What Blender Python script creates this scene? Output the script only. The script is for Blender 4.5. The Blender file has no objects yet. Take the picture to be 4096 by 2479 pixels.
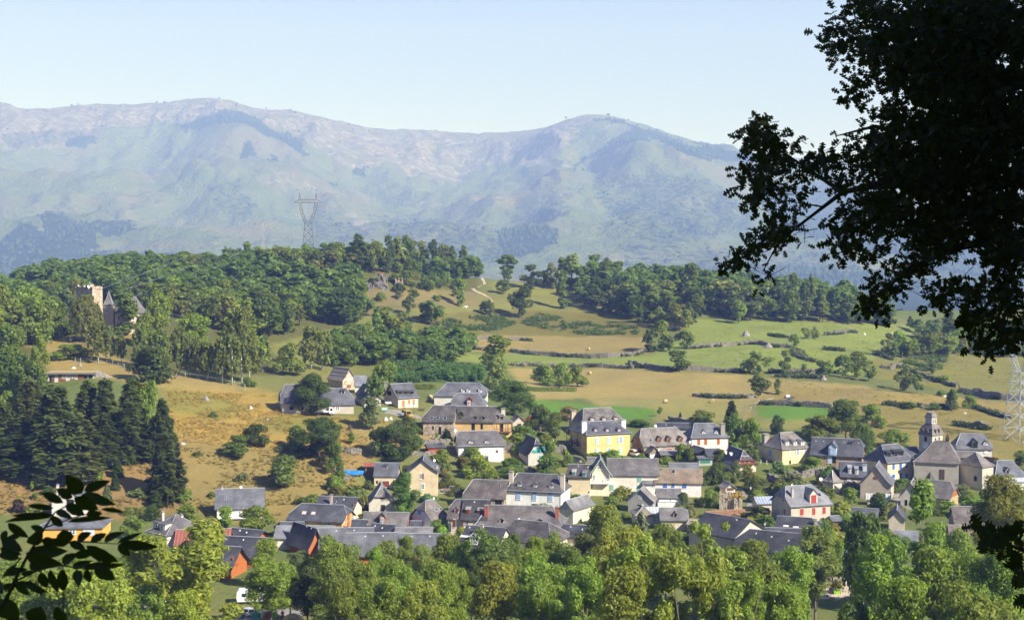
import bpy,math,random
import numpy as np
from mathutils import Vector,Matrix
rnd=random.Random(7)
nrg=np.random.default_rng(11)
S=bpy.context.scene
COL=S.collection
R=math.radians
# ------------------------------------------------------------------ camera
FPX,CX,CY,YH=6000.0,2048.0,1239.5,900.0     # photograph is 4096 x 2479
PIT=math.atan((CY-YH)/FPX)
CP,SP=math.cos(PIT),math.sin(PIT)
CAM=np.array([0.0,0.0,68.0])
cam_d=bpy.data.cameras.new('camera')
cam=bpy.data.objects.new('camera',cam_d)
COL.objects.link(cam)
cam_d.sensor_width=36.0
cam_d.lens=FPX/4096*36.0
cam_d.clip_start=0.1
cam_d.clip_end=60000
cam_d.dof.use_dof=True
cam_d.dof.focus_distance=400
cam_d.dof.aperture_fstop=13
cam.location=CAM
cam.rotation_euler=(R(90)-PIT,0,0)
S.camera=cam
# ------------------------------------------------------------------ sky,sun,exposure
SUN_EL,SUN_AZ=36.0,37.0        # azimuth: degrees towards the viewer from due right
sdir=Vector((math.cos(R(SUN_EL))*math.cos(R(SUN_AZ)),-math.cos(R(SUN_EL))*math.sin(R(SUN_AZ)),math.sin(R(SUN_EL))))
W=bpy.data.worlds.new('World')
S.world=W
W.use_nodes=True
wn=W.node_tree
wn.nodes.clear()
sky=wn.nodes.new('ShaderNodeTexSky')
sky.sky_type='NISHITA'
sky.sun_disc=False
sky.sun_elevation=R(SUN_EL)
sky.sun_rotation=math.atan2(sdir.x,sdir.y)
sky.altitude=2200
sky.air_density=1.0
sky.dust_density=0.1
sky.ozone_density=3.0
bg=wn.nodes.new('ShaderNodeBackground')
bg.inputs['Strength'].default_value=0.056
wo=wn.nodes.new('ShaderNodeOutputWorld')
tint=wn.nodes.new('ShaderNodeMix'); tint.data_type='RGBA'; tint.blend_type='MULTIPLY'; tint.inputs[0].default_value=1.0
tint.inputs[7].default_value=(1.04,.90,1.04,1)
wn.links.new(sky.outputs[0],tint.inputs[6])
wn.links.new(tint.outputs[2],bg.inputs[0])
wn.links.new(bg.outputs[0],wo.inputs[0])
sl=bpy.data.lights.new('sun','SUN')
sl.energy=3.5
sl.angle=R(0.5)
sl.color=(1.0,0.965,0.915)
so=bpy.data.objects.new('sun',sl)
COL.objects.link(so)
so.rotation_euler=sdir.to_track_quat('Z','Y').to_euler()
S.view_settings.view_transform='Standard'
S.view_settings.look='None'
S.view_settings.exposure=1.42
S.view_settings.gamma=1.0
S.view_settings.use_curve_mapping=False
cy=S.cycles
cy.use_denoising=True
try:
 cy.denoiser='OPENIMAGEDENOISE'; cy.denoising_input_passes='RGB_ALBEDO_NORMAL'; cy.denoising_prefilter='ACCURATE'
except Exception: pass
cy.max_bounces=6
cy.diffuse_bounces=3
cy.glossy_bounces=2
cy.transmission_bounces=3
cy.transparent_max_bounces=4
cy.volume_bounces=1
cy.use_adaptive_sampling=True
cy.adaptive_threshold=0.02
# ------------------------------------------------------------------ picture <-> world
ZM={0: (0,0,1.0),1: (1000,1440,2.9825),2: (1700,1540,2.9825),3: (2400,1640,2.9825),4: (3100,1600,2.474),
      5: (500,1880,2.9825),6: (1100,1880,2.9825),7: (1800,1840,2.9825),8: (2500,1900,2.464),
      9: (900,900,2.464),10: (1700,980,2.464),11: (2500,1050,2.294),12: (3200,1150,2.4855),13: (700,2150,3.08),
      14: (0,2050,3.476),15: (0,950,2.294),16: (0,1500,2.711),17: (0,1850,2.37),18: (3296,1850,2.37),
      21: (0,350,2.294),22: (1000,350,1.988),23: (2000,400,1.988),24: (2800,0,1.0285)}
def px(z,x,y):
 a,b,s=ZM[z]
 return a+x/s,b+y/s
def rayd(u,v):
 x,y=(u-CX)/FPX,(CY-v)/FPX
 return x,CP+y*SP,-SP+y*CP
def at(u,v,d):                      # the point seen at (u,v) that lies d metres ahead
 x,y,z=rayd(u,v)
 t=d/y
 return np.array([x*t,d,CAM[2]+z*t])
def proj(P):                          # world points (n,3) -> u,v
 P=np.asarray(P,float)
 q=P-CAM
 dep=q[...,1]*CP-q[...,2]*SP
 up=q[...,1]*SP+q[...,2]*CP
 return CX+FPX*q[...,0]/dep,CY-FPX*up/dep
# ------------------------------------------------------------------ object helpers
def tag(o,label=None,cat=None,group=None,kind=None):
 if label: o['label']=label
 if cat: o['category']=cat
 if group: o['group']=group
 if kind: o['kind']=kind
 return o
def empty(name,loc=(0,0,0),rz=0.0,label=None,cat=None,group=None):
 o=bpy.data.objects.new(name,None)
 COL.objects.link(o)
 o.empty_display_size=0.3
 o.location=loc
 o.rotation_euler=(0,0,rz)
 return tag(o,label,cat,group)
def link(name,me,parent=None,loc=(0,0,0),rot=(0,0,0),sc=(1,1,1),color=None,mats=None):
 o=bpy.data.objects.new(name,me)
 COL.objects.link(o)
 if parent is not None: o.parent=parent
 o.location=loc
 o.rotation_euler=rot
 o.scale=sc
 if color is not None: o.color=(color[0],color[1],color[2],1)
 return o
class MB:                              # collects faces,then makes ONE mesh
 def __init__(s):
  s.v,s.f,s.m,s.k=[],[],[],0
 def quad(s,*p,m=None):
  n=len(s.v)
  s.v+=[tuple(q) for q in p]
  s.f.append(tuple(range(n,n+len(p))))
  s.m.append(s.k if m is None else m)
 def box(s,x0,y0,z0,x1,y1,z1,M=None,m=None):
  c=[(x0,y0,z0),(x1,y0,z0),(x1,y1,z0),(x0,y1,z0),(x0,y0,z1),(x1,y0,z1),(x1,y1,z1),(x0,y1,z1)]
  if M is not None: c=[tuple(M @ Vector(q)) for q in c]
  n=len(s.v)
  s.v+=c
  for f in ((3,2,1,0),(4,5,6,7),(0,1,5,4),(1,2,6,5),(2,3,7,6),(3,0,4,7)):
   s.f.append(tuple(n+i for i in f))
   s.m.append(s.k if m is None else m)
 def tube(s,pts,rad,n=6,m=None,cap=True):
  pts=[Vector(p) for p in pts]
  base=len(s.v)
  for i,p in enumerate(pts):
   a=pts[max(i-1,0)]
   b=pts[min(i+1,len(pts)-1)]
   t=(b-a).normalized()
   u=t.cross(Vector((0.13,0.31,0.94)))
   if u.length<1e-4: u=t.cross(Vector((1,0,0)))
   u.normalize()
   w=t.cross(u)
   r=rad[i] if isinstance(rad,(list,tuple)) else rad
   for k in range(n):
    an=2*math.pi*k/n
    s.v.append(tuple(p+(u*math.cos(an)+w*math.sin(an))*r))
  for i in range(len(pts)-1):
   for k in range(n):
    a,b=base+i*n+k,base+i*n+(k+1) % n
    s.f.append((a,b,b+n,a+n))
    s.m.append(s.k if m is None else m)
  if cap:
   s.f.append(tuple(base+k for k in range(n))[::-1]); s.m.append(s.k if m is None else m)
   e=base+(len(pts)-1)*n
   s.f.append(tuple(e+k for k in range(n))); s.m.append(s.k if m is None else m)
 def bar(s,a,b,w,m=None):
  s.tube([a,b],w*0.6,4,m)
 def mesh(s,name,mats,smooth=False):
  me=bpy.data.meshes.new(name)
  me.from_pydata(s.v,[],s.f)
  for k in (mats if isinstance(mats,(list,tuple)) else [mats]): me.materials.append(k)
  if any(s.m): me.polygons.foreach_set('material_index',s.m)
  if smooth: me.polygons.foreach_set('use_smooth',[True]*len(s.f))
  me.update()
  return me
 def build(s,name,mats,parent=None,color=None,smooth=False,loc=(0,0,0),rot=(0,0,0)):
  return link(name,s.mesh(name,mats,smooth),parent,loc,rot,color=color)
def np_mesh(name,V,F,mats,smooth=False,attrs=()):
 V=np.ascontiguousarray(V,np.float32)
 F=np.ascontiguousarray(F,np.int32)
 me=bpy.data.meshes.new(name)
 me.vertices.add(len(V)); me.vertices.foreach_set('co',V.ravel())
 k=F.shape[1]
 me.loops.add(F.size); me.loops.foreach_set('vertex_index',F.ravel())
 me.polygons.add(len(F))
 me.polygons.foreach_set('loop_start',np.arange(0,F.size,k,dtype=np.int32))
 me.polygons.foreach_set('loop_total',np.full(len(F),k,np.int32))
 if smooth: me.polygons.foreach_set('use_smooth',np.ones(len(F),bool))
 for nm,dom,typ,dat in attrs:
  a=me.attributes.new(nm,typ,dom)
  if typ=='FLOAT': a.data.foreach_set('value',np.ascontiguousarray(dat,np.float32).ravel())
  else: a.data.foreach_set('color',np.ascontiguousarray(dat,np.float32).ravel())
 for m in (mats if isinstance(mats,(list,tuple)) else [mats]): me.materials.append(m)
 me.update(calc_edges=True)
 me.validate()
 return me
# ------------------------------------------------------------------ noise (numpy)
def vnoise(x,y,seed=0):
 xi,yi=np.floor(x).astype(np.int64),np.floor(y).astype(np.int64)
 fx,fy=x-xi,y-yi
 fx,fy=fx*fx*(3-2*fx),fy*fy*(3-2*fy)
 def h(a,b):
  n=(a*374761393+b*668265263+seed*974711) & 0x7fffffff
  n=((n ^ (n >> 13))*1274126177) & 0x7fffffff
  return ((n ^ (n >> 16)) & 0xffff)/65535.0
 return (h(xi,yi)*(1-fx)+h(xi+1,yi)*fx)*(1-fy)+(h(xi,yi+1)*(1-fx)+h(xi+1,yi+1)*fx)*fy
def fbm(x,y,oct=4,seed=0):
 s,a,t=0,0.5,0
 for i in range(oct):
  s=s+a*vnoise(x*2**i,y*2**i,seed+i*17)
  t+=a
  a *= 0.5
 return s/t
def inpoly(u,v,poly):
 p=np.asarray(poly,float)
 r=np.zeros(np.shape(u),bool)
 j=len(p)-1
 for i in range(len(p)):
  c=((p[i,1]>v)!=(p[j,1]>v)) & (u<(p[j,0]-p[i,0])*(v-p[i,1])/(p[j,1]-p[i,1]+1e-12)+p[i,0])
  r ^= c
  j=i
 return r
def tps(P,z,lam=0.0):
 P=np.asarray(P,float); z=np.asarray(z,float)
 n=len(P)
 def K(A,B):
  r2=((A[:,None,:]-B[None,:,:])**2).sum(-1)
  return 0.5*r2*np.log(r2+1e-9)
 M=np.zeros((n+3,n+3))
 M[:n,:n]=K(P,P)+lam*np.eye(n)
 M[:n,n]=1; M[:n,n+1:]=P
 M[n,:n]=1; M[n+1:,:n]=P.T
 w=np.linalg.solve(M,np.concatenate([z,np.zeros(3)]))
 def f(Q):
  out=np.empty(len(Q))
  for i in range(0,len(Q),20000):
   q=Q[i:i+20000]
   out[i:i+20000]=K(q,P) @ w[:n]+w[n]+q @ w[n+1:]
  return out
 return f
# ------------------------------------------------------------------ materials
class NT:                              # tiny node-tree writer
 def __init__(s,name):
  s.m=bpy.data.materials.new(name); s.m.use_nodes=True
  s.t=s.m.node_tree; s.t.nodes.clear()
  s.out=s.t.nodes.new('ShaderNodeOutputMaterial')
 def n(s,typ,ins=(),**kw):
  o=s.t.nodes.new('ShaderNode'+typ)
  for k,v in kw.items(): setattr(o,k,v)
  for k,v in dict(ins).items():
   if isinstance(v,bpy.types.NodeSocket): s.t.links.new(v,o.inputs[k])
   else: o.inputs[k].default_value=v
  return o
 def mix(s,a,b,f,mode='MIX'):
  o=s.t.nodes.new('ShaderNodeMix'); o.data_type='RGBA'; o.blend_type=mode
  for i,v in ((0,f),(6,a),(7,b)):
   if isinstance(v,bpy.types.NodeSocket): s.t.links.new(v,o.inputs[i])
   else: o.inputs[i].default_value=v if i==0 else (v[0],v[1],v[2],1)
  return o.outputs[2]
 def math(s,op,a,b=0.5,c=None):
  o=s.t.nodes.new('ShaderNodeMath'); o.operation=op
  for i,v in enumerate((a,b) if c is None else (a,b,c)):
   if isinstance(v,bpy.types.NodeSocket): s.t.links.new(v,o.inputs[i])
   else: o.inputs[i].default_value=v
  return o.outputs[0]
 def ramp(s,f,a,b):
  o=s.t.nodes.new('ShaderNodeMapRange')
  s.t.links.new(f,o.inputs[0]); o.inputs[1].default_value=a; o.inputs[2].default_value=b
  return o.outputs[0]
 def noise(s,sc,det=3,co=None,rough=0.55):
  o=s.n('TexNoise',{'Scale': sc,'Detail': det,'Roughness': rough})
  s.t.links.new(co if co is not None else s.geo(),o.inputs['Vector'])
  return o.outputs[0]
 def geo(s):
  if not hasattr(s,'g'): s.g=s.n('NewGeometry')
  return s.g.outputs['Position']
 def objc(s):
  return s.n('ObjectInfo').outputs['Color']
 def tex(s):
  return s.n('TexCoord').outputs['Object']
 def fin(s,col,rough=0.9,bump=None,bs=0.3,bd=0.05,spec=0.2,metal=0.0):
  b=s.n('BsdfPrincipled',{'Roughness': rough,'Specular IOR Level': spec,'Metallic': metal})
  if isinstance(col,bpy.types.NodeSocket): s.t.links.new(col,b.inputs['Base Color'])
  else: b.inputs['Base Color'].default_value=(*col,1)
  if bump is not None:
   bn=s.n('Bump',{'Strength': bs,'Distance': bd,'Height': bump})
   s.t.links.new(bn.outputs[0],b.inputs['Normal'])
  s.t.links.new(b.outputs[0],s.out.inputs[0])
  return s.m
def plain(name,col,rough=0.7,spec=0.3,metal=0.0):
 return NT(name).fin(col,rough,spec=spec,metal=metal)
def var_mat(name,lo,hi,sc1,sc2,rough=0.9,bs=0.4,bd=0.05,stretch=None):
 t=NT(name)
 co=t.tex()
 if stretch:
  mp=t.n('Mapping',{'Scale': stretch}); t.t.links.new(co,mp.inputs[0]); co2=mp.outputs[0]
 else: co2=co
 n1,n2=t.noise(sc1,4,co2),t.noise(sc2,3,co)
 f=t.math('ADD',t.math('MULTIPLY',t.ramp(n1,.3,.7),.6),t.math('MULTIPLY',t.ramp(n2,.3,.7),.4))
 c=t.mix(lo,hi,f)
 c=t.mix(c,t.objc(),1.0,'MULTIPLY')
 return t.fin(c,rough,n1,bs,bd)
def m_plaster():
 t=NT('plaster')
 co=t.tex()
 big,mid,fine=t.noise(.45,4,co),t.noise(2.2,4,co,.7),t.noise(14,2,co)
 mp=t.n('Mapping',{'Scale': (2.5,2.5,.35)}); t.t.links.new(co,mp.inputs[0])
 streak=t.noise(1.6,4,mp.outputs[0],.65)
 f=t.math('ADD',t.math('MULTIPLY',t.ramp(big,.3,.7),.45),t.math('MULTIPLY',t.ramp(streak,.3,.75),.55))
 c=t.mix((.70,.68,.65),(1.22,1.19,1.15),f)
 c=t.mix(c,(.70,.66,.60),t.math('MULTIPLY',t.ramp(mid,.58,.75),.5))
 c=t.mix(c,t.objc(),1.0,'MULTIPLY')
 return t.fin(c,.93,fine,.25,.02,.15)
def m_slate():
 t=NT('slate')
 co=t.tex()
 sp=t.n('SeparateXYZ'); t.t.links.new(co,sp.inputs[0])
 n1,n2,n3=t.noise(.35,4,co,.6),t.noise(2.6,5,co,.75),t.noise(9,2,co)
 br=t.n('TexBrick',{'Scale': 1.0,'Mortar Size': .012,'Brick Width': .34,'Row Height': .21,'Color1': (.72,.72,.72,1),'Color2': (1.22,1.2,1.18,1),'Mortar': (.45,.45,.45,1)})
 cb=t.n('CombineXYZ')
 t.t.links.new(t.math('ADD',sp.outputs[0],sp.outputs[1]),cb.inputs[0]); t.t.links.new(t.math('MULTIPLY',sp.outputs[2],1.3),cb.inputs[1])
 t.t.links.new(cb.outputs[0],br.inputs['Vector'])
 c=t.mix((.66,.65,.66),(1.26,1.25,1.24),t.ramp(n1,.32,.68))
 c=t.mix(c,br.outputs['Color'],.55,'MULTIPLY')
 c=t.mix(c,t.objc(),1.0,'MULTIPLY')
 att=t.n('Attribute',attribute_name='lichen',attribute_type='OBJECT')
 lf=t.math('MULTIPLY',t.ramp(t.math('ADD',n2,t.math('MULTIPLY',n1,.45)),.72,.92),att.outputs['Fac'])
 c=t.mix(c,(.46,.40,.33),lf)
 c=t.mix(c,(.07,.06,.05),t.math('MULTIPLY',t.math('MULTIPLY',t.ramp(n3,.6,.75),att.outputs['Fac']),.35))
 h=t.math('ADD',br.outputs['Fac'],t.math('MULTIPLY',n3,.6))
 c=t.mix(c,(.66,.66,.68),1.0,'MULTIPLY')
 return t.fin(c,.7,h,.35,.03,.2)
def m_tin():
 t=NT('tin_sheet')
 co=t.tex()
 sp=t.n('SeparateXYZ'); t.t.links.new(co,sp.inputs[0])
 w=t.math('SINE',t.math('MULTIPLY',sp.outputs[0],9.0),0)
 n=t.noise(1.2,4,co)
 c=t.mix((.72,.72,.72),(1.15,1.15,1.15),t.ramp(n,.3,.7))
 c=t.mix(c,(.62,.62,.62),t.math('MULTIPLY',t.ramp(w,.5,.9),.6),'MULTIPLY')
 c=t.mix(c,t.objc(),1.0,'MULTIPLY')
 return t.fin(c,.5,w,.6,.05,.4)
def m_stone():
 t=NT('rubble_stone')
 co=t.tex()
 vo=t.n('TexVoronoi',{'Scale': 2.6}); t.t.links.new(co,vo.inputs['Vector'])
 vd=t.n('TexVoronoi',{'Scale': 2.6},feature='DISTANCE_TO_EDGE'); t.t.links.new(co,vd.inputs['Vector'])
 sp=t.n('SeparateColor'); t.t.links.new(vo.outputs['Color'],sp.inputs[0])
 c=t.mix((.55,.53,.50),(1.3,1.25,1.18),sp.outputs[0])
 c=t.mix((.5,.47,.42),c,t.ramp(vd.outputs['Distance'],.01,.07))
 c=t.mix(c,(.82,.78,.72),t.ramp(t.noise(.5,3,co),.4,.65),'MULTIPLY')
 c=t.mix(c,t.objc(),1.0,'MULTIPLY')
 return t.fin(c,.95,t.ramp(vd.outputs['Distance'],0,.12),.7,.08,.15)
def m_wood():
 t=NT('timber_cladding')
 co=t.tex()
 sp=t.n('SeparateXYZ'); t.t.links.new(co,sp.inputs[0])
 pl=t.math('FRACT',t.math('MULTIPLY',sp.outputs[2],4.5))
 mp=t.n('Mapping',{'Scale': (.6,.6,8)}); t.t.links.new(co,mp.inputs[0])
 n=t.noise(2.0,4,mp.outputs[0])
 c=t.mix((.72,.70,.68),(1.2,1.2,1.2),t.ramp(n,.3,.7))
 c=t.mix(c,(.45,.4,.38),t.math('LESS_THAN',pl,.1),'MULTIPLY')
 c=t.mix(c,t.objc(),1.0,'MULTIPLY')
 return t.fin(c,.7,pl,.3,.03,.25)
def m_leaf(name='leaf',trans=.48,spread=.6):
 t=NT(name)
 v=t.n('Attribute',attribute_name='var').outputs['Fac']
 ob=t.mix(t.objc(),(1.24,1.20,.80),1.0,'MULTIPLY')
 oi=t.n('ObjectInfo').outputs['Random']
 f=t.math('ADD',.75-spread*.35,t.math('MULTIPLY',v,spread*1.3))
 cc=t.n('CombineColor'); 
 for i in range(3): t.t.links.new(f,cc.inputs[i])
 c=t.mix(ob,cc.outputs[0],1.0,'MULTIPLY')
 c=t.mix(c,t.mix(ob,(1.75,1.25,.75),1.0,'MULTIPLY'),t.math('MULTIPLY',t.ramp(v,.55,1.0),.38))
 hs=t.n('HueSaturation',{'Hue': t.math('ADD',.485,t.math('MULTIPLY',oi,.03)),'Value': t.math('ADD',.85,t.math('MULTIPLY',oi,.3)),'Color': c})
 d=t.n('BsdfPrincipled',{'Roughness': .55,'Specular IOR Level': .25,'Base Color': hs.outputs[0]})
 tr=t.n('BsdfTranslucent',{'Color': t.mix(hs.outputs[0],(1.15,1.25,.6),1.0,'MULTIPLY')})
 mx=t.n('MixShader',{0: trans,1: d.outputs[0],2: tr.outputs[0]})
 t.t.links.new(mx.outputs[0],t.out.inputs[0])
 return t.m
M={}
M['plaster']=m_plaster(); M['slate']=m_slate(); M['tin']=m_tin(); M['stone']=m_stone(); M['wood']=m_wood()
M['leaf']=m_leaf()
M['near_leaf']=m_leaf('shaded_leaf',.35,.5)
M['bark']=var_mat('bark',(.7,.7,.7),(1.2,1.15,1.1),3,14,bs=.6,stretch=(4,4,.6))
M['paint']=NT('paint'); M['paint']=M['paint'].fin(M['paint'].objc(),.55,spec=.3)
M['glass']=plain('window_glass',(.025,.03,.036),.12,.5)
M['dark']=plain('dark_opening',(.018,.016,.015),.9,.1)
M['zinc']=plain('zinc_flashing',(.42,.43,.45),.45,.4,.3)
M['steel']=plain('galvanised_steel',(.33,.35,.36),.5,.4,.4)
M['brick']=var_mat('brick_red',(.7,.6,.6),(1.2,1.1,1.0),5,20)
M['white']=plain('white_paint',(.82,.82,.80),.5)
M['rubber']=plain('rubber',(.02,.02,.02),.8)
M['cloth']=var_mat('cloth',(.8,.8,.8),(1.1,1.1,1.1),1.5,6,.8)
M['rock']=var_mat('rock',(.55,.54,.52),(1.3,1.28,1.24),1.2,5,.95,.7,.15)
M['straw']=var_mat('straw',(.7,.7,.7),(1.25,1.2,1.1),9,30,.95,.6,.05)
# ================================================================== TERRAIN
ZM[20]=(0,0,0.6016)
FLOOR=[(u,v,None) for u in (-300,300,900,1500,2100,2700,3300,4000,4500) for v in (2120,2300,2600,3100)]
CPD=[  # (u,v,distance) of ground seen in the photograph
 (150,2060,342),(600,2060,343),(950,2085,341),(1400,2060,345),(2150,2025,360),(2520,1978,377),(2900,2000,370),(3300,2000,372),
 (3850,1960,388),(4300,1960,388),
 (100,1950,359),(650,1960,359),(1000,2000,355),(100,1750,384),(650,1850,374),(800,1750,395),(1100,1850,385),(1350,1850,388),
 (700,1600,425),(1000,1700,411),(1300,1750,405),(1500,1750,410),(700,1520,445),(900,1560,445),(300,1525,440),(450,1460,468),
 (1000,1560,450),(520,1335,525),(100,1400,495),(0,1600,430),(-300,1600,420),(-300,1400,480),(950,1510,468),(700,1490,465),
 (1250,1645,430),(1400,1640,433),(1390,1552,482),(1600,1625,440),(1830,1610,458),(1700,1520,512),(1900,1490,540),
 (1850,1728,427),(1930,1830,405),(2430,1830,414),(2700,1810,420),(3000,1800,421),(3200,1830,412),(3600,1850,408),(1650,1930,385),(1500,1950,378),
 (2100,1650,478),(2400,1600,512),(2600,1690,462),(2300,1520,570),(2800,1560,540),(3000,1620,502),(2100,1520,560),(2700,1480,585),
 (2300,1450,612),(2900,1430,625),(2300,1425,632),(2300,1370,670),(2200,1335,700),(1750,1370,640),(1750,1430,590),(2000,1400,645),
 (2100,1300,730),(2300,1250,762),(2100,1200,785),(1900,1250,742),(2150,1180,805),(2300,1190,805),(1920,1120,832),(1890,1160,810),
 (2100,1128,850),(2400,1130,862),(2600,1300,722),(2700,1200,800),(2700,1150,850),(2900,1185,850),(2850,1290,742),(3100,1300,742),
 (3300,1305,742),(3300,1245,800),(3100,1235,812),(3600,1305,782),(3750,1355,762),(4000,1400,742),(4400,1420,742),
 (3300,1400,650),(3300,1480,592),(3100,1500,577),(3500,1560,540),(3700,1560,560),(3300,1620,502),(4000,1600,542),(4000,1480,640),
 (3600,1430,652),(3900,1740,452),(3500,1720,458),(3800,1800,430),(4300,1700,470),
 (1500,1300,662),(1300,1330,622),(1100,1380,580),(1500,1350,622),(1750,1270,702),(1200,1250,682),(1500,1200,722),(1550,1150,736),
 (1550,1092,760),(1550,1080,805),(1235,1085,832),(1000,1090,800),(700,1095,800),(400,1140,782),(150,1185,782),(0,1250,722),
 (300,1250,642),(0,1350,582),(700,1250,622),(900,1150,722),(900,1300,582),(-300,1260,720),(-400,1100,800)]
def terrain_controls():
 P,z=[],[]
 for u,v,d in CPD:
  p=at(u,v,d); P.append(p[:2]); z.append(p[2])
 for u,v,_ in FLOOR:
  x,y,zz=rayd(u,v)
  t=(0.0-CAM[2])/zz
  P.append((x*t,y*t)); z.append(0.0)
 for x in (-260,-90,90,260):
  for y,zz in ((-60,84),(0,66.0),(35,48),(75,26),(108,9),(135,2)):
   P.append((x,y)); z.append(zz)
 for x in (-420,-250,-80,100,280,440):
  for y,zz in ((950,14),(1080,0),(1300,-8)):
   P.append((x,y)); z.append(zz)
 for x in (-430,430):
  for y,zz in ((180,0),(300,0.5)):
   P.append((x,y)); z.append(zz)
 return np.array(P),np.array(z)
_cp,_cz=terrain_controls()
_tf=tps(_cp/100.0,_cz,0.002)
GX0,GX1,GY0,GY1,GSX,GSY=-440.0,440.0,-60.0,1300.0,2.0,2.0
gx=np.arange(GX0,GX1+.1,GSX); gy=np.arange(GY0,GY1+.1,GSY)
XX,YY=np.meshgrid(gx,gy)
ZZ=_tf(np.c_[XX.ravel(),YY.ravel()]/100.0).reshape(XX.shape)
ZZ+=(fbm(XX/22,YY/22,4,3)-.5)*np.clip((YY-330)/200,0.1,1.0)*2.2
def G(x,y):                           # ground height (bilinear)
 i=(np.asarray(x,float)-GX0)/GSX; j=(np.asarray(y,float)-GY0)/GSY
 i=np.clip(i,0,len(gx)-1.001); j=np.clip(j,0,len(gy)-1.001)
 a,b=i.astype(int),j.astype(int)
 f,g=i-a,j-b
 return (ZZ[b,a]*(1-f)+ZZ[b,a+1]*f)*(1-g)+(ZZ[b+1,a]*(1-f)+ZZ[b+1,a+1]*f)*g
_ds=np.arange(150.0,1150.0,1.0)
def hit(u,v,h=0.0):                  # where the ray of (u,v) is h above the ground
 x,y,z=rayd(u,v)
 X=x/y*_ds; Zr=CAM[2]+z/y*_ds
 e=Zr-G(X,_ds)-h
 k=np.nonzero(e<0)[0]
 if not len(k): return at(u,v,870.0)
 i=k[0]
 d=_ds[i] if i==0 else _ds[i-1]+e[i-1]/max(e[i-1]-e[i],1e-6)
 p=at(u,v,d)
 return p
def ground_px(z,x,y):
 return hit(*px(z,x,y))
# ------------------------------------------------------------------ land cover
C_GRASS,C_DRY,C_STRAW,C_LUSH,C_MEAD,C_SOIL,C_GARD=(.12,.145,.045),(.27,.2,.09),(.31,.245,.135),(.11,.21,.05),(.205,.245,.085),(.25,.165,.095),(.11,.135,.04)
COVER=[
 ((0.101,0.108,0.046),20,[(-50,680),(400,600),(900,580),(1200,650),(1900,700),(2500,780),(2500,700),(1200,560),(-50,560)]),
 ((0.116,0.116,0.051),20,[(-50,640),(420,590),(900,575),(1150,640),(1150,700),(860,790),(700,900),(-50,900)]),
 ((.19,.16,.10),20,[(850,690),(1140,700),(1150,745),(1000,760),(860,755)]),
 ((0.186,0.190,0.080),20,[(640,830),(800,790),(930,745),(1130,735),(1050,790),(900,830),(700,900)]),
 ((0.202,0.202,0.085),20,[(1180,675),(1390,690),(1420,735),(1250,745),(1190,755),(1060,765),(1080,745),(1190,735)]),
 ((0.162,0.148,0.058),20,[(1000,755),(1250,745),(1560,760),(1660,790),(1560,812),(1000,803)]),
 ((0.276,0.218,0.122),20,[(1000,803),(1560,812),(1560,850),(1230,852),(1100,845),(870,840)]),
 (C_MEAD,20,[(1090,850),(1560,853),(1640,815),(1920,828),(2110,855),(2060,905),(1540,884),(1230,880),(1090,868)]),
 (C_MEAD,20,[(1650,765),(1900,775),(2330,785),(2380,850),(2130,850),(1900,828),(1650,815)]),
 (C_STRAW,20,[(1215,885),(1540,888),(1810,905),(2080,930),(2150,965),(1810,965),(1800,1010),(1580,1010),(1400,960),(1280,962)]),
 ((0.262,0.235,0.115),20,[(1430,955),(1800,965),(1790,1015),(1590,1015)]),
 ((0.275,0.210,0.107),20,[(1820,925),(2000,930),(2350,960),(2464,975),(2464,1000),(2000,968),(1830,962)]),
 ((0.193,0.183,0.076),20,[(2080,865),(2300,850),(2480,860),(2480,970),(2250,935),(2100,910)]),
 ((0.230,0.192,0.089),20,[(2000,975),(2480,1000),(2480,1110),(2130,1090),(1990,1030)]),
 (C_LUSH,20,[(1278,962),(1400,970),(1570,985),(1580,1012),(1380,1015),(1290,985)]),
 (C_LUSH,20,[(1812,980),(2000,972),(2010,1010),(1830,1012)]),
 ((0.232,0.218,0.101),20,[(1830,1010),(2010,1008),(2000,1028),(1840,1030)]),
 ((0.057,0.102,0.037),20,[(925,890),(1165,893),(1160,922),(950,918)]),
 ((0.306,0.230,0.120),20,[(60,812),(130,800),(330,880),(650,940),(400,940),(290,918),(110,895)]),
 ((0.275,0.214,0.107),20,[(200,790),(350,800),(360,815),(220,815)]),
 ((0.326,0.226,0.088),20,[(395,935),(650,945),(670,995),(860,1005),(930,1010),(860,1060),(840,1100),(620,1100),(420,1070),(390,1000)]),
 ((0.230,0.202,0.072),20,[(395,935),(520,950),(600,985),(520,1010),(395,990)]),
 ((0.208,0.191,0.074),20,[(620,1000),(860,1008),(930,1015),(860,1060),(820,1035),(640,1040)]),
 ((0.256,0.194,0.098),20,[(425,1060),(620,1070),(840,1090),(870,1180),(700,1250),(500,1260),(425,1210)]),
 (C_SOIL,20,[(-60,1095),(430,1055),(425,1230),(300,1260),(-60,1230)]),
 ((0.291,0.222,0.119),20,[(820,1020),(1080,1025),(1070,1080),(860,1080)]),
 ((0.252,0.176,0.108),20,[(780,1080),(900,1085),(880,1130),(800,1130)]),
 ((0.277,0.222,0.133),20,[(1180,1075),(1260,1080),(1250,1100),(1180,1100)]),
]
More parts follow.
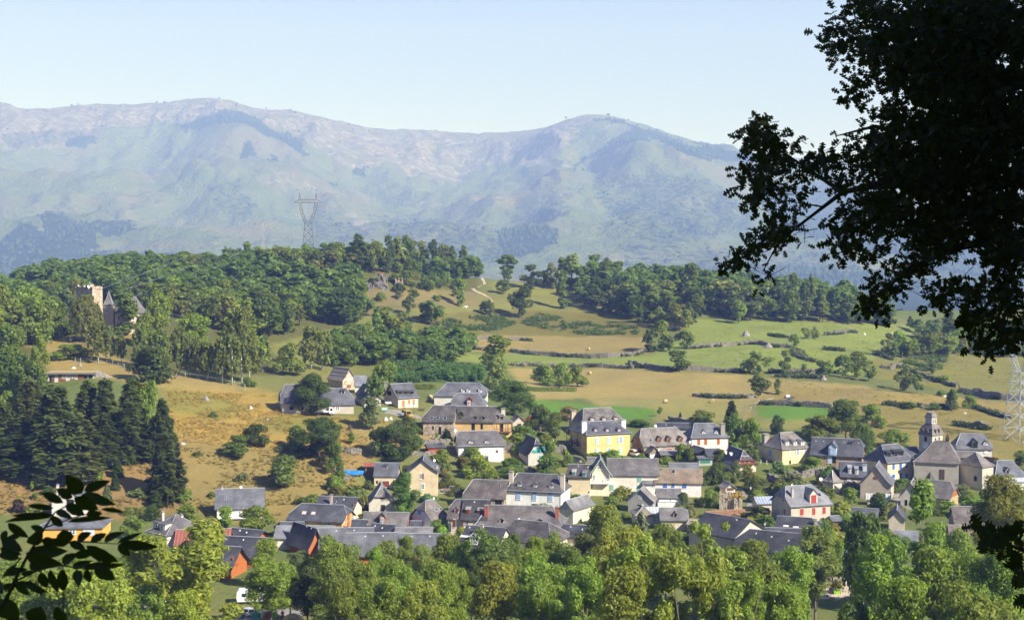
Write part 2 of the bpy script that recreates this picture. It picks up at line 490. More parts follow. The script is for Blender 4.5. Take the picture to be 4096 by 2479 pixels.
def land_colour(X,Y,Z):
 P=np.c_[X,Y,Z]
 u,v=proj(P)
 n1,n2=fbm(X/9,Y/9,4,21)-.5,fbm(X/9,Y/9,4,57)-.5
 s=2600.0/np.maximum(Y,150)
 u2,v2=u+n1*9*s,v+n2*3.2*s
 col=np.empty((len(X),3)); col[:]=C_GARD
 far=fbm(X/60,Y/60,3,5)
 col+=(np.clip((far-.45)*3,0,1))[:,None]*np.array((.06,.02,.01))
 front=Y>335
 for c,z,poly in COVER:
  q=[px(z,*p) for p in poly]
  mk=inpoly(u2,v2,q) & front & (Y<900)
  col[mk]=(c[0]*.86,c[1]*.85,c[2]*.56)
 return col
def make_ground():
 X,Y,Z=XX.ravel(),YY.ravel(),ZZ.ravel()
 col=land_colour(X,Y,Z)
 c3=col.reshape(XX.shape+(3,))
 for _ in range(1):
  c3=(c3+np.roll(c3,1,0)+np.roll(c3,1,1)+np.roll(c3,-1,0))/4
 col4=np.c_[c3.reshape(-1,3),np.ones(len(X))]
 ny,nx=XX.shape
 i=np.arange(ny*nx).reshape(ny,nx)
 F=np.stack([i[:-1,:-1],i[:-1,1:],i[1:,1:],i[1:,:-1]],-1).reshape(-1,4)
 t=NT('ground_cover')
 at_=t.n('Attribute',attribute_name='cover').outputs['Color']
 n1,n2,n3,n4=t.noise(.035,5,rough=.65),t.noise(.25,5,rough=.7),t.noise(1.3,4,rough=.7),t.noise(.9,3)
 c=t.mix(at_,t.mix(at_,(1.25,1.2,.95),1.0,'MULTIPLY'),t.math('MULTIPLY',t.ramp(n1,.42,.66),.7))
 c=t.mix(c,t.mix(at_,(.62,.85,.62),1.0,'MULTIPLY'),t.math('MULTIPLY',t.ramp(n2,.52,.7),.7))
 c=t.mix(c,t.mix(at_,(.55,.55,.55),1.0,'MULTIPLY'),t.math('MULTIPLY',t.ramp(n3,.55,.72),.4))
 c=t.mix(c,t.mix(at_,(1.35,1.25,1.2),1.0,'MULTIPLY'),t.math('MULTIPLY',t.ramp(n4,.55,.7),.5))
 m=t.fin(c,.95,t.math('ADD',n3,t.math('MULTIPLY',n2,1.5)),.55,.5,.1)
 me=np_mesh('ground',np.c_[X,Y,Z],F,m,True,[('cover','POINT','FLOAT_COLOR',col4)])
 tag(link('ground',me),kind='structure')
make_ground()
def drape(name,mat,polys,kind='structure',step=.7,lift=.05,label=None):
 V,F=[],[]
 for z,poly in polys:
  w=[ground_px(z,*p)[:2] for p in poly]
  w=np.array(w)
  xs=np.arange(w[:,0].min()-step,w[:,0].max()+step,step); ys=np.arange(w[:,1].min()-step,w[:,1].max()+step,step)
  X,Y=np.meshgrid(xs,ys)
  jx,jy=(fbm(X/2.5,Y/2.5,3,9)-.5)*1.4,(fbm(X/2.5,Y/2.5,3,19)-.5)*1.4
  ins=inpoly(X+jx,Y+jy,w)
  idx=-np.ones(X.shape,int)
  cell=ins[:-1,:-1] & ins[1:,:-1] & ins[:-1,1:] & ins[1:,1:]
  need=np.zeros(X.shape,bool)
  need[:-1,:-1] |= cell; need[1:,:-1] |= cell; need[:-1,1:] |= cell; need[1:,1:] |= cell
  idx[need]=np.arange(need.sum())+len(V)
  pts=np.c_[X[need],Y[need],G(X[need],Y[need])+lift]
  V+=[tuple(p) for p in pts]
  b,a=np.nonzero(cell)
  F+=[(idx[j,i],idx[j,i+1],idx[j+1,i+1],idx[j+1,i]) for j,i in zip(b,a)]
 if not F: return None
 me=np_mesh(name,np.array(V),np.array(F),mat,True)
 return tag(link(name,me),label,kind=kind)
M['gravel']=NT('gravel'); _t=M['gravel']
M['gravel']=_t.fin(_t.mix((.34,.27,.19),(.56,.46,.34),_t.ramp(_t.noise(.6,5,rough=.7),.3,.7)),.95,_t.noise(4,3),.4,.05)
M['asphalt']=NT('asphalt'); _t=M['asphalt']
M['asphalt']=_t.fin(_t.mix((.17,.155,.14),(.30,.275,.25),_t.ramp(_t.noise(.5,5,rough=.7),.3,.7)),.9,_t.noise(6,3),.3,.03)
drape('hill_track',M['gravel'],[(10,[(505,312),(530,318),(600,362),(615,378),(570,400),(505,425),(500,445),(560,470),(640,515),(690,565),(680,590),(655,560),(620,520),(550,485),(470,450),(455,430),(560,390),(578,372),(545,340)])])
drape('farm_track',M['gravel'],[(11,[(1095,1420),(1120,1360),(1150,1300),(1230,1262),(1380,1235),(1385,1245),(1240,1275),(1180,1305),(1150,1360),(1120,1420)]),
                                  (11,[(1150,1395),(1170,1330),(1200,1290),(1250,1275),(1215,1300),(1185,1350),(1165,1398)])])
drape('church_lane',M['asphalt'],[(4,[(1160,850),(1330,830),(1310,880),(1260,960),(1235,1090),(1140,1090),(1150,960)])])
drape('village_lane',M['asphalt'],[(3,[(1620,930),(1720,905),(1850,1100),(1780,1210),(1700,1210),(1740,1100),(1680,1010)])])
drape('forecourt',M['asphalt'],[(1,[(1560,590),(1700,580),(1900,620),(2080,690),(2070,720),(1900,690),(1600,640)])])
drape('plaza',M['gravel'],[(8,[(1770,1050),(2000,1030),(2340,1025),(2340,1120),(2190,1210),(1900,1230),(1780,1160)])])
drape('camp_road',M['asphalt'],[(13,[(700,985),(1000,940),(1130,930),(1090,800),(1140,800),(1400,870),(1900,900),(1900,960),(1400,960),(1100,985),(1000,1060),(700,1080)])])
drape('parking_bay',M['asphalt'],[(2,[(120,1230),(400,1235),(420,1290),(110,1300)])])
# ================================================================== MOUNTAINS
SKY_L=[(-900,380),(-500,420),(0,402),(44,413),(87,455),(131,453),(174,439),(262,435),(349,420),(480,422),(567,426),(654,413),(785,403),(837,398),(894,404),
         (959,420),(1024,444),(1101,443),(1201,451),(1302,478),(1402,501),(1503,521),(1629,526),(1754,546),(1855,556),(1956,551),(2024,541),(2100,532),
         (2201,501),(2302,475),(2392,464),(2453,473),(2503,496),(2553,521),(2654,536),(2729,574),(2805,576),(2905,599),(3024,621),(3200,650),(3450,700),(3800,780),(4200,850),(4800,900)]
_su=np.array([a for a,b in SKY_L],float); _sv=np.array([b for a,b in SKY_L],float)
MF=1.8                              # the range stands about ten kilometres off
def sky_d(u): return 6000-700*np.exp(-((u-2550)/500.0)**2)+300*np.exp(-((u-1800)/400.0)**2)-300*np.exp(-((u+100)/300.0)**2)
def make_mountains():
 P,z=[],[]
 def add(u,v,d):
  p=at(u,v,d*MF); P.append(p[:2]/1000); z.append(p[2])
 for u in np.arange(-700,4800,110.0):
  v=np.interp(u,_su,_sv); d=float(sky_d(u))
  add(u,v,d)
  p=at(u,v,(d+900)*MF); P.append(p[:2]/1000); z.append(p[2]-330*MF)
 for q in [(1010,555,5250),(850,700,4600),(700,830,4100),(560,930,3700),(400,800,4750),(520,700,5250),(300,640,5350),(620,600,5500),(0,720,4400),(100,800,4150),(170,850,4000),
              (0,950,3300),(300,950,3900),(1100,700,5000),(1200,850,4300),(1300,950,3700),(1500,800,4900),(1480,700,5300),(1750,950,4050),(1800,800,5100),(1900,700,5500),
              (2330,640,4900),(2200,760,4450),(2050,920,3750),(2650,590,4850),(2600,720,4350),(2700,900,3500),(2480,850,3700),(2900,700,4650),(3020,850,4100),(3100,690,5350),
              (3150,900,4300),(3400,950,4100),(3700,1050,3500),(4096,1080,3400),(3400,780,5100),(3800,900,4700),(-400,800,4300),(-700,950,3500),(4500,1000,3600)]: add(*q)
 for u in np.arange(-700,4900,400.0):
  for d,zz in ((1250,-10),(2000,-60),(2500*MF,-130),(7800*MF,200)):
   p=at(u,900,d); P.append(p[:2]/1000); z.append(zz)
  add(u,1095,2900)
 f=tps(P,np.array(z),0.0004)
 us=np.arange(-1300,5400,6.5); ds=np.concatenate([np.arange(1230,2600*MF,45.0),np.arange(2600*MF,6700*MF,22.0*MF),np.arange(6700*MF,7900*MF,120.0*MF)])
 U,D=np.meshgrid(us,ds)
 X=(U-CX)/FPX*D; Y=D
 Z=f(np.c_[X.ravel(),Y.ravel()]/1000).reshape(X.shape)
 amp=np.clip((D/MF-2400)/1300,0,1)
 n=fbm(X/MF/420,Y/MF/420,5,31)
 rg=1-np.abs(2*fbm(X/MF/260,Y/MF/520,4,77)-1)
 u0,v0=proj(np.stack([X,Y,Z],-1))
 edge=np.clip((v0-np.interp(u0,_su,_sv))/60,.12,1)
 gul=fbm(X/MF/130+Y/MF/900,Y/MF/700,3,91)
 Z=Z+MF*amp*edge*((n-.5)*95+(rg-.6)*105+(gul-.5)*60)+MF*amp*(fbm(X/MF/45,Y/MF/45,3,8)-.5)*13
 u,v=proj(np.stack([X,Y,Z],-1))
 nu,nv=(fbm(X/MF/120,Y/MF/120,4,3)-.5)*130,(fbm(X/MF/120,Y/MF/120,4,13)-.5)*90
 u2,v2=u+nu*.55,v+nv*.55
 def zone(*polys):
  r=np.zeros(X.shape)
  for zz,pl in polys:
   r=np.maximum(r,inpoly(u2,v2,[px(zz,*p) for p in pl]).astype(float))
  return r
 rock=zone((0,[(-900,300),(3100,300),(2650,500),(2380,470),(2290,560),(2160,660),(2000,660),(1900,700),(1800,730),(1690,705),(1560,645),(1450,690),(1340,645),(1250,590),(1180,545),(1060,500),(960,440),
     (760,500),(600,490),(480,500),(370,540),(210,600),(90,620),(0,600),(-900,600)]))
 rock=np.maximum(rock,.56*zone((22,[(60,700),(330,660),(520,760),(560,850),(420,880),(200,860)]),(22,[(630,880),(760,900),(980,1060),(1030,1150),(860,1130),(700,1000)]),
    (22,[(760,800),(1000,870),(1450,920),(1720,960),(1700,985),(1300,960),(1000,920),(800,830)]),(22,[(1780,920),(1980,850),(2036,870),(1800,930)]),
    (23,[(160,720),(330,600),(560,480),(540,530),(350,640),(190,730)]),(23,[(480,500),(780,260),(900,180),(800,290),(560,460)]),(23,[(30,1070),(200,920),(340,840),(320,890),(200,980)]),
    (23,[(480,770),(520,690),(620,650),(690,690),(560,790)]),(23,[(940,1220),(1040,1170),(1250,1200),(1400,1180),(1380,1260),(1150,1300),(960,1290)]),
    (23,[(1660,490),(1960,470),(1960,520),(1800,620)]),(0,[(2990,1010),(3120,940),(3300,1000),(3260,1080),(3050,1110)]),(0,[(3600,1260),(3750,1240),(3800,1290),(3700,1320),(3600,1310)]),
    (21,[(870,940),(1080,925),(1080,955),(880,960)]),(21,[(980,490),(1300,450),(1310,480),(1000,515)]),(0,[(3350,700),(4096,800),(4096,1100),(3500,850)])))
 forest=zone((21,[(1620,345),(1720,320),(1930,260),(2080,210),(2200,225),(2349,280),(2349,350),(2200,300),(2000,340),(1820,405),(1690,410)]),(22,[(-40,260),(60,255),(200,370),(330,400),(430,490),(480,530),(420,550),(330,470),(120,400),(0,330)]),
                  (22,[(-60,430),(120,540),(250,590),(200,600),(60,540),(-60,520)]),(21,[(430,1150),(570,1150),(700,1240),(900,1220),(1150,1220),(1210,1300),(1100,1380),(960,1380),(880,1330),(900,1491),(500,1491),(420,1300)]),
                  (0,[(-600,980),(0,960),(120,900),(350,1010),(700,1010),(700,1250),(-600,1250)]),(21,[(600,500),(720,460),(870,440),(900,510),(780,560),(600,540)]),
                  (23,[(690,160),(830,125),(960,150),(1120,235),(1300,270),(1450,350),(1620,350),(2036,440),(2036,480),(1660,490),(1420,420),(1330,340),(1050,330),(900,380),(720,480),(560,570),(500,620),(560,560),(760,400),(900,310),(1010,250),(980,190),(830,160)]),
                  (23,[(0,1080),(200,1000),(420,1010),(500,1130),(300,1200),(0,1240)]),(22,[(840,660),(950,630),(960,740),(860,710)]),(22,[(630,750),(700,720),(700,780),(640,790)]),
                  (0,[(3000,720),(3400,760),(4096,950),(4096,1150),(3500,1010),(3100,900)]),(0,[(2950,1050),(3400,1080),(4096,1160),(4096,1300),(3300,1250),(2700,1150)]))
 sparse=zone((23,[(700,620),(1250,580),(1650,640),(1880,820),(1950,1000),(1400,1180),(950,1060),(800,850)]),(23,[(50,950),(350,820),(700,650),(480,900),(200,1150)]),(22,[(480,900),(700,1050),(1000,1160),(600,1250),(480,1100)]),
                  (21,[(1850,880),(2200,850),(2349,1100),(2300,1250),(2000,1150)]),(0,[(1500,850),(2000,900),(2000,1050),(1600,1000)]),(21,[(0,420),(700,380),(900,470),(600,560),(100,600)]),(0,[(2500,980),(3300,1000),(3300,1150),(2500,1120)]))
 cover=np.zeros(X.shape+(4,)); cover[...,0]=rock; cover[...,1]=forest; cover[...,2]=sparse; cover[...,3]=1
 ny,nx=X.shape
 i=np.arange(ny*nx).reshape(ny,nx)
 F=np.stack([i[:-1,:-1],i[:-1,1:],i[1:,1:],i[1:,:-1]],-1).reshape(-1,4)
 t=NT('mountain_slope')
 sc=t.n('SeparateColor'); t.t.links.new(t.n('Attribute',attribute_name='cover').outputs['Color'],sc.inputs[0])
 na,nb,nc,nd=t.noise(.0028/MF,5,rough=.6),t.noise(.012/MF,5,rough=.7),t.noise(.05/MF,4,rough=.75),t.noise(.02/MF,3)
 grass=t.mix((.105,.15,.05),(.155,.19,.06),t.ramp(nb,.35,.65))
 grass=t.mix(grass,(.24,.175,.12),t.math('MULTIPLY',t.ramp(na,.50,.68),.5))
 grass=t.mix(grass,(.06,.085,.035),t.math('MULTIPLY',t.ramp(nc,.58,.7),.45))
 rk=t.mix((.16,.14,.125),(.47,.44,.42),t.ramp(nc,.42,.66))
 rk=t.mix(rk,(.11,.125,.065),t.math('MULTIPLY',t.ramp(nd,.46,.62),.75))
 rf=t.math('MULTIPLY',t.ramp(t.math('ADD',sc.outputs[0],t.math('MULTIPLY',t.math('SUBTRACT',nb,.5),2.4)),.35,.75),.8)
 c=t.mix(grass,rk,rf)
 ff=t.ramp(t.math('ADD',sc.outputs[1],t.math('MULTIPLY',t.math('SUBTRACT',nb,.5),1.2)),.4,.6)
 c=t.mix(c,(.03,.055,.02),ff)
 sf=t.math('MULTIPLY',t.ramp(t.math('ADD',t.math('MULTIPLY',sc.outputs[2],.34),nc),.8,.9),.85)
 c=t.mix(c,(.03,.055,.02),sf)
 m=t.fin(c,.95,t.math('ADD',nc,t.math('MULTIPLY',nb,1.5)),.9,22.0*MF,.05)
 me=np_mesh('mountains',np.stack([X,Y,Z],-1).reshape(-1,3),F,m,True,[('cover','POINT','FLOAT_COLOR',cover.reshape(-1,4))])
 tag(link('mountains',me),kind='structure')
 # woods on the mountain: a crown for each tree,one mass
 g=np.random.default_rng(5)
 ico=np.array([(0,0,1.1),(.89,0,.45),(.28,.85,.45),(-.72,.53,.45),(-.72,-.53,.45),(.28,-.85,.45),(.72,.53,-.45),(-.28,.85,-.45),(-.89,0,-.45),(-.28,-.85,-.45),(.72,-.53,-.45),(0,0,-1)])
 icf=np.array([(0,1,2),(0,2,3),(0,3,4),(0,4,5),(0,5,1),(1,6,2),(2,7,3),(3,8,4),(4,9,5),(5,10,1),(6,7,2),(7,8,3),(8,9,4),(9,10,5),(10,6,1)])
 w=(forest*.55+sparse*.05+rock*.010)*(D>2400*MF)*(u>-150)*(u<4250)*(v<1180)*(Y/6000/MF)
 w=w*(fbm(X/120,Y/120,3,61)>.40)
 pr=(w/w.sum()).ravel()
 k=g.choice(len(pr),9000,p=pr)
 cx,cy_,cz=X.ravel()[k]+g.normal(0,16,9000),Y.ravel()[k]+g.normal(0,16,9000),Z.ravel()[k]
 r=g.uniform(4.5,10,9000)
 an=g.uniform(0,6.28,9000)
 bx=ico[None,:,0]*np.cos(an)[:,None]-ico[None,:,1]*np.sin(an)[:,None]
 by=ico[None,:,0]*np.sin(an)[:,None]+ico[None,:,1]*np.cos(an)[:,None]
 jit=g.uniform(.75,1.25,(9000,12))
 V=np.stack([cx[:,None]+bx*r[:,None]*jit,cy_[:,None]+by*r[:,None]*jit,cz[:,None]+r[:,None]*.6+ico[None,:,2]*r[:,None]*1.1*jit],-1).reshape(-1,3)
 F=(icf[None]+(np.arange(9000)*12)[:,None,None]).reshape(-1,3)
 t=NT('mountain_wood')
 fm=t.fin(t.mix((.022,.042,.014),(.06,.095,.03),t.noise(.03,3)),.9)
 tag(link('mountain_woods',np_mesh('mountain_woods',V,F,fm)),'far woods and scattered trees in blue haze on the mountain slopes','forest',kind='stuff')
make_mountains()
# ------------------------------------------------------------------ haze
def make_haze():
 b=MB()
 b.box(-17500,-75,-330,17500,14600,1950)
 m=bpy.data.materials.new('haze_air'); m.use_nodes=True
 n=m.node_tree; n.nodes.clear()
 o=n.nodes.new('ShaderNodeOutputMaterial'); p=n.nodes.new('ShaderNodeVolumePrincipled')
 p.inputs['Color'].default_value=(.29,.41,.96,1)
 p.inputs['Absorption Color'].default_value=(1,1,1,1)
 p.inputs['Density'].default_value=0.000145
 p.inputs['Anisotropy'].default_value=0.0
 n.links.new(p.outputs[0],o.inputs['Volume'])
 tag(b.build('haze',m),'pale blue summer haze that fades the far mountains','haze',kind='stuff')
make_haze()
# ================================================================== HOUSE BUILDER
def unit_meshes():
 U={}
 b=MB()                           # window: outer frame,casement stiles,two glazing bars (front looks to -y); 1 x 1,origin bottom centre
 for x0,x1,z0,z1 in ((-.5,-.4,0,1),(.4,.5,0,1),(-.4,.4,0,.09),(-.4,.4,.91,1),(-.055,.055,.09,.91),(-.4,.4,.36,.405),(-.4,.4,.63,.675)):
  b.box(x0,-.05,z0,x1,.02,z1)
 U['window']=b.mesh('window',M['paint'])
 b=MB(); b.box(-.42,-.012,.06,.42,.01,.93); U['pane']=b.mesh('pane',M['glass'])
 b=MB()                           # shutter leaf: boards and two battens
 for i in range(4): b.box(-.5+i*.25+.006,-.05,0,-.5+(i+1)*.25-.006,0,1)
 for z in (.16,.78): b.box(-.46,-.075,z,.46,-.05,z+.07)
 U['shutter']=b.mesh('shutter',M['paint'])
 b=MB()                           # door: frame,leaf panels
 b.box(-.5,-.05,0,-.42,.02,1); b.box(.42,-.05,0,.5,.02,1); b.box(-.42,-.05,.94,.42,.02,1)
 b.box(-.42,-.03,0,.42,.01,.94)
 for x0,x1 in ((-.36,-.04),(.04,.36)):
  for z0,z1 in ((.06,.42),(.5,.88)): b.box(x0,-.05,z0,x1,-.03,z1)
 U['door']=b.mesh('door',M['paint'])
 b=MB()
 for x0,x1,z0,z1 in ((-.56,-.5,-.03,1.05),(.5,.56,-.03,1.05),(-.5,.5,1.0,1.05)): b.box(x0,-.03,z0,x1,.02,z1)
 b.box(-.6,-.09,-.06,.6,.02,-.0)
 U['surround']=b.mesh('surround',M['paint'])
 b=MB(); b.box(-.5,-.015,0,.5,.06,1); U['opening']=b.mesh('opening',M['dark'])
 b=MB()                           # satellite dish on a bracket
 n=12
 ring=[(.5*math.cos(2*math.pi*k/n),-.0,.5*math.sin(2*math.pi*k/n)) for k in range(n)]
 ring2=[(.3*p[0]/.5,.08,.3*p[2]/.5) for p in ring]
 for k in range(n):
  b.quad(ring[k],ring[(k+1) % n],ring2[(k+1) % n],ring2[k]); b.quad(ring2[k],ring2[(k+1) % n],(0,.11,0))
 b.tube([(0,.1,0),(0,.25,-.1),(0,.25,-.9)],.04,5); b.tube([(0,.05,-.35),(0,-.4,-.05)],.02,4)
 U['dish']=b.mesh('satellite_dish',M['paint'])
 b=MB()                           # little roof vent
 b.quad((-.5,0,0),(.5,0,0),(0,0,.75)); b.quad((-.5,0,0),(0,0,.75),(0,1.1,.5)); b.quad((.5,0,0),(0,1.1,.5),(0,0,.75)); b.quad((-.5,0,0),(0,1.1,.5),(.5,0,0))
 U['vent']=b.mesh('roof_vent',M['paint'])
 return U
UM=unit_meshes()
class House:
 def __init__(s,name,label,z,A,xr,th,D,h=None,yb=None,ry=0,q=(1,1),hh=(0,0),wall=(.7,.65,.55),roof=(.13,.135,.15),lich=.15,wm='plaster',rm='slate',
                 kind='x',ov=.4,kick=.22,cat='house',group=None,d=None,wall_under=2.5,rh=None,cap=True,gut=False):
  s.z,s.th,s.D,s.q,s.hh,s.kind,s.ov,s.kick=z,R(th),D,q,hh,kind,ov,kick
  u,v=px(z,*A)
  if d is None:
   if yb is not None:
    d=hit(u,px(z,0,yb)[1])[1]
   else:
    d=hit(u,v,h)[1]
  P=at(u,v,d)
  e=np.array([math.cos(s.th),math.sin(s.th),0]); n=np.array([-math.sin(s.th),math.cos(s.th),0])
  ur=px(z,xr,0)[0]
  lo,hi=0.5,60.0
  for _ in range(40):
   m=(lo+hi)/2
   if proj(P+e*m)[0]<ur: lo=m
   else: hi=m
  s.W=lo
  if h is None: h=P[2]-float(G(P[0],P[1]))
  s.h=max(h,.8)
  s.o=P-np.array([0,0,s.h])            # local origin: front left wall corner at ground level
  s.e,s.n=e,n
  s.s=FPX/d*ZM[z][2]                   # zoom pixels per metre
  yr=s.D/2 if kind=='x' else 0.0
  if rh is None:
   p0=s.o+e*s.W/2+n*yr
   vr=px(z,0,ry)[1]
   a,b2=s.h+.2,s.h+14
   for _ in range(40):
    m=(a+b2)/2
    if proj(p0+np.array([0,0,m]))[1]>vr: a=m
    else: b2=m
   s.rz=a
  else: s.rz=s.h+rh
  s.root=empty(name,tuple(s.o),s.th,label,cat,group)
  s.wall_c,s.roof_c,s.lich=wall,roof,lich
  s.k=len(ALLH)
  ALLH.append(s)
  s.foot()
  s.build_roof(rm,roof,cap)
  s.build_wall(wm,wall,wall_under)
  if gut: s.gutter()
 def foot(s):
  c=[s.o,s.o+s.e*s.W,s.o+s.e*s.W+s.n*s.D,s.o+s.n*s.D]
  s.fp=np.array([p[:2] for p in c])
 # --- roof profile.  For kind 'g' the house is turned: ridge along local y
 def prof(s,f):                                # height at fraction f from eave (0) to ridge (1)
  z0,z1=s.h,s.rz
  zz=z0+(z1-z0)*(f-s.kick*.55*math.sin(math.pi*f)*(1-f))
  return zz
 def dims(s):
  return (s.W,s.D) if s.kind=='x' else (s.D,s.W)
 def loc(s,a,b,z):                           # ridge-frame (a along the ridge,b across) -> local xyz
  return (a,b,z) if s.kind=='x' else (b,a,z)
 def build_roof(s,rm,rc,cap):
  L,B=s.dims()
  ql,qr=s.q
  hl,hr=s.hh
  ov=s.ov
  rows=sorted(set([0,.12,.3,.6,1]+[x for x in (ql,qr) if 0<x<1]))
  slope0=(s.prof(.12)-s.prof(0))/(.12*B/2)
  def pt(f,end,back):
   y=-ov+(B/2+ov)*f
   zz=s.prof(max(0,(y)/(B/2))) if y>=0 else s.h+slope0*y
   Q,Hh=(ql,hl) if end==0 else (qr,hr)
   if f<=Q or Q>=1: a=-ov
   else: a=-ov+(Hh+ov)*(f-Q)/(1-Q)
   if end: a=L-a
   return (a,y if not back else B-y,zz)
  V,F=[],[]
  idx={}
  def g(f,e,b):
   if f==1: b=0
   k=(f,e,b)
   if k not in idx:
    idx[k]=len(V); V.append(s.loc(*pt(f,e,b)))
   return idx[k]
  for b in (0,1):
   for f0,f1 in zip(rows[:-1],rows[1:]):
    q4=[g(f0,0,b),g(f0,1,b),g(f1,1,b),g(f1,0,b)]
    F.append(q4 if b==0 else q4[::-1])
  for e in (0,1):
   Q=(ql,qr)[e]
   if Q<1:
    for f0,f1 in zip(rows[:-1],rows[1:]):
     if f0>=Q-1e-9:
      q4=[g(f0,e,1),g(f0,e,0),g(f1,e,0),g(f1,e,1)]
      if f1==1: q4=q4[:3]
      F.append(q4 if e==0 else q4[::-1])
  if s.kind!='x': F=[f[::-1] for f in F]
  n0=len(V)
  ed={}
  for f in F:
   for a,b in zip(f,f[1:]+f[:1]): ed[(a,b)]=1
  V+=[(x,y,z-.2) for x,y,z in V]
  top=list(F)
  for f in top: F.append([i+n0 for i in f[::-1]])
  for (a,b) in ed:
   if (b,a) not in ed: F.append([b,a,a+n0,b+n0])
  mb=MB(); mb.v=V; mb.f=[tuple(f) for f in F]; mb.m=[0]*len(F)
  s.roof=mb.build('roof',M[rm],s.root,rc)
  s.roof['lichen']=float(s.lich)
  if cap:
   c=MB()
   r0,r1=V[g(1,0,0)],V[g(1,1,0)]
   c.tube([Vector(r0)+Vector((0,0,.03)),Vector(r1)+Vector((0,0,.03))],.085,5)
   for e in (0,1):
    Q=(ql,qr)[e]
    if Q<1:
     for b in (0,1):
      ps=[Vector(V[g(f,e,b)])+Vector((0,0,.03)) for f in rows if f>=Q-1e-9]
      c.tube(ps,.055,4)
   c.build('ridge_cap',M['zinc'],s.roof)
 def build_wall(s,wm,wc,under):
  L,B=s.dims()
  mb=MB()
  u=-under
  rows=[0,.12,.3,.6,1]
  def gable(a,Q,flip):
   fs=[f for f in rows if f<Q]+[min(Q,1)]
   ps=[(a,f*B/2,s.prof(f)-.1) for f in fs]
   if Q>=1: bk=[(a,B-f*B/2,s.prof(f)-.1) for f in fs[:-1]][::-1]
   else: bk=[(a,B-f*B/2,s.prof(f)-.1) for f in fs][::-1]
   poly=[(a,0,u)]+ps+bk+[(a,B,u)]
   poly=[s.loc(*p) for p in poly]
   mb.quad(*(poly if not flip else poly[::-1]))
  gable(0,max(s.q[0],0),s.kind!='x'); gable(L,max(s.q[1],0),s.kind=='x')
  for b,fl in ((0,s.kind!='x'),(B,s.kind=='x')):
   p=[s.loc(0,b,u),s.loc(L,b,u),s.loc(L,b,s.h-.1),s.loc(0,b,s.h-.1)]
   mb.quad(*(p if not fl else p[::-1]))
  s.wall=mb.build('wall',M[wm],s.root,wc)
 def gutter(s):
  g=MB()
  if s.kind=='x':
   g.tube([(-s.ov,-s.ov-.06,s.h-.14),(s.W+s.ov,-s.ov-.06,s.h-.14)],.07,5)
   g.tube([(s.W-.1,-s.ov,s.h-.2),(s.W-.1,-.06,s.h-.7),(s.W-.1,-.06,-.5)],.045,4)
  g.build('gutter',M['zinc'],s.root)
 # --- picture -> local
 def lray(s,x,y):
  u,v=px(s.z,x,y)
  d=np.array(rayd(u,v))
  o=CAM-s.o
  T=lambda p: np.array([p @ s.e,p @ s.n,p[2]])
  return T(o),T(d)
 def on_face(s,x,y,face):
  o,d=s.lray(x,y)
  ax,val={'F': (1,0),'L': (0,0),'R': (0,s.W),'M': (1,s.D/2),'B': (1,s.D)}[face] if isinstance(face,str) else (1,face)
  t=(val-o[ax])/d[ax]
  return o+d*t
 def roof_h(s,x,y):                           # roof height at local x,y
  L,B=s.dims()
  a,b=(x,y) if s.kind=='x' else (y,x)
  f=1-abs(b-B/2)/(B/2)
  zz=s.prof(min(max(f,0),1))
  for e,(Q,Hh) in enumerate(zip(s.q,s.hh)):
   dd=a if e==0 else L-a
   if Q<1 and Hh>0:
    fz=Q+(1-Q)*(dd+s.ov)/(Hh+s.ov)
    zz=min(zz,s.prof(min(max(fz,0),1)))
  return zz
 def on_roof(s,x,y):
  o,d=s.lray(x,y)
  t0=(-s.ov-8-o[1])/d[1]; t1=(s.D+8-o[1])/d[1]
  prev=None
  for k in range(400):
   p=o+d*(t0+(t1-t0)*k/400)
   if -s.ov<p[0]<s.W+s.ov and -s.ov<p[1]<s.D+s.ov and p[2]<s.roof_h(p[0],p[1]):
    return p
  return s.on_face(x,y,s.D*.3)
 # --- features
 def w(s,face,x0,y0,x1,y1,kind='w',c=(.82,.82,.8),c2=None,sur=(.72,.7,.66)):
  ym,xm=(y0+y1)/2,(x0+x1)/2
  a,b=s.on_face(x0,ym,face),s.on_face(x1,ym,face)
  lo,hi=s.on_face(xm,y1,face),s.on_face(xm,y0,face)
  hgt=max(hi[2]-lo[2],.2)
  ax=0 if face not in ('L','R') else 1
  wd=max(abs(b[ax]-a[ax]),.25)
  c0=(a+b)/2
  lc=[c0[0],c0[1],lo[2]]
  rz={'F': 0,'L': -math.pi/2,'R': math.pi/2}.get(face,0) if isinstance(face,str) else 0
  off=.03
  if face=='L': lc[0]-=off
  elif face=='R': lc[0]+=off
  else: lc[1]-=off
  rot=(0,0,rz)
  dirx=np.array([math.cos(rz),math.sin(rz),0]); out=np.array([math.sin(rz),-math.cos(rz),0])
  sc=(wd,1,hgt)
  P=lambda nm,key,col,dx=0.0,so=0.0,sc_=None,par=None: link(nm,UM[key],par or s.root,tuple(np.array(lc)+dirx*dx+out*so),rot,sc_ or sc,col)
  if sur is not None and kind in 'wsodv': P('window_surround','surround',sur)
  if kind=='w':
   o=P('window','window',c); link('pane',UM['pane'],o)
  elif kind=='s':
   for k in (-1,1): P('shutter','shutter',c,k*wd*.25,.03,(wd*.49,1,hgt))
  elif kind=='o':
   o=P('window','window',(.82,.82,.8)); link('pane',UM['pane'],o)
   for k in (-1,1): P('shutter','shutter',c,k*wd*.76,.05,(wd*.46,1,hgt))
  elif kind=='v':
   o=P('window','window',(.82,.82,.8)); link('pane',UM['pane'],o)
   P('shutter','shutter',c,wd*.8,.05,(wd*.5,1,hgt))
  elif kind=='d': P('door','door',c)
  elif kind=='k': P('opening','opening',None)
  elif kind=='g': P('garage_door','shutter',c)
  return s
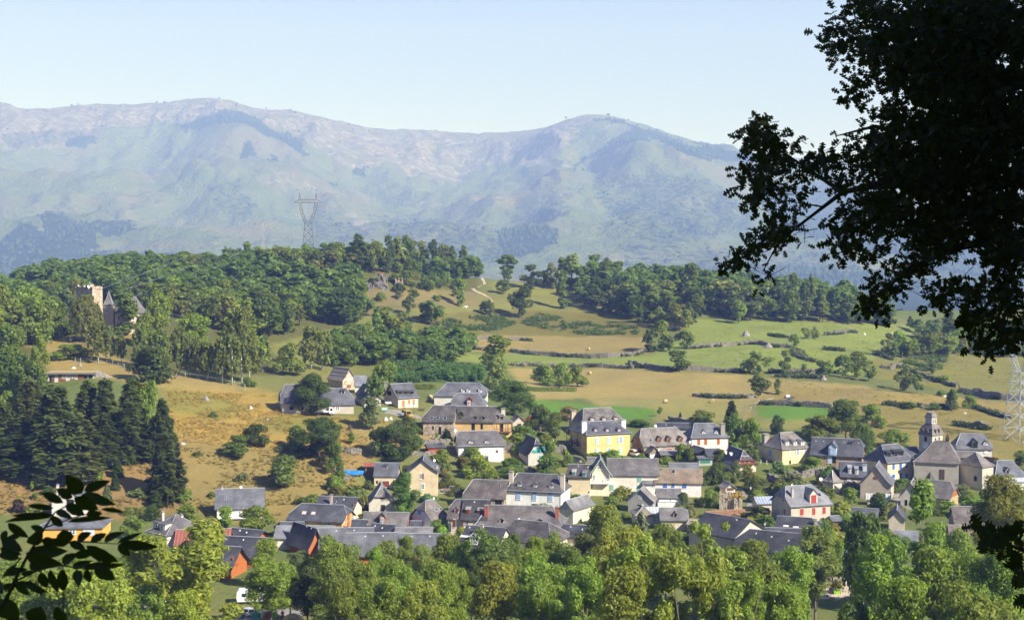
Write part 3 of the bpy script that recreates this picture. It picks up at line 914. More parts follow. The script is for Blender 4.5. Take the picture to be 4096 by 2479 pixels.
 def chim(s,xc,y,w,plane='M',c=(.5,.45,.38),mat='plaster',frac=None):
  pl={'M': s.D/2,'F': s.D*.25,'E': s.D*.12,'B': s.D*.72}.get(plane,s.D/2) if isinstance(plane,str) else plane
  p=s.on_face(xc,y,pl)
  wd=max(w/s.s,.35)
  x,top=p[0],p[2]
  zb=min(s.roof_h(min(max(x,0.05),s.W-.05),pl),top-.8)-.9
  b=MB(); d2=wd*.42
  b.box(x-wd/2,pl-d2,zb,x+wd/2,pl+d2,top-.34)
  b.box(x-wd/2-.07,pl-d2-.07,top-.46,x+wd/2+.07,pl+d2+.07,top-.36)
  o=b.build('chimney',M[mat],s.root,c)
  k=MB()
  for sx in (-1,1):
   for sy in (-1,1): k.box(x+sx*wd*.36-.05,pl+sy*d2*.7-.05,top-.38,x+sx*wd*.36+.05,pl+sy*d2*.7+.05,top-.08)
  k.box(x-wd/2-.05,pl-d2-.05,top-.08,x+wd/2+.05,pl+d2+.05,top)
  k.build('chimney_cap',M['paint'],o,(.3,.29,.28))
  return s
 def dish(s,xc,y,r=None,plane='M',c=(.78,.78,.78)):
  pl={'M': s.D/2,'F': -.3}.get(plane,s.D/2) if isinstance(plane,str) else plane
  p=s.on_face(xc,y,pl)
  dd=(r or 32)/s.s
  link('satellite_dish',UM['dish'],s.root,tuple(p),(-.35,0,.4),(dd,dd,dd),c)
  return s
 def vents(s,pts,c=(.7,.7,.72),sz=.42):
  for x,y in pts:
   p=s.on_roof(x,y)
   link('roof_vent',UM['vent'],s.root,(p[0],p[1]-.15,p[2]-.05),(0,0,0),(sz,sz,sz),c)
  return s
 def sky(s,x0,y0,x1,y1,open_=False,c=None,frame=(.5,.5,.52)):
  p=s.on_roof((x0+x1)/2,(y0+y1)/2)
  L,B=s.dims()
  f=max(0.05,min(.95,p[1]/(s.D/2)))
  sl=math.atan2(s.prof(min(f+.05,1))-s.prof(f-.05),.1*B/2)
  a,b=s.on_face(x0,(y0+y1)/2,p[1]),s.on_face(x1,(y0+y1)/2,p[1])
  wd=max(b[0]-a[0],.3)
  up,dn=s.on_roof((x0+x1)/2,y0),s.on_roof((x0+x1)/2,y1)
  ln=max(math.hypot(up[1]-dn[1],up[2]-dn[2]),.4)
  ln=min(ln,2.2)
  m=MB()
  m.box(-wd/2,-ln/2,-.05,wd/2,ln/2,.09)
  o=m.build('skylight',M['paint'],s.root,frame,loc=tuple(p),rot=(sl+(-.35 if open_ else 0),0,0))
  m=MB(); m.box(-wd*.42,-ln*.44,.09,wd*.42,ln*.44,.11)
  m.build('pane',M['glass'] if c is None else M['paint'],o,c)
  return s
 def dormer(s,x0,y0,x1,y1,style='p',wall=None,roof=None,wood=None,win=(.82,.82,.8),kind='w'):
  p=s.on_roof((x0+x1)/2,y1)
  yf=p[1]
  a,b=s.on_face(x0,y1,yf),s.on_face(x1,y1,yf)
  wd=max(b[0]-a[0],.5)
  tp=s.on_face((x0+x1)/2,y0,yf)
  hz=max(tp[2]-p[2],.5)
  xm=p[0]
  zf=p[2]
  wall=wall or s.wall_c; roof=roof or s.roof_c
  ww=wd*.5+.16
  hw=hz*(.66 if style=='p' else .96)           # cheek height
  def depth(z):                                       # where the roof reaches height z
   for k in range(60):
    y=yf+k*.1
    if s.roof_h(xm,y)>=z: return y
   return yf+4
  yb=depth(zf+hw); yt=depth(zf+hz*1.02)
  m=MB()
  z0=zf-.12
  m.quad((xm-ww,yf,z0),(xm+ww,yf,z0),(xm+ww,yf,zf+hw),(xm-ww,yf,zf+hw))
  m.quad((xm-ww,yf,z0),(xm-ww,yf,zf+hw),(xm-ww,yb,zf+hw))
  m.quad((xm+ww,yf,z0),(xm+ww,yb,zf+hw),(xm+ww,yf,zf+hw))
  if style=='p': m.quad((xm-ww,yf,zf+hw),(xm+ww,yf,zf+hw),(xm,yf,zf+hz))
  o=m.build('dormer',M['plaster' if wood is None else 'wood'],s.root,wall if wood is None else wood)
  r=MB(); ovx,ovy,t=.14,.22,.09
  if style=='p':
   slp=(hz-hw)/ww
   for sg in (-1,1):
    e0=(xm+sg*(ww+ovx),yf-ovy,zf+hw-ovx*slp); e1=(xm+sg*(ww+ovx),yb+.3,zf+hw-ovx*slp)
    t0,t1=(xm,yf-ovy,zf+hz+.06),(xm,yt+.2,zf+hz+.06)
    q=[e0,e1,t1,t0] if sg<0 else [e0,t0,t1,e1]
    r.quad(*q)
    q2=[(x,y,z-t) for x,y,z in q][::-1]
    r.quad(*q2)
    r.quad(e0,t0,(t0[0],t0[1],t0[2]-t),(e0[0],e0[1],e0[2]-t)); r.quad(e0,(e0[0],e0[1],e0[2]-t),(e1[0],e1[1],e1[2]-t),e1)
  elif style=='f':
   ybk=depth(zf+hz+.35)
   q=[(xm-ww-ovx,yf-ovy,zf+hz),(xm+ww+ovx,yf-ovy,zf+hz),(xm+ww+ovx,ybk+.2,zf+hz+.38),(xm-ww-ovx,ybk+.2,zf+hz+.38)]
   r.quad(*q); r.quad(*[(x,y,z-.12) for x,y,z in q][::-1])
   for i in range(4):
    a1,b1=q[i],q[(i+1) % 4]
    r.quad(b1,a1,(a1[0],a1[1],a1[2]-.12),(b1[0],b1[1],b1[2]-.12))
  ro=r.build('dormer_roof',M['slate'],o,roof); ro['lichen']=float(s.lich)
  wz=hw*.86
  if kind=='k':
   link('opening',UM['opening'],o,(xm,yf-.03,zf+.05),(0,0,0),(wd*.8,1,wz),None)
  elif kind=='s':
   link('shutter',UM['shutter'],o,(xm,yf-.03,zf+.05),(0,0,0),(wd*.8,1,wz),win)
  else:
   link('window',UM['window'],o,(xm,yf-.03,zf+.06),(0,0,0),(wd*.78,1,wz),win)
   link('pane',UM['pane'],o,(xm,yf-.03,zf+.06),(0,0,0),(wd*.78,1,wz))
  return s
 def rail(s,x0,x1,y0,depth=1.1,hgt=1.0,c=(.8,.8,.8),n=None,face=0.0,floor=True,posts=None):
  a,b=s.on_face(x0,y0,face-depth),s.on_face(x1,y0,face-depth)
  z=a[2]
  m=MB()
  xa,xb,yf=a[0],b[0],face-depth
  if floor: m.box(xa-.1,yf-.05,z-.18,xb+.1,face-.02,z)
  m.box(xa,yf,z+hgt-.07,xb,yf+.07,z+hgt); m.box(xa,yf,z+.08,xb,yf+.05,z+.13)
  k=n or int((xb-xa)/.3)
  for i in range(k+1):
   x=xa+(xb-xa)*i/k
   m.box(x-.03,yf+.01,z,x+.03,yf+.06,z+hgt-.07)
  for x in (xa,xb): m.box(x-.04,yf,z+hgt-.07,x+.04,face-.02,z+hgt)
  if posts:
   for i in range(posts):
    x=xa+(xb-xa)*i/(posts-1)
    m.box(x-.06,yf,z,x+.06,yf+.12,s.h)
  m.build('balcony',M['paint'],s.root,c)
  return s
ALLH=[]
# ================================================================== HOUSES OF THE VILLAGE
CREAM,BEIGE,WHITE,GREYW,OCHRE,YELL,TAN=(.70,.63,.515),(.57,.50,.40),(.80,.79,.76),(.43,.41,.37),(.56,.39,.17),(.66,.50,.215),(.62,.50,.32)
STONE,STONEY,STONEG=(.40,.34,.26),(.55,.42,.24),(.38,.35,.30)
SL,SLD,SLB,LIC,LICL=(.155,.16,.178),(.085,.088,.10),(.14,.125,.115),(.21,.19,.17),(.30,.265,.225)
REDS,BLUES,PBLUE,PALEB,GREENS,TEAL,ORNG,BRWN,WOODO,WOODB=(.36,.055,.045),(.035,.13,.50),(.36,.58,.78),(.36,.44,.66),(.22,.40,.33),(.05,.30,.27),(.42,.115,.04),(.13,.05,.03),(.42,.135,.038),(.20,.085,.035)
H=House
# --- upper left,around the truck
h=H('farmhouse','long grey slate farmhouse wing with half hipped left end, behind the big dark tree',1,(380,503),640,14,7,h=3.0,ry=291,q=(.5,1),hh=(1.2,0),wall=(.5,.45,.38),roof=SL)
h.w('F',472,548,522,592,'k').w('F',615,550,650,592,'k').vents([(418,318)],(.1,.1,.1))
h=H('farmhouse','lower grey slate wing with half hipped right end beside the white truck',1,(640,529),1238,9,8,h=2.7,ry=338,q=(1,.4),hh=(0,2.0),wall=(.5,.45,.38),roof=SL)
h.w('F',1022,550,1070,600,'w').w('F',935,550,970,598,'d',TEAL).dormer(1095,362,1125,398,'f',roof=SLD,kind='k')
h=H('stone_barn','pale stone barn with tin roof and open shed at the edge of the birches',1,(1105,232),1252,42,8,h=3.0,ry=100,kind='g',wall=(.66,.58,.45),wm='stone',roof=(.22,.19,.165),rm='tin',cat='barn')
h.w('F',1163,218,1195,250,'s',WHITE,sur=None).w('F',1155,292,1203,330,'s',(.22,.1,.06),sur=None)
H('cottage','small pale grey roofed house hidden behind the leaning pine and the barn',1,(1250,300),1450,5,6,h=2.5,ry=186,q=(1,.2),hh=(0,2),wall=(.6,.58,.54),roof=(.30,.31,.33))
h=H('house','grey house with three dark raised roof windows and orange doors',1,(1768,447),2008,32,9,h=3.1,ry=277,wall=(.62,.55,.45),roof=SL,gut=True)
h.w('F',1812,476,1846,558,'s',(.50,.20,.05)).w('F',1885,470,1912,522,'s',(.50,.20,.05)).w('F',1940,466,1965,516,'s',(.50,.20,.05)).w('L',1640,368,1684,418,'k')
for x in (1790,1860,1928): h.dormer(x-24,370,x+24,404,'f',roof=(.11,.115,.12),kind='k',wall=(.12,.11,.11))
h.chim(1607,255,48,c=(.18,.17,.16))
H('annexe','low grey annexe with a cream awning on the left of the three dormer house',1,(1365,460),1560,22,5,h=2.5,ry=352,kind='g',wall=(.45,.43,.39),roof=SL).w('F',1440,412,1455,432,'k').w('F',1465,412,1480,432,'k')
h=H('shed','small grey gabled shed with a dark square window, left of the grey annexe',1,(1310,408),1500,20,5,h=2.8,ry=296,kind='g',wall=(.47,.44,.40),roof=SL,cat='shed')
h.w('F',1390,346,1438,397,'k')
h=H('house','large grey slate house with three white dormers at the edge of the cornfield',10,(90,1478),598,-3,10,h=2.8,ry=1355,q=(.05,.35),hh=(3.5,2.2),wall=(.6,.58,.53),roof=(.19,.195,.21))
for a,b in ((360,384),(415,438),(532,553)): h.dormer(a,1405,b,1452,'p',WHITE)
h.chim(285,1345,1,'M') if False else None
h=H('house','grey roofed house with one tall red brown dormer, behind the long farmhouse',2,(320,258),710,-3,9,h=2.3,ry=98,q=(.6,.25),hh=(1.2,2.2),wall=(.55,.5,.43),roof=(.20,.20,.21))
h.dormer(503,146,553,243,'p',wood=(.24,.06,.03),roof=(.2,.06,.035)).chim(347,116,26,c=(.6,.45,.38))
h=H('longhouse','rubble stone end of the long farmhouse with three blue skylights',2,(-23,424),335,-5,9,h=4.2,ry=243,q=(.35,1),hh=(2.2,0),wall=(.47,.40,.31),wm='stone',roof=SLB,lich=.3)
h.w('F',85,487,105,530,'k',sur=None).w('F',163,495,195,588,'k').w('F',22,455,45,470,'s',(.3,.1,.07),sur=None)
for x in (80,152,238): h.sky(x-19,378,x+19,408,frame=(.33,.42,.52))
h=H('longhouse','ochre middle of the long farmhouse with white framed windows and two stone dormers',2,(335,427),822,-4,9,h=4.3,ry=252,q=(1,1),wall=OCHRE,roof=SLB,lich=.3)
h.w('F',555,457,595,535,'k',sur=(.8,.78,.72)).w('F',663,462,691,525,'k',sur=(.8,.78,.72))
h.dormer(578,368,620,402,'p',(.45,.4,.34),kind='k').dormer(676,372,718,406,'p',(.45,.4,.34),kind='k')
h=H('longhouse','ochre hipped end of the long farmhouse with wooden balcony and two skylights',2,(824,437),1033,12,8.5,h=5.3,ry=290,q=(.9,0),hh=(.3,3.6),wall=OCHRE,roof=LIC,lich=.35)
h.w('F',890,462,934,556,'k',sur=(.8,.78,.72)).w('F',918,590,940,660,'d',(.7,.66,.6)).rail(830,1030,560,1.0,.95,(.18,.09,.05),posts=4).chim(930,275,48).sky(838,350,878,384,frame=(.45,.55,.62)).sky(900,345,935,376,frame=(.45,.55,.62)).dormer(895,370,940,408,'f',(.35,.28,.2),kind='k')
H('stone_shed','low beige shed with a dark slit opening below the orange flowering bush',2,(1045,440),1215,12,5,h=2.3,ry=365,kind='g',wall=(.5,.45,.37),roof=(.33,.29,.25),cat='shed').w('F',1102,460,1148,478,'k',sur=None)
h=H('house','white house with two white dormers behind a leafy trellis',2,(400,720),944,8,8.5,h=3.5,ry=545,q=(.7,.35),hh=(.6,1.6),wall=WHITE,roof=(.185,.175,.17),lich=.25,gut=True)
h.dormer(527,655,562,695,'p',WHITE).dormer(721,652,754,692,'p',WHITE).w('F',724,766,776,862,'d',(.8,.8,.78)).w('F',843,772,872,806,'w',(.3,.12,.08)).w('L',345,640,357,690,'k',sur=None).w('L',350,745,365,812,'k',sur=None).chim(360,508,40,c=(.35,.32,.3)).dish(364,540,36,'F').w('F',515,800,590,860,'k',sur=None)
h=H('wooden_shed','red orange wooden shed with flat slate roof and a small window',2,(42,737),236,18,3.2,h=2.1,ry=690,wall=(.42,.085,.025),wm='wood',roof=(.13,.13,.14),cat='shed',cap=False)
h.w('F',65,735,102,757,'w',(.42,.085,.025),sur=None)
h=H('boathouse_barn','narrow barn with steep dark roof and teal glazed gable',2,(1232,815),1440,16,9,h=3.4,ry=640,kind='g',q=(.72,1),hh=(.9,0),wall=(.5,.48,.44),roof=SLD,cat='barn',ov=.55)
h.w('F',1330,735,1425,806,'w',(.03,.34,.30),sur=None).w('F',1362,842,1415,905,'d',(.03,.34,.30),sur=None).w('F',1280,775,1330,806,'s',(.03,.34,.30),sur=None).chim(1326,655,26,'F',(.2,.2,.2))
# --- yellow house and what stands behind it
h=H('manor','big old house with grey lichen covered roof, behind the yellow house',2,(1890,450),2390,18,12,h=5,d=434,ry=272,q=(.0,.0),hh=(2.2,2.2),wall=(.5,.45,.36),roof=LIC,lich=.8)
for x,y in ((1995,385),(2138,382),(2278,375)): h.dormer(x-22,y-4,x+22,y+42,'p',wood=WOODB)
h.chim(1770,295,60,'B',(.5,.42,.34))
h=H('yellow_house','bright yellow house with pale blue shutters and white chimneys',2,(1932,587),2451,20,12.5,yb=862,ry=428,q=(0,0),hh=(2.9,2.4),wall=YELL,roof=(.145,.15,.17),gut=True)
for x in (2037,2176,2316): h.dormer(x-15,512,x+17,553,'p',wood=(.3,.09,.05))
for x0,y0,x1,y1,k in ((2036,622,2068,705,'s'),(2175,616,2207,698,'s'),(2317,612,2347,690,'o'),(2036,750,2066,812,'s'),(2315,740,2345,820,'s')): h.w('F',x0,y0,x1,y1,k,PBLUE,sur=(.8,.74,.6))
h.w('F',2170,752,2208,860,'d',PBLUE,sur=(.8,.74,.6))
h.chim(1893,424,58,'F',WHITE).chim(2362,405,56,'M',WHITE).vents([(1957,458),(2100,455),(2248,445),(2085,525),(2218,512)],(.3,.3,.32))
h.w('L',1740,640,1768,735,'d',BRWN).w('L',1808,640,1838,735,'d',BRWN)
for zz in (0,):
 m=MB()
 zf=h.h*.46
 m.box(-1.2,.3,zf,0,h.D-.3,zf+.16); m.box(-1.2,.3,zf+.95,-1.12,h.D-.3,zf+1.03)
 for i in range(34): m.box(-1.18,.4+i*.35,zf+.16,-1.13,.45+i*.35,zf+.95)
 for i in range(4): m.box(-1.2,.35+i*3.9,zf+.16,-1.08,.47+i*3.9,h.h)
 m.build('balcony',M['paint'],h.root,(.12,.07,.045))
# --- right of the yellow house
h=H('farmhouse','rubble stone farmhouse with pale lichen roof and three triangular wooden dormers',3,(525,420),1072,17,9,h=3.4,ry=209,q=(.55,.3),hh=(.9,2.2),wall=(.42,.37,.29),wm='stone',roof=(.30,.265,.235),lich=1.0)
for x in (708,820,961): h.dormer(x-19,310,x+21,384,'p',wood=(.30,.17,.09),roof=(.1,.1,.11),win=(.3,.14,.08))
h.sky(585,345,618,368,frame=(.35,.4,.45)).w('L',425,300,466,430,'s',(.24,.085,.04),sur=None).w('L',460,455,495,505,'s',(.25,.05,.04),sur=None).w('F',692,462,730,498,'s',(.33,.07,.05)).w('F',790,458,865,478,'s',(.38,.09,.06)).dish(665,188,38)
h=H('stone_shed','little stone shed with white door in front of the rubble farmhouse',3,(592,500),712,22,4,h=2.2,ry=436,kind='g',wall=STONE,wm='stone',roof=(.16,.15,.145),cat='shed',lich=.4)
h.w('F',608,530,650,580,'d',WHITE).dish(608,552,34,'F')
H('carport','brown timber shelter with striped metal roof behind a green hedge',3,(735,524),905,6,4,h=2.1,ry=480,wall=(.17,.075,.04),wm='wood',roof=(.17,.16,.16),rm='tin',cat='shed').dish(708,482,34)
h=H('house','white house with orange red shutters and steep grey hipped roof',3,(1094,321),1531,10,8,h=4.8,ry=154,q=(0,0),hh=(1.9,2.9),wall=(.77,.70,.60),roof=(.20,.205,.22),lich=.25,gut=True)
h.dormer(1225,240,1253,282,'p',WHITE).dormer(1374,238,1402,280,'p',WHITE)
for x0,y0,x1,y1 in ((1163,342,1196,414),(1246,340,1279,412),(1397,336,1430,408),(1160,468,1194,502)): h.w('F',x0,y0,x1,y1,'s',ORNG,sur=(.8,.75,.66))
h.chim(1461,155,54,'E',(.30,.28,.25)).dish(1075,378,30,'F')
H('house','long low dark roofed building behind the house with orange red shutters',3,(690,208),1050,-6,8,h=2.4,ry=150,wall=GREYW,roof=SLD).vents([(788,178),(888,190)]).w('R',1005,205,1025,220,'k',sur=None)
H('garage','dark slate garage with wide roof in front of the house with orange red shutters',3,(1290,540),1442,6,6,h=2.5,ry=455,wall=(.5,.45,.38),roof=(.12,.125,.14),cat='garage')
h=H('garage','open dark gabled garage with brown doors left of the slate garage',3,(1180,505),1312,22,6,h=2.3,ry=452,kind='g',wall=(.16,.14,.13),roof=(.12,.125,.14),cat='garage')
h=H('green_shed','small shed with wide green doors among the shrubs',3,(1180,570),1340,4,4,h=2.2,ry=540,wall=(.42,.43,.4),roof=(.2,.2,.21),cat='shed',cap=False)
h.w('F',1197,575,1318,630,'g',(.05,.22,.13),sur=None)
h=H('chalet_house','blue grey roofed house with brown timber balcony in its half hipped gable',3,(1610,640),1862,14,10,h=2.6,ry=490,kind='g',q=(.5,1),hh=(1.6,0),wall=(.60,.52,.42),roof=(.105,.115,.14),ov=.6)
h.sky(1490,490,1543,527,True,(.7,.66,.6),(.6,.56,.5)).sky(1550,505,1612,542,True,(.7,.66,.6),(.6,.56,.5))
h.rail(1612,1858,642,1.2,1.0,(.25,.085,.035),posts=3).w('F',1685,545,1722,640,'d',WOODB).w('F',1735,545,1770,640,'d',WOODB)
h=H('house','cream house with pale lichen roof, three white dormers and a kitchen garden below',4,(74,480),362,26,11,h=4.6,ry=318,q=(0,0),hh=(3.2,2.4),wall=(.74,.58,.32),roof=(.29,.255,.22),lich=.7,gut=True)
for a,b in ((112,132),(190,212),(263,285)): h.dormer(a,403,b,446,'f',WHITE,roof=(.2,.19,.18))
h.w('F',136,487,157,555,'s',(.62,.58,.5)).w('F',214,482,236,543,'o',(.66,.68,.74)).w('F',287,474,307,535,'o',(.66,.68,.74)).w('F',140,595,158,630,'k')
h.z=3
h.w('L',2014,470,2050,552,'s',(.33,.37,.47)).w('L',2018,592,2048,630,'k').chim(1975,278,60,9.0,(.33,.30,.26))
h.z=4
h=H('long_barn','long slate barn of brown stone with pale blue hayloft dormer',4,(358,530),858,-18,9,h=3.0,ry=377,q=(1,.6),hh=(0,.9),wall=(.50,.38,.27),wm='stone',roof=(.125,.128,.148),cat='barn')
h.dormer(536,418,600,545,'p',(.45,.55,.68),roof=(.2,.2,.22),win=(.42,.53,.68),kind='s').w('F',522,558,562,622,'d',(.52,.6,.70)).w('F',565,560,603,622,'k').vents([(405,405),(480,408),(685,415),(828,422)])
h.dormer(745,415,765,438,'f',roof=SLD,kind='k')
h=H('house','house with deep blue shutters and tall slate pyramid roof, left of the church',4,(1114,614),1374,27,9.5,h=5.0,ry=437,q=(0,0),hh=(1.9,1.2),wall=(.68,.57,.38),roof=(.165,.17,.19),gut=True)
for x0,y0,x1,y1 in ((1163,617,1182,686),(1231,612,1255,680),(1292,608,1310,672),(1158,732,1186,768),(1232,720,1254,792),(1287,722,1312,770)): h.w('F',x0,y0,x1,y1,'s',BLUES)
for x,y in ((1128,500),(1198,492),(1252,488)): h.dormer(x-16,y+14,x+18,y+58,'f',(.06,.06,.06),roof=(.05,.055,.06),kind='k')
h.vents([(1008,540),(1020,500)],(.3,.22,.2))
H('house','plain slate roof showing between the blue shuttered house and the church tower',4,(1290,545),1440,8,7,h=3,ry=460,wall=CREAM,roof=SL)
h=H('stone_house','low stone house with dark roof, two white dormers and a metal clad chimney',4,(656,748),905,-10,9,h=2.3,ry=610,wall=(.42,.34,.25),wm='stone',roof=(.12,.125,.145))
h.dormer(729,668,750,726,'f',WHITE,roof=(.5,.5,.5)).dormer(797,678,818,736,'f',WHITE,roof=(.5,.5,.5)).chim(888,633,40,'F',(.52,.58,.66)).w('F',712,785,748,806,'s',(.7,.7,.7),sur=None).w('F',782,793,812,808,'s',(.7,.7,.7),sur=None)
h=H('gable_house','grey beige gable house with one small red brown shutter and a black roof window',4,(845,818),1147,-19,9,h=4.0,ry=652,kind='g',wall=(.46,.40,.32),roof=(.20,.205,.22))
h.w('F',982,752,1015,779,'s',(.30,.065,.035),sur=None)
H('lean_to','pale tin lean-to against the grey beige gable house above the fig tree',4,(918,968),1135,-10,3,h=1.8,ry=922,wall=(.5,.47,.42),roof=(.5,.47,.44),rm='tin',cat='shed',cap=False)
h=H('turret','little square turret with pointed pyramid roof behind the grey gable house',4,(575,806),662,38,3.4,h=3,ry=690,q=(0,0),hh=(1.65,1.65),wall=(.5,.47,.42),roof=(.33,.29,.25),lich=.6,cat='tower',kick=.5)
h=H('gable_house','narrow grey gable house with white balcony steps, beside the red shuttered house',4,(452,868),640,-19,6.5,h=6,d=381,ry=790,kind='g',wall=(.46,.44,.41),roof=(.30,.27,.24),lich=.5)
h.dish(455,780,36,'F')
m=MB()
for i in range(7): m.box(h.W,1+i*.3,.2+i*.28,h.W+1.0,1.35+i*.3,.5+i*.28)
m.box(h.W,3.1,2.0,h.W+1.1,5.0,2.2); m.box(h.W+1.0,3.1,2.2,h.W+1.08,5.0,3.1); m.box(h.W,3.05,2.2,h.W+1.08,3.13,3.1)
m.build('balcony',M['paint'],h.root,WHITE)
h=H('house','big grey beige house with red shutters and a tall red shuttered dormer',4,(160,1043),553,19,9,h=5.0,ry=841,q=(.5,.4),hh=(1.0,2.4),wall=(.52,.46,.37),roof=(.33,.335,.345),lich=.12,gut=True)
for x0,y0,x1,y1 in ((248,1072,282,1138),(370,1063,398,1132),(472,1054,500,1122)): h.w('F',x0,y0,x1,y1,'s',REDS,sur=(.7,.62,.5))
h.dormer(352,880,414,1018,'p',(.6,.55,.46),win=REDS,kind='s').sky(420,916,455,952,frame=(.45,.47,.5)).chim(172,860,24,'F',(.4,.36,.32)).dish(170,842,28,'M').w('L',88,952,108,1008,'o',REDS).w('L',88,1075,105,1130,'s',REDS).vents([],())
H('porch','small slate entry porch with red posts on the right of the red shuttered house',4,(575,1185),650,12,3,h=2.4,ry=1142,wall=(.36,.1,.07),roof=(.2,.21,.23),cat='porch')
h=H('house','dark slate roof with pale open roof lights, in front of the red shuttered house',8,(1490,522),1900,-18,8,h=2.6,ry=412,q=(1,.35),hh=(0,1.8),wall=(.5,.47,.42),roof=SLD)
for a,b,c,d in ((1560,475,1614,520),(1656,490,1712,527),(1756,508,1810,532)): h.sky(a,b,c,d,True,(.72,.68,.62),(.6,.58,.55))
h.chim(1880,428,26,'F',(.5,.43,.35))
h=H('hall','tall dark roofed hall with grey roughcast gable facing right',8,(1060,614),1398,46,11,h=5.0,ry=437,kind='g',wall=(.46,.42,.36),roof=(.075,.077,.087),cat='hall')
h.vents([(1100,442)]).w('F',1150,520,1175,535,'k',sur=None)
h=H('hall','broad dark hall with lined slate roof and red shuttered windows under its eave',8,(1056,714),1790,-26,13,h=4.4,ry=556,q=(.55,.5),hh=(1.5,2),wall=(.44,.40,.34),roof=(.07,.072,.08),cat='hall')
h.vents([(1292,574),(1445,608),(1612,646)])
h.w('F',1090,770,1112,850,'o',REDS).w('F',1180,780,1205,860,'o',REDS)
h=H('hall','low dark connecting roof between the two big halls',8,(1400,612),1795,-8,8,h=3,ry=520,wall=(.46,.42,.36),roof=(.10,.10,.113),cat='hall')
h.vents([(1520,554)])
h=H('metal_shed','beige shed with ribbed blue grey metal roof beside the lane',8,(1312,270),1505,6,5,h=2.3,ry=206,wall=(.5,.45,.37),roof=(.33,.37,.45),rm='tin',cat='shed',cap=False)
H('cottage','tiny cottage with pale grey gable beside the lane and hedge',3,(1500,920),1612,16,3.6,h=2.1,ry=870,kind='g',wall=(.55,.5,.43),roof=(.36,.32,.27),cat='cottage').w('F',1515,925,1595,955,'s',(.12,.06,.05),sur=None)
# --- middle
h=H('house','white house with deep blue windows under a tan lichen roof',3,(662,851),1208,-6,7,h=3.7,ry=697,wall=(.74,.72,.70),roof=(.36,.265,.175),lich=.7)
for x0,y0,x1,y1 in ((755,864,803,924),(857,864,890,922),(985,866,1033,928)): h.w('F',x0,y0,x1,y1,'s',(.06,.15,.50),sur=(.78,.77,.74))
h.sky(858,712,895,752,frame=(.36,.38,.45)).chim(725,690,40,'M',(.25,.24,.23))
H('house','narrow white extension with grey roof and white grid window beside the green shuttered house',3,(522,863),660,-3,5,h=3.4,ry=744,wall=(.74,.72,.70),roof=(.24,.24,.25)).w('F',615,877,656,915,'w')
h=H('annexe','white glazed annexe with grey roof and two small square roof windows',3,(690,1030),958,-2,5,h=2.7,ry=933,wall=(.74,.72,.70),roof=(.26,.245,.23),lich=.15)
h.sky(776,950,802,972,frame=(.6,.58,.54)).sky(868,950,895,972,frame=(.6,.58,.54)).w('F',700,1042,830,1092,'s',(.78,.8,.84),sur=None).w('F',840,1042,950,1092,'s',(.78,.8,.84),sur=None)
H('house','grey roof just behind the tan lichen roof',3,(842,692),1168,0,5,h=2.4,ry=628,wall=WHITE,roof=(.24,.24,.245))
h=H('house','long whitewashed house with green shutters and grey brown slate roof',3,(100,763),692,-3,9,h=5.2,ry=574,wall=(.72,.67,.58),roof=(.205,.19,.18),lich=.35)
for x0,y0,x1,y1 in ((446,777,495,852),(446,892,494,965),(113,890,162,960)): h.w('F',x0,y0,x1,y1,'s',GREENS)
m=MB(); m.box(-.1,-.25,-2,h.W+.1,-.03,.9); m.build('plinth',M['plaster'],h.root,(.3,.28,.25))
h=H('gabled_wing','cream gabled wing with green bargeboards and a white balcony with garden chairs',2,(1978,1052),2208,-2,9,h=5.6,ry=875,kind='g',wall=(.72,.65,.50),roof=(.24,.225,.215),lich=.3,ov=.7)
h.w('F',2066,940,2104,1003,'w').w('F',2000,1070,2034,1135,'w').w('F',2150,1075,2186,1140,'w').w('F',1964,1175,1998,1235,'s',GREENS).w('F',2206,1186,2250,1256,'s',GREENS)
h.rail(1972,2204,1168,1.3,1.0,(.78,.79,.76),n=12,posts=3)
m=MB()
for sg in (0,1):
 x0,x1=(-.75,h.W/2) if sg==0 else (h.W/2,h.W+.75)
 z0,z1=(h.h-1.0,h.rz-.1) if sg==0 else (h.rz-.1,h.h-1.0)
 m.quad((x0,-.75,z0),(x1,-.75,z1),(x1,-.75,z1+.3),(x0,-.75,z0+.3)); m.quad((x0,-.7,z0),(x0,-.7,z0+.3),(x1,-.7,z1+.3),(x1,-.7,z1))
m.build('bargeboard',M['paint'],h.root,(.35,.52,.45))
h=H('house','cream house with dark roof and two green dormers, left of the balcony gable',2,(1708,1087),1972,-6,8,h=5.0,ry=943,wall=(.68,.57,.38),roof=(.13,.12,.115))
h.dormer(1762,1030,1792,1075,'f',GREENS,roof=(.6,.57,.52),win=GREENS).dormer(1886,1045,1916,1092,'f',GREENS,roof=(.3,.3,.32),win=GREENS).vents([(1830,962),(1945,978)],(.7,.68,.65))
h=H('barn','tan gabled barn with long mossy slate slope, below the clipped round bush',2,(1716,1030),2003,30,10,h=2.4,d=405,ry=868,kind='g',wall=(.48,.38,.26),roof=(.15,.15,.15),lich=.4,cat='barn')
H('house','small flat grey roof tucked between the tan barn and the balcony gable',2,(1950,918),2095,0,5,h=3,d=408,ry=858,wall=CREAM,roof=(.24,.235,.23))
h=H('white_house','white house with pale blue closed shutters, three white dormers and two tall chimneys',7,(670,348),1324,-15,10,h=4.0,ry=160,q=(0,0),hh=(1.6,2.0),wall=(.82,.82,.81),roof=(.14,.13,.13),lich=.25,gut=True)
for x0,x1,y in ((808,840,312),(998,1030,323),(1188,1221,333)): h.dormer(x0,y-58,x1,y,'p',(.66,.64,.6))
for x0,y0,x1,y1 in ((791,376,842,465),(981,386,1032,474),(1173,395,1224,485)): h.w('F',x0,y0,x1,y1,'s',PALEB,sur=(.8,.8,.79))
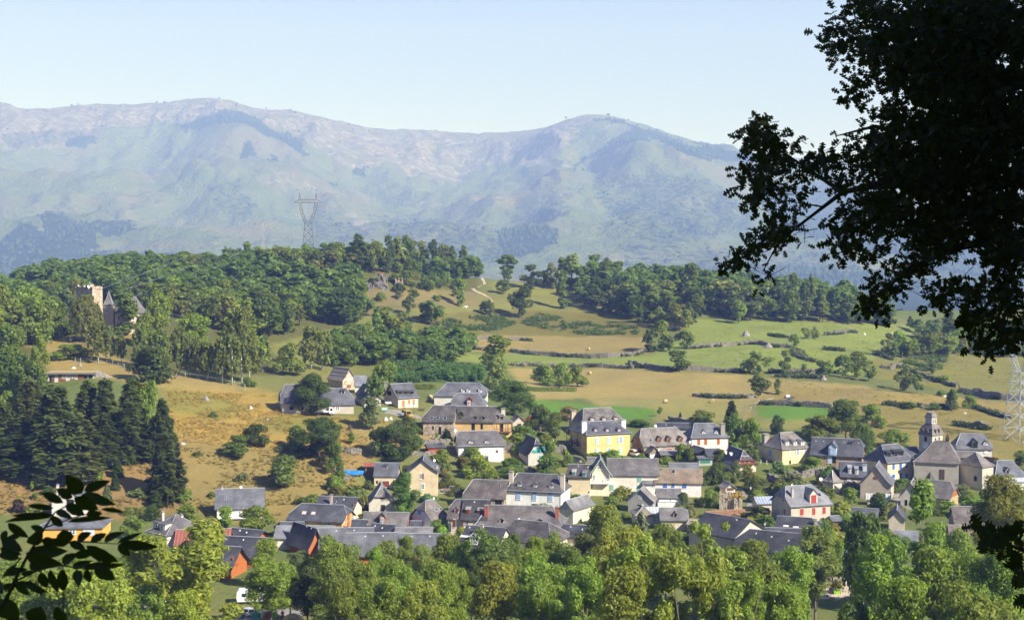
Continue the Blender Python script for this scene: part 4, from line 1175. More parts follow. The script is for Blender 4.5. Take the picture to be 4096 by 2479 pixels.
h.chim(731,130,50,'F',(.58,.50,.42)).chim(1345,160,50,'F',(.58,.50,.42)).w('F',975,520,1040,545,'k').dish(630,362,36,'F').w('F',1182,536,1218,552,'k')
h=H('old_barn','old barn with broad brown grey slate roof beside the white house with pale blue shutters',7,(162,438),645,-8,9,h=2.6,ry=232,q=(.3,1),hh=(1.6,0),wall=(.42,.36,.29),wm='stone',roof=(.17,.145,.13),lich=.4,cat='barn')
h.w('F',540,470,620,530,'k',sur=None).sky(588,290,604,318)
h=H('house','long house with two red brick chimneys and speckled grey roof',7,(308,768),1338,-7,10,h=3.0,ry=540,q=(0,.0),hh=(2.0,2.6),wall=(.80,.79,.75),roof=(.20,.18,.168),lich=.45)
h.chim(436,532,46,'F',(.34,.12,.075),'brick').chim(1277,540,42,'F',(.34,.12,.075),'brick').dormer(600,690,636,745,'p',(.6,.55,.48),kind='k').dormer(1052,695,1098,735,'p',(.55,.5,.45),kind='k').dish(825,705,32,'F')
h=H('house','beige house with red brown dormer and old brown slate roof, left half of a pair',6,(2068,562),2226,-8,8,h=4.0,ry=344,q=(.6,1),hh=(1.0,0),wall=(.62,.54,.42),roof=(.185,.16,.145),lich=.4)
h.dormer(2150,440,2184,515,'p',(.5,.42,.34),win=(.25,.05,.03)).w('F',2126,585,2156,680,'s',(.16,.045,.035))
h=H('house','beige house with smooth dark roof and red brown shutters, right half of a pair',7,(140,692),425,-8,8,h=4.0,ry=468,wall=(.62,.54,.42),roof=(.095,.09,.092))
h.dormer(195,582,228,640,'f',(.28,.08,.05),roof=(.5,.47,.43),win=(.25,.05,.03)).dormer(338,592,372,642,'f',(.28,.08,.05),roof=(.5,.47,.43),win=(.25,.05,.03)).w('F',165,714,200,795,'o',(.24,.055,.035)).w('F',38,705,70,798,'s',(.16,.045,.035)).vents([(292,498)])
h=H('house','large dark mossy roof with pale hipped end, just above the treetops',7,(640,945),1190,-26,12,h=3.2,ry=730,q=(1,0),hh=(0,3.0),wall=CREAM,roof=(.12,.108,.105),lich=.5)
h=H('house','smooth dark slate roof with two white vents, right of the mossy roof',7,(1290,905),1725,-20,9,h=3,ry=775,wall=CREAM,roof=(.09,.092,.105))
h.vents([(1440,796),(1578,827)])
h=H('house','dark roofed house with white box dormer and open roof light, behind the round tree',7,(118,985),565,-20,9,h=3,ry=790,wall=CREAM,roof=(.095,.095,.108))
h.sky(130,868,225,935,True,(.6,.58,.55),(.55,.55,.55)).dormer(236,912,312,1003,'f',(.72,.72,.7),roof=(.55,.54,.52)).chim(381,760,38,'F',(.48,.42,.36)).vents([(235,803)])
h=H('cottage','small cream cottage with teal shutters and grey gable roof below the white house',7,(1306,566),1468,-34,9,h=3.4,ry=478,kind='g',wall=(.70,.60,.42),roof=(.28,.275,.27),lich=.3,cat='cottage')
h.w('F',1356,540,1383,594,'o',(.25,.48,.52)).w('F',1348,655,1392,716,'o',(.28,.50,.52)).chim(1480,460,32,4.5,(.6,.55,.45))
h=H('gable_house','small grey roughcast house with blue bargeboards and one dark window',3,(335,1070),628,-14,5,h=2.8,ry=940,kind='g',wall=(.30,.295,.28),roof=(.34,.29,.24),lich=.5)
h.w('F',460,1020,496,1056,'w',(.7,.72,.78)).w('F',448,1125,498,1140,'k')
m=MB()
for sg in (0,1):
 x0,x1=(-.45,h.W/2) if sg==0 else (h.W/2,h.W+.45)
 z0,z1=(h.h-.5,h.rz-.2) if sg==0 else (h.rz-.2,h.h-.5)
 m.quad((x0,-.45,z0),(x1,-.45,z1),(x1,-.45,z1+.22),(x0,-.45,z0+.22))
m.build('bargeboard',M['paint'],h.root,(.05,.11,.33))
h=H('pavilion','small pavilion with pointed tan slate roof beside the blue cedar',3,(430,1243),634,6,5,h=2.4,ry=1128,q=(0,0),hh=(2.3,2.3),wall=(.6,.55,.46),roof=(.38,.31,.235),lich=.6,cat='pavilion')
H('shed','pale sheet metal roof between the tan pavilion and the low lichen roof',3,(565,1235),738,0,6,h=2.4,ry=1150,wall=(.6,.58,.55),roof=(.5,.5,.49),rm='tin',cat='shed',cap=False)
h=H('house','low house with worn grey lichen roof and a dark triangular dormer',3,(735,1300),1046,-3,8,h=2.4,ry=1162,q=(1,.6),hh=(0,.8),wall=(.6,.52,.38),roof=(.255,.24,.225),lich=.4)
h.dormer(883,1215,914,1275,'p',(.4,.36,.3),kind='k')
H('shed','tan lean-to with crooked roof and red door at the end of the low lichen roof',3,(1050,1350),1195,-22,4,h=2.0,ry=1298,wall=(.5,.42,.32),roof=(.5,.43,.34),cat='shed',cap=False).w('F',1060,1362,1085,1425,'d',(.36,.05,.05),sur=None)
# --- left of the middle
h=H('house','small cream house with plain grey slate roof and brown double door',1,(1480,1376),1757,-2,6,yb=1492,ry=1223,wall=(.62,.52,.35),roof=(.175,.18,.20),ov=.25)
h.z=6
h.w('F',1207,124,1228,158,'k').w('F',1284,128,1362,200,'d',(.2,.055,.03)).w('F',1420,125,1440,165,'k'); h.z=1
h.dormer(1600,1255,1632,1280,'f',roof=SLD,kind='k')
H('wooden_shed','old grey plank shed with rusty red tin roof, beside the small cream house',1,(1372,1258),1478,4,4,h=2.7,ry=1220,wall=(.16,.12,.10),wm='wood',roof=(.32,.1,.07),rm='tin',cat='shed',cap=False)
h=H('gable_house','tall tan gable house with red brown shutter and white window sills',1,(1893,1318),2238,2,9,yb=1615,ry=1190,kind='g',wall=(.60,.49,.32),roof=(.17,.175,.195),ov=.55)
h.z=6
h.w('F',1725,36,1757,104,'v',(.18,.04,.03)).w('F',1743,156,1785,226,'w')
h.chim(1935-0,-60,24,3.0,(.6,.52,.42)); h.z=1
h.dish(2200,1195,32,'M')
h=H('grey_barn','grey rendered barn with half hipped gable and dark doors beside the tall green tree',6,(1120,385),1428,7,8,yb=500,ry=195,kind='g',q=(.52,1),hh=(2.0,0),wall=(.52,.49,.43),roof=(.30,.28,.255),lich=.35,cat='barn')
h.w('F',1258,294,1310,343,'s',(.10,.045,.04),sur=None).w('F',1266,410,1312,492,'s',(.06,.035,.035),sur=None)
h=H('house','white house with pale blue shutters under a speckled hipped roof with two skylights',6,(1868,582),2062,40,7.5,h=3.2,ry=352,q=(.55,.25),hh=(1.2,1.3),wall=(.70,.70,.70),roof=(.235,.205,.18),lich=.8)
h.w('L',1703,475,1741,525,'s',(.16,.33,.72),sur=None).w('L',1625,570,1690,592,'s',(.6,.62,.68),sur=None).w('F',2010,572,2040,662,'d',(.42,.56,.80)).dish(1896,335,34).sky(1910,455,1940,485,frame=(.6,.6,.62)).sky(1960,448,1990,478,frame=(.6,.6,.62))
h=H('chalet','brown timber house with grey lichen roof and a big pointed central dormer',6,(1050,642),1560,-5,7,h=2.0,ry=498,wall=WOODO,wm='wood',roof=(.215,.195,.18),lich=.45,cat='chalet')
h.dormer(1256,508,1308,640,'p',wood=(.26,.11,.05),roof=(.2,.185,.175))
h=H('stone_house','long yellow stone house with dark roof, two skylights and wooden gable shutters',6,(155,578),798,-13,8.3,h=2.8,ry=404,q=(.45,.55),hh=(1.6,1.0),wall=(.62,.47,.26),wm='stone',roof=(.115,.118,.135))
h.sky(323,490,372,526,frame=(.5,.42,.36),c=(.55,.45,.38)).sky(433,496,480,530,frame=(.5,.42,.36),c=(.55,.45,.38)).w('R',862,488,886,600,'s',WOODO,sur=None).w('R',856,612,886,672,'s',WOODO,sur=None).dish(955,562,30,-.3)
h=H('house','dark slate house with cream timbered gable, chimney and one skylight, behind the yellow stone house',6,(480,462),905,-12,8,h=2.8,ry=314,wall=(.66,.55,.40),roof=(.11,.112,.125),ov=.6)
h.chim(669,285,27,'F',(.55,.45,.38)).sky(698,366,730,397,frame=(.42,.45,.47)).w('R',928,395,940,485,'s',WOODB,sur=None).vents([(822,350)])
h=H('house','plain grey roofed house with three small roof windows and a white balcony',5,(1095,444),1640,8,8,yb=585,ry=217,wall=(.66,.6,.5),roof=(.20,.205,.225),ov=.5)
for x,y in ((1200,337),(1373,308),(1527,337)): h.sky(x-12,y-12,x+12,y+12,frame=(.7,.7,.7))
h.w('F',1300,458,1374,528,'s',(.5,.52,.55)).rail(1110,1420,575,1.2,1.0,WHITE,posts=3).dish(1384,200,34).chim(1160,188,24,c=(.5,.48,.45)).w('F',1180,470,1215,530,'k')
h=H('villa','white villa with big hipped roof, flat dormers, arched doorway and pink chimneys',5,(266,716),488,-42,10,h=3.9,ry=520,q=(0,0),hh=(3.4,3.4),wall=(.80,.78,.75),roof=(.19,.18,.175),lich=.2,gut=True)
h.w('F',287,772,307,845,'s',(.45,.55,.42)).w('F',325,790,356,900,'k').w('F',372,802,388,862,'s',(.45,.55,.42)).w('F',392,808,408,868,'s',(.45,.55,.42)).w('F',444,836,468,925,'s',(.45,.55,.42))
h.dormer(342,612,398,682,'f',(.6,.52,.43)).dormer(418,642,474,712,'f',(.6,.52,.43)).chim(448,488,30,'F',(.75,.62,.56)).chim(676,522,27,6.0,(.75,.62,.56))
h=H('barn','barn with faded rusty red tin roof, behind the yellow green robinia',5,(600,880),1230,6,9,h=2.5,ry=700,wall=(.42,.38,.32),roof=(.30,.105,.07),rm='tin',cat='barn')
def chalet(label,z,A,xr,th,D,ry,h=2.5,kind='x',vents=(),q=(1,1),hh=(0,0),roof=(.082,.085,.098)):
 o=H('chalet',label,z,A,xr,th,D,h=h,ry=ry,kind=kind,q=q,hh=hh,wall=WOODO,wm='wood',roof=roof,ov=.8,cat='chalet',group='timber chalets of the holiday village')
 o.vents(vents)
 return o
h=chalet('orange timber chalet with dark roof, nearest the yellow green robinia',5,(640,1115),1240,-15,8,893,vents=[(882,918)])
h.w('R',1277,1030,1305,1085,'s',(.36,.08,.02),sur=None).w('R',1322,1108,1348,1140,'s',(.36,.08,.02),sur=None)
chalet('dark roofed chalet with two white vents, right behind the nearest orange gable',5,(950,985),1560,-13,9,788,vents=[(1210,822),(1413,832)])
chalet('smaller dark roofed chalet with orange gable showing at its right tip, furthest back',5,(1215,790),1535,-22,6,700,2.0,vents=[(1370,722),(1450,745)])
chalet('dark roofed chalet at the far left of the group, mostly behind the robinia',5,(238,1240),540,-10,8,985)
chalet('orange timber chalet with long left slope and open orange gable',6,(400,885),555,38,8,690,2.6,'g',vents=[(380,672),(435,695)])
chalet('wide grey roofed chalet row, left third with two dark vents',6,(560,905),1130,3,8,685,2.4,roof=(.20,.205,.215),vents=[(732,722),(944,718)])
chalet('wide grey roofed chalet row, middle third lower than its neighbours',6,(880,992),1420,3,9,744,2.4,roof=(.20,.205,.215),vents=[(1075,787),(1290,782)])
chalet('wide grey roofed chalet row, right third above the leafy trees',6,(1440,950),1990,-1,9,752,2.4,roof=(.20,.205,.215),vents=[(1635,795),(1848,787)])
chalet('dark roofed chalet with orange tip between the grey chalet row and the timber house',6,(1105,715),1385,-25,7,645,2.0,vents=[(1192,668),(1278,692)])
H('house','long low grey lichen roof directly behind the grey chalet row',6,(1440,757),1855,-1,7,h=2.4,ry=676,wall=CREAM,roof=(.29,.275,.26),lich=.6)
H('annexe','small dark slate annexe between the yellow stone house and the timber house',6,(920,672),1062,-2,5,h=2.2,ry=588,wall=CREAM,roof=(.10,.105,.118))
H('annexe','small dark slate annexe right of the brown timber house',6,(1622,670),1722,-2,4,h=2.0,ry=602,wall=CREAM,roof=(.105,.108,.12))
H('house','pale grey roof left of the chalet with the long left slope',6,(0,800),660,0,8,h=2.6,ry=662,wall=CREAM,roof=(.30,.305,.31))
H('shed','low dark shed roof in front of the yellow stone house',6,(65,690),315,0,5,h=2.2,ry=614,wall=BEIGE,roof=(.14,.14,.155),cat='shed')
h=H('bungalow','orange bungalow with hipped roof and white garage door, behind the dark ash leaves',14,(560,207),1415,3,9,h=3.0,ry=72,q=(.3,0),hh=(2,3.2),wall=(.78,.40,.09),roof=(.21,.215,.235),cat='bungalow')
h.w('F',960,226,1050,300,'w').w('F',1155,222,1314,312,'g',(.72,.74,.76)).chim(1363,78,27,'M',(.75,.36,.1))
h=H('gable_house','pale grey gable house with a big dark window, behind the dark ash leaves',16,(560,1370),918,5,9,yb=1540,ry=1195,kind='g',wall=(.62,.60,.56),roof=(.24,.24,.25))
h.w('F',722,1345,800,1398,'k').chim(626,1178,24,3.0,(.7,.68,.64))
# --- right edge
h=H('house','grey hipped house with a dark timber gable and a white dormer, behind the church',4,(1812,472),2146,-4,8,h=3.2,ry=330,q=(.3,.3),hh=(1.5,1.5),wall=(.62,.6,.58),roof=(.22,.225,.24))
h.dormer(1955,385,2003,472,'p',wood=(.08,.1,.08),roof=(.2,.2,.22),kind='k').dormer(2070,402,2098,447,'p',WHITE).w('F',2070,495,2102,530,'s',WHITE).chim(2018,325,18)
h=H('house','hipped slate house with a small dormer at the right edge of the photo',4,(2178,760),2500,15,9,h=2.8,ry=595,q=(0,0),hh=(3.5,2),wall=CREAM,roof=(.20,.21,.235))
h.dormer(2288,665,2318,725,'p',(.3,.3,.32),kind='k')
H('shed','pale metal roof at the right edge, just above the sunlit lime tree',4,(2330,800),2560,4,6,h=2.6,ry=765,wall=WHITE,roof=(.55,.56,.57),rm='tin',cat='shed',cap=False)
h=H('stone_barn','yellow stone barn with orange brown boarded half hipped gable, below the church',4,(1490,945),1725,-34,7,h=3.2,ry=800,q=(1,.62),hh=(0,.9),wall=STONEY,wm='stone',roof=(.24,.22,.20),lich=.6,cat='barn')
m=MB(); B_=h.D
m.quad((h.W+.05,.02,h.h-.1),(h.W+.05,B_-.02,h.h-.1),(h.W+.05,B_*.69,h.prof(.62)-.15),(h.W+.05,B_*.31,h.prof(.62)-.15)); m.build('boarded_gable',M['wood'],h.root,(.33,.13,.045))
h=H('gable_house','grey gabled cottage with brown slate roof, below the church behind the thin tall tree',4,(1243,935),1440,-20,8,h=3.4,ry=818,kind='g',wall=(.52,.49,.44),roof=(.25,.22,.20),lich=.5)
h.w('F',1285,985,1310,1040,'k')
h=H('gable_house','beige gable wall with dark roof edge beside the fig tree',4,(1127,1165),1285,-15,8,h=3.0,ry=1086,kind='g',wall=(.56,.49,.40),roof=(.12,.12,.13))
H('shed','small grey roofed outbuilding with cream end wall, left of the fig tree',4,(760,1132),1003,-20,4.5,h=2.6,ry=1066,wall=(.58,.53,.45),roof=(.17,.175,.20),cat='shed')
H('barn','broad brown slate roof at the right, below the yellow stone barn',4,(1795,1232),2085,-6,9,h=2.6,ry=1050,wall=STONE,wm='stone',roof=(.20,.17,.155),lich=.5,cat='barn')
h=H('house','worn tan roof with brick chimney at the right, half hidden by trees',4,(1745,1370),1912,-10,7,h=3,ry=1236,wall=(.58,.48,.40),roof=(.30,.24,.20),lich=.4)
h.chim(1815,1232,26,'M',(.3,.14,.1),'brick').dish(1918,1395,24,'F')
h=H('house','white house with grey roof and small white window, behind the thin tall tree',4,(1190,1400),1400,-15,7,h=3,ry=1292,wall=WHITE,roof=(.30,.31,.33))
h.w('F',1205,1420,1230,1460,'w')
h=H('gable_house','beige gable building with an outside stair beside the gravel plaza',8,(1985,940),2250,-20,8,yb=1035,ry=806,kind='g',wall=(.50,.45,.37),roof=(.09,.09,.10))
m=MB()
for i in range(8): m.box(1.0+i*.35,-1.1,0,1.4+i*.35,-.02,2.4-i*.3)
m.build('outside_stair',M['plaster'],h.root,(.5,.45,.37))
# ================================================================== CHURCH,CASTLE,STABLE
def church():
 lab='grey stone village church with a slate helmet clock tower'
 # tower: 70 px across its diagonal faces
 u,v=px(4,1556,352)
 d=404.0
 P=at(u,v,d)
 s4=FPX/d*2.474
 zg=float(G(P[0],P[1]))
 root=empty('church',(P[0],P[1],zg),R(-54),lab,'church')
 hT=P[2]-zg                                  # cornice height of the tower
 a=4.45
 # local: near corner at origin,x to the right-back face,y to the back; left face runs along -x
 def shell(rows,nm,mat,col,par=None,lich=.5):
  m=MB()
  for (h0,r0),(h1,r1) in zip(rows[:-1],rows[1:]):
   c=(-a/2,a/2)
   q0=[(c[0]+sx*r0,c[1]+sy*r0,h0) for sx,sy in ((-1,-1),(1,-1),(1,1),(-1,1))]
   q1=[(c[0]+sx*r1,c[1]+sy*r1,h1) for sx,sy in ((-1,-1),(1,-1),(1,1),(-1,1))]
   for i in range(4): m.quad(q0[i],q0[(i+1) % 4],q1[(i+1) % 4],q1[i])
  m.quad(*q1)
  o=m.build(nm,M[mat],par or root,col); o['lichen']=lich
  return o
 k=a/2
 P2=1/s4
 tw=shell([(-3,k),(hT-.1,k)],'tower','plaster',(.50,.45,.37))
 shell([(hT-.15,k+.16),(hT+.08,k+.2),(hT+.9,k*.99),(hT+1.5,k*.9),(hT+1.75,k*.86),(hT+1.8,k*.9),(hT+2.3,k*.72),(hT+2.75,k*.56),(hT+3.0,k*.52)],'tower_roof','slate',(.25,.22,.195),tw,.6)
 shell([(hT+2.7,k*.50),(hT+4.75,k*.49)],'lantern','plaster',(.46,.42,.36),tw)
 shell([(hT+4.7,k*.56),(hT+4.9,k*.57),(hT+5.5,k*.42),(hT+5.9,k*.36),(hT+5.95,k*.3)],'lantern_roof','slate',(.30,.275,.245),tw,.6)
 m=MB()
 for sx in (-.8,.8):
  m.tube([(-k+sx*.7,k,hT+5.9),(-k+sx*.7,k,hT+6.5)],[.13,.03],5)
 m.build('finial',M['zinc'],tw)
 # clock on the left face (local y=0 face,looking to -y),bell openings
 n=24
 m=MB(); cx_,cz_=-2.2,hT-2.9
 r=.95
 ring=[(cx_+r*math.cos(2*math.pi*i/n),-.08,cz_+r*math.sin(2*math.pi*i/n)) for i in range(n)]
 m.quad(*ring)
 for i in range(n): m.quad(ring[i],(ring[i][0],0,ring[i][2]),(ring[(i+1) % n][0],0,ring[(i+1) % n][2]),ring[(i+1) % n])
 ck=m.build('clock',M['paint'],root,(.82,.82,.80))
 m=MB()
 for i in range(12):
  an=math.pi/6*i
  m.box(-.04 if i % 3 else -.06,-.10,.68,.04 if i % 3 else .06,-.085,.90,Matrix.Translation((cx_,0,cz_)) @ Matrix.Rotation(an,4,'Y'))
 m.build('hour_marks',M['dark'],ck)
 m=MB()
 m.box(-.05,-.125,-.1,.05,-.11,.52,Matrix.Translation((cx_,0,cz_)) @ Matrix.Rotation(math.pi/6*10.1,4,'Y'))
 m.box(-.035,-.125,-.1,.035,-.11,.78,Matrix.Translation((cx_,0,cz_)) @ Matrix.Rotation(math.pi/30*2,4,'Y'))
 m.build('clock_hands',M['dark'],ck)
 def op(face,p,z0,w_,h_,key='opening',col=None,nm='belfry_opening'):
  lc,rz=((p,-.04,z0),0) if face=='L' else ((.04,p,z0),math.pi/2)
  return link(nm,UM[key],root,lc,(0,0,rz),(w_,1,h_),col)
 op('L',-2.15,hT-1.75,.8,1.3); op('R',1.4,hT-2.0,.45,1.3); op('R',2.9,hT-1.8,.45,1.2)
 for p,z in ((1.5,.9),(2.9,.9)):
  m=MB(); m.box(-.28,-.3,0,.28,.5,.75); m.quad((-.4,-.35,.75),(.4,-.35,.75),(.4,.8,1.1),(-.4,.8,1.1))
  m.build('slate_vent',M['slate'],root,(.3,.27,.24),loc=(.05,p,hT+.75),rot=(0,0,math.pi/2))
 for p in (-3.0,-1.5):
  m=MB(); m.box(-.28,-.3,0,.28,.5,.75); m.quad((-.4,-.35,.75),(.4,-.35,.75),(.4,.8,1.1),(-.4,.8,1.1))
  m.build('slate_vent',M['slate'],root,(.2,.18,.165),loc=(p,-.05,hT+.75))
 for p in (1.75,2.65):
  m=MB(); m.quad((-.15,0,0),(.15,0,0),(0,-.05,1.1)); m.build('belfry_slit',M['dark'],root,loc=(-k*.5+.05,p,hT+3.3),rot=(0,0,math.pi/2))
 return root,P
church()
h=H('church_nave','long church nave with brown lichen slate roof and a tall bricked up window',4,(1378,598),1818,-17,10.5,yb=822,ry=398,q=(.0,.1),hh=(5.0,2.6),wall=(.42,.385,.335),roof=(.215,.185,.165),lich=.55,cat='church')
h.w('F',1632,684,1678,786,'s',(.10,.06,.045),sur=(.36,.34,.31)).w('F',1428,770,1440,788,'k',sur=None)
m=MB()
p=h.on_face(1535,778,'F')
m.quad((p[0]-1.3,-.05,p[2]),(p[0],-.7,p[2]),(p[0],-.05,p[2]+1.9)); m.quad((p[0],-.7,p[2]),(p[0]+1.3,-.05,p[2]),(p[0],-.05,p[2]+1.9)); m.build('porch_roof',M['slate'],h.root,(.16,.15,.145))
m=MB(); q_=h.on_face(1860,405,'M')
m.box(h.W-3.4,5.1,h.rz-.6,h.W-2.6,5.9,h.rz+.5); m.quad((h.W-3.6,4.9,h.rz+.5),(h.W-2.4,4.9,h.rz+.5),(h.W-3,5.5,h.rz+2.2)); m.quad((h.W-2.4,4.9,h.rz+.5),(h.W-2.4,6.1,h.rz+.5),(h.W-3,5.5,h.rz+2.2)); m.quad((h.W-3.6,6.1,h.rz+.5),(h.W-3.6,4.9,h.rz+.5),(h.W-3,5.5,h.rz+2.2)); m.build('bell_turret',M['slate'],h.root,(.13,.1,.09))
h=H('church_apse','square church apse with pyramid slate roof, its corner grown with ivy',4,(2052,652),2162,34,8,h=6.6,ry=515,q=(0,0),hh=(2.2,2.0),wall=(.46,.42,.36),roof=(.26,.225,.20),lich=.55,cat='church')
h.w('L',1970,750,1998,798,'k')
H('church_vestry','narrow grey link wall between the church nave and the ivy grown apse',4,(1822,560),1990,-6,6,h=7.0,ry=505,q=(1,1),wall=(.44,.41,.36),roof=(.22,.195,.175),lich=.5,cat='church')
h=H('castle_tower','square ruined stone castle keep with battered top and a chimney among the trees',15,(845,468),940,45,11,yb=870,ry=380,q=(1,1),wall=(.60,.49,.38),wm='stone',roof=(.4,.33,.26),cat='castle',cap=False,rh=.3,ov=-.4)
m=MB(); g_=random.Random(3)
for i in range(26):
 t=i/26
 for (x0,y0,x1,y1) in ((t*h.W,0,(t+.045)*h.W,.7),(0,t*h.D,.7,(t+.045)*h.D)):
  m.box(x0,y0,h.h-.6,x1,y1,h.h+g_.uniform(.1,1.0))
m.build('battlement',M['stone'],h.root,(.60,.49,.38))
h.chim(835,425,40,2.0,(.6,.5,.4)).dish(812,450,30,0.4)
h=H('chateau','stone chateau with steep slate roofs, tall windows and a terrace behind the birches',15,(1060,685),1322,10,10,yb=882,ry=545,q=(0,0),hh=(3.5,3),wall=(.66,.50,.38),roof=(.25,.225,.21),cat='castle')
for x in (1090,1155,1225,1272):
 h.w('F',x-10,812,x+10,878,'w'); h.w('F',x-10,715,x+10,765,'w')
h.rail(1185,1322,800,1.5,.9,(.3,.1,.06),n=18).chim(1240,550,22,c=(.4,.3,.22)).chim(1218,540,22,c=(.4,.3,.22))
h=H('castle_turret','slim castle turret with pointed slate cap between the birch tops',15,(945,612),1040,6,3.9,yb=880,ry=490,q=(0,0),hh=(1.8,1.8),wall=(.60,.47,.37),roof=(.26,.24,.225),cat='castle',kick=.6)
h.w('F',970,650,990,690,'w')
H('castle_turret','second castle turret, a grey pointed roof right of the slim one',15,(1110,600),1200,6,3.7,yb=882,ry=500,q=(0,0),hh=(1.7,1.7),wall=(.60,.47,.37),roof=(.26,.24,.225),cat='castle',kick=.6)
def stable():
 u,v=px(15,440,1335)
 P=hit(u,v)
 s=FPX/P[1]
 Wm=(878-440)/2.294/s
 r=empty('stable',tuple(P),R(2),'low stable with flat turf roof and brown half doors on the meadow','stable')
 m=MB(); m.box(0,0,-1,Wm,4.5,2.75); m.build('wall',M['plaster'],r,(.56,.53,.47))
 m=MB(); m.box(-.7,-1.0,2.75,Wm+.3,5.5,3.15); m.build('roof_slab',M['plaster'],r,(.20,.19,.18))
 m=MB(); m.quad((-.5,-.8,3.17),(Wm+.2,-.8,3.17),(Wm+.2,5.4,3.17),(-.5,5.4,3.17)); m.build('turf',M['straw'],r,(.38,.29,.14))
 def xx(x): return (x-440)/438*Wm
 for a,b,nm,key,col,z0,z1 in ((455,500,'opening','opening',None,0,2.3),(475,498,'door','door',(.16,.08,.05),0,2.2),(538,605,'stable_door','shutter',(.22,.075,.035),.3,2.6),(645,690,'stable_door','shutter',(.22,.075,.035),.3,2.6),(715,770,'stable_door','shutter',(.22,.075,.035),.3,2.6),
                                       (570,606,'window','window',(.7,.7,.68),1.3,2.5),(650,686,'window','window',(.7,.7,.68),1.3,2.5),(770,802,'opening','opening',None,1.2,2.4),(812,845,'opening','opening',None,1.2,2.4)):
  o=link(nm,UM[key],r,(xx((a+b)/2),-.05 if key!='window' else -.14,z0),(0,0,0),(xx(b)-xx(a),1,z1-z0),col)
  if key=='window': link('pane',UM['pane'],o)
 # dry stone wing wall that steps down into the bank
 m=MB(); g=random.Random(8)
 for i in range(17):
  t=i/17
  top=3.0*(1-t)+.5
  z=-.6
  while z<top:
   hh_=g.uniform(.3,.5); w_=7.2/17
   m.box(Wm+t*7.2,g.uniform(-.35,-.15),z,Wm+t*7.2+w_*.95,.5,z+hh_*.95)
   z+=hh_
 m.build('stone_wing_wall',M['rock'],r,(.40,.36,.31))
stable()
# ================================================================== TREES
def leaf_cards(rng,C,N,size,asp=1.6,jit=.35):
 n=len(C)
 N=N/(np.linalg.norm(N,axis=1,keepdims=True)+1e-9)
 t=np.cross(N,rng.normal(size=(n,3)))
 t /= np.linalg.norm(t,axis=1,keepdims=True)+1e-9
 b=np.cross(N,t)
 s=(size*(1+jit*rng.normal(size=n))).clip(size*.45,size*1.9)[:,None]
 a=t*s*asp*.5; w=b*s*.5
 f=N*s*.16
 V=np.stack([C-a,C+w*.95-a*.1+f,C+a,C-w*.95-a*.1+f],1).reshape(-1,3)
 F=np.arange(n*4).reshape(n,4)
 return V,F
def crown_pts(rng,n,env,lobes,lr,zmin=.0,up=.35,inner=.12,flat=.85):
 L=[]
 while len(L)<lobes:
  t=rng.uniform(0.06,.96); r=env(t)
  k=math.sqrt(rng.uniform(.25,1)) if rng.uniform()<.8 else rng.uniform(0,.5)
  an=rng.uniform(0,6.283)
  R_=lr*rng.uniform(.6,1.25)
  rr=max(r*k-R_*.35,0)
  L.append((rr*math.cos(an),rr*math.sin(an),t,R_))
 return np.array(L)
def broad_crown(seed,W_,H_,n,size,env,lobes=16,lr=.3,asp=1.5,droop=0.0,gap=.55,base=.07):
 rng=np.random.default_rng(seed)
 L=crown_pts(rng,n,env,lobes,lr)
 Lc=np.c_[L[:,0]*W_/2,L[:,1]*W_/2,(base+(1-base)*L[:,2])*H_]
 Lr=L[:,3]*W_/2
 Lc[:,2]=np.minimum(Lc[:,2],H_-Lr*.75)
 p=Lr**2/(Lr**2).sum()
 C,N=[],[]
 need=n
 k=rng.choice(len(Lr),int(n*2.2),p=p)
 d=rng.normal(size=(len(k),3)); d[:,2]+=.25
 d /= np.linalg.norm(d,axis=1,keepdims=True)
 rad=Lr[k]*np.where(rng.uniform(size=len(k))<.8,rng.uniform(.78,1.08,len(k)),rng.uniform(.3,.85,len(k)))
 wob=1+.22*np.sin(d[:,0]*5+k)*np.cos(d[:,1]*4+2*k)+.12*np.sin(d[:,2]*9+k*3)
 P=Lc[k]+d*(rad*wob)[:,None]*np.array((1,1,.88))
 if droop: P[:,2]-=droop*np.abs(rng.normal(size=len(k)))*Lr[k]*(np.hypot(P[:,0],P[:,1])/(W_/2))
 dist=np.linalg.norm(P[:,None,:]-Lc[None],axis=2)/Lr[None]
 dist[np.arange(len(k)),k]=9
 keep=(dist.min(1)>gap) & (P[:,2]>base*H_*.55)
 P,d=P[keep][:n],d[keep][:n]
 N=d+rng.normal(size=d.shape)*.55+np.array((0,0,.45))
 V,F=leaf_cards(rng,P,N,size,asp)
 return V,F,rng,(Lc,Lr)
def crown_mesh(name,V,F,rng,mat='leaf'):
 var=rng.beta(2.2,2.2,len(F))
 return np_mesh(name,V,F,M[mat],False,[('var','FACE','FLOAT',var)])
def trunk_mesh(name,rng,H_,r0,Lc,Lr,nb=7,bend=.3,top=.75):
 b=MB()
 ax=[Vector((bend*math.sin(t*3)*.5,bend*math.cos(t*2.3)*.4-bend*.4,t*H_*top-(0.8 if t==0 else 0))) for t in (0,.12,.3,.5,.75,1)]
 b.tube(ax,[r0*k for k in (1.35,1,.82,.62,.36,.1)],7)
 order=np.argsort(-Lr)
 for i in order[:nb]:
  e=Vector(Lc[i])
  t=max(.15,min(.7,(e.z/H_)*.62))
  s0=Vector((ax[2].x*t,ax[2].y*t,t*H_*top))
  mid=s0.lerp(e,.5)+Vector((0,0,-.04*H_))
  b.tube([s0,mid,s0.lerp(e,.95)],[r0*.45,r0*.3,r0*.08],5)
 return b.mesh(name,M['bark'],True)
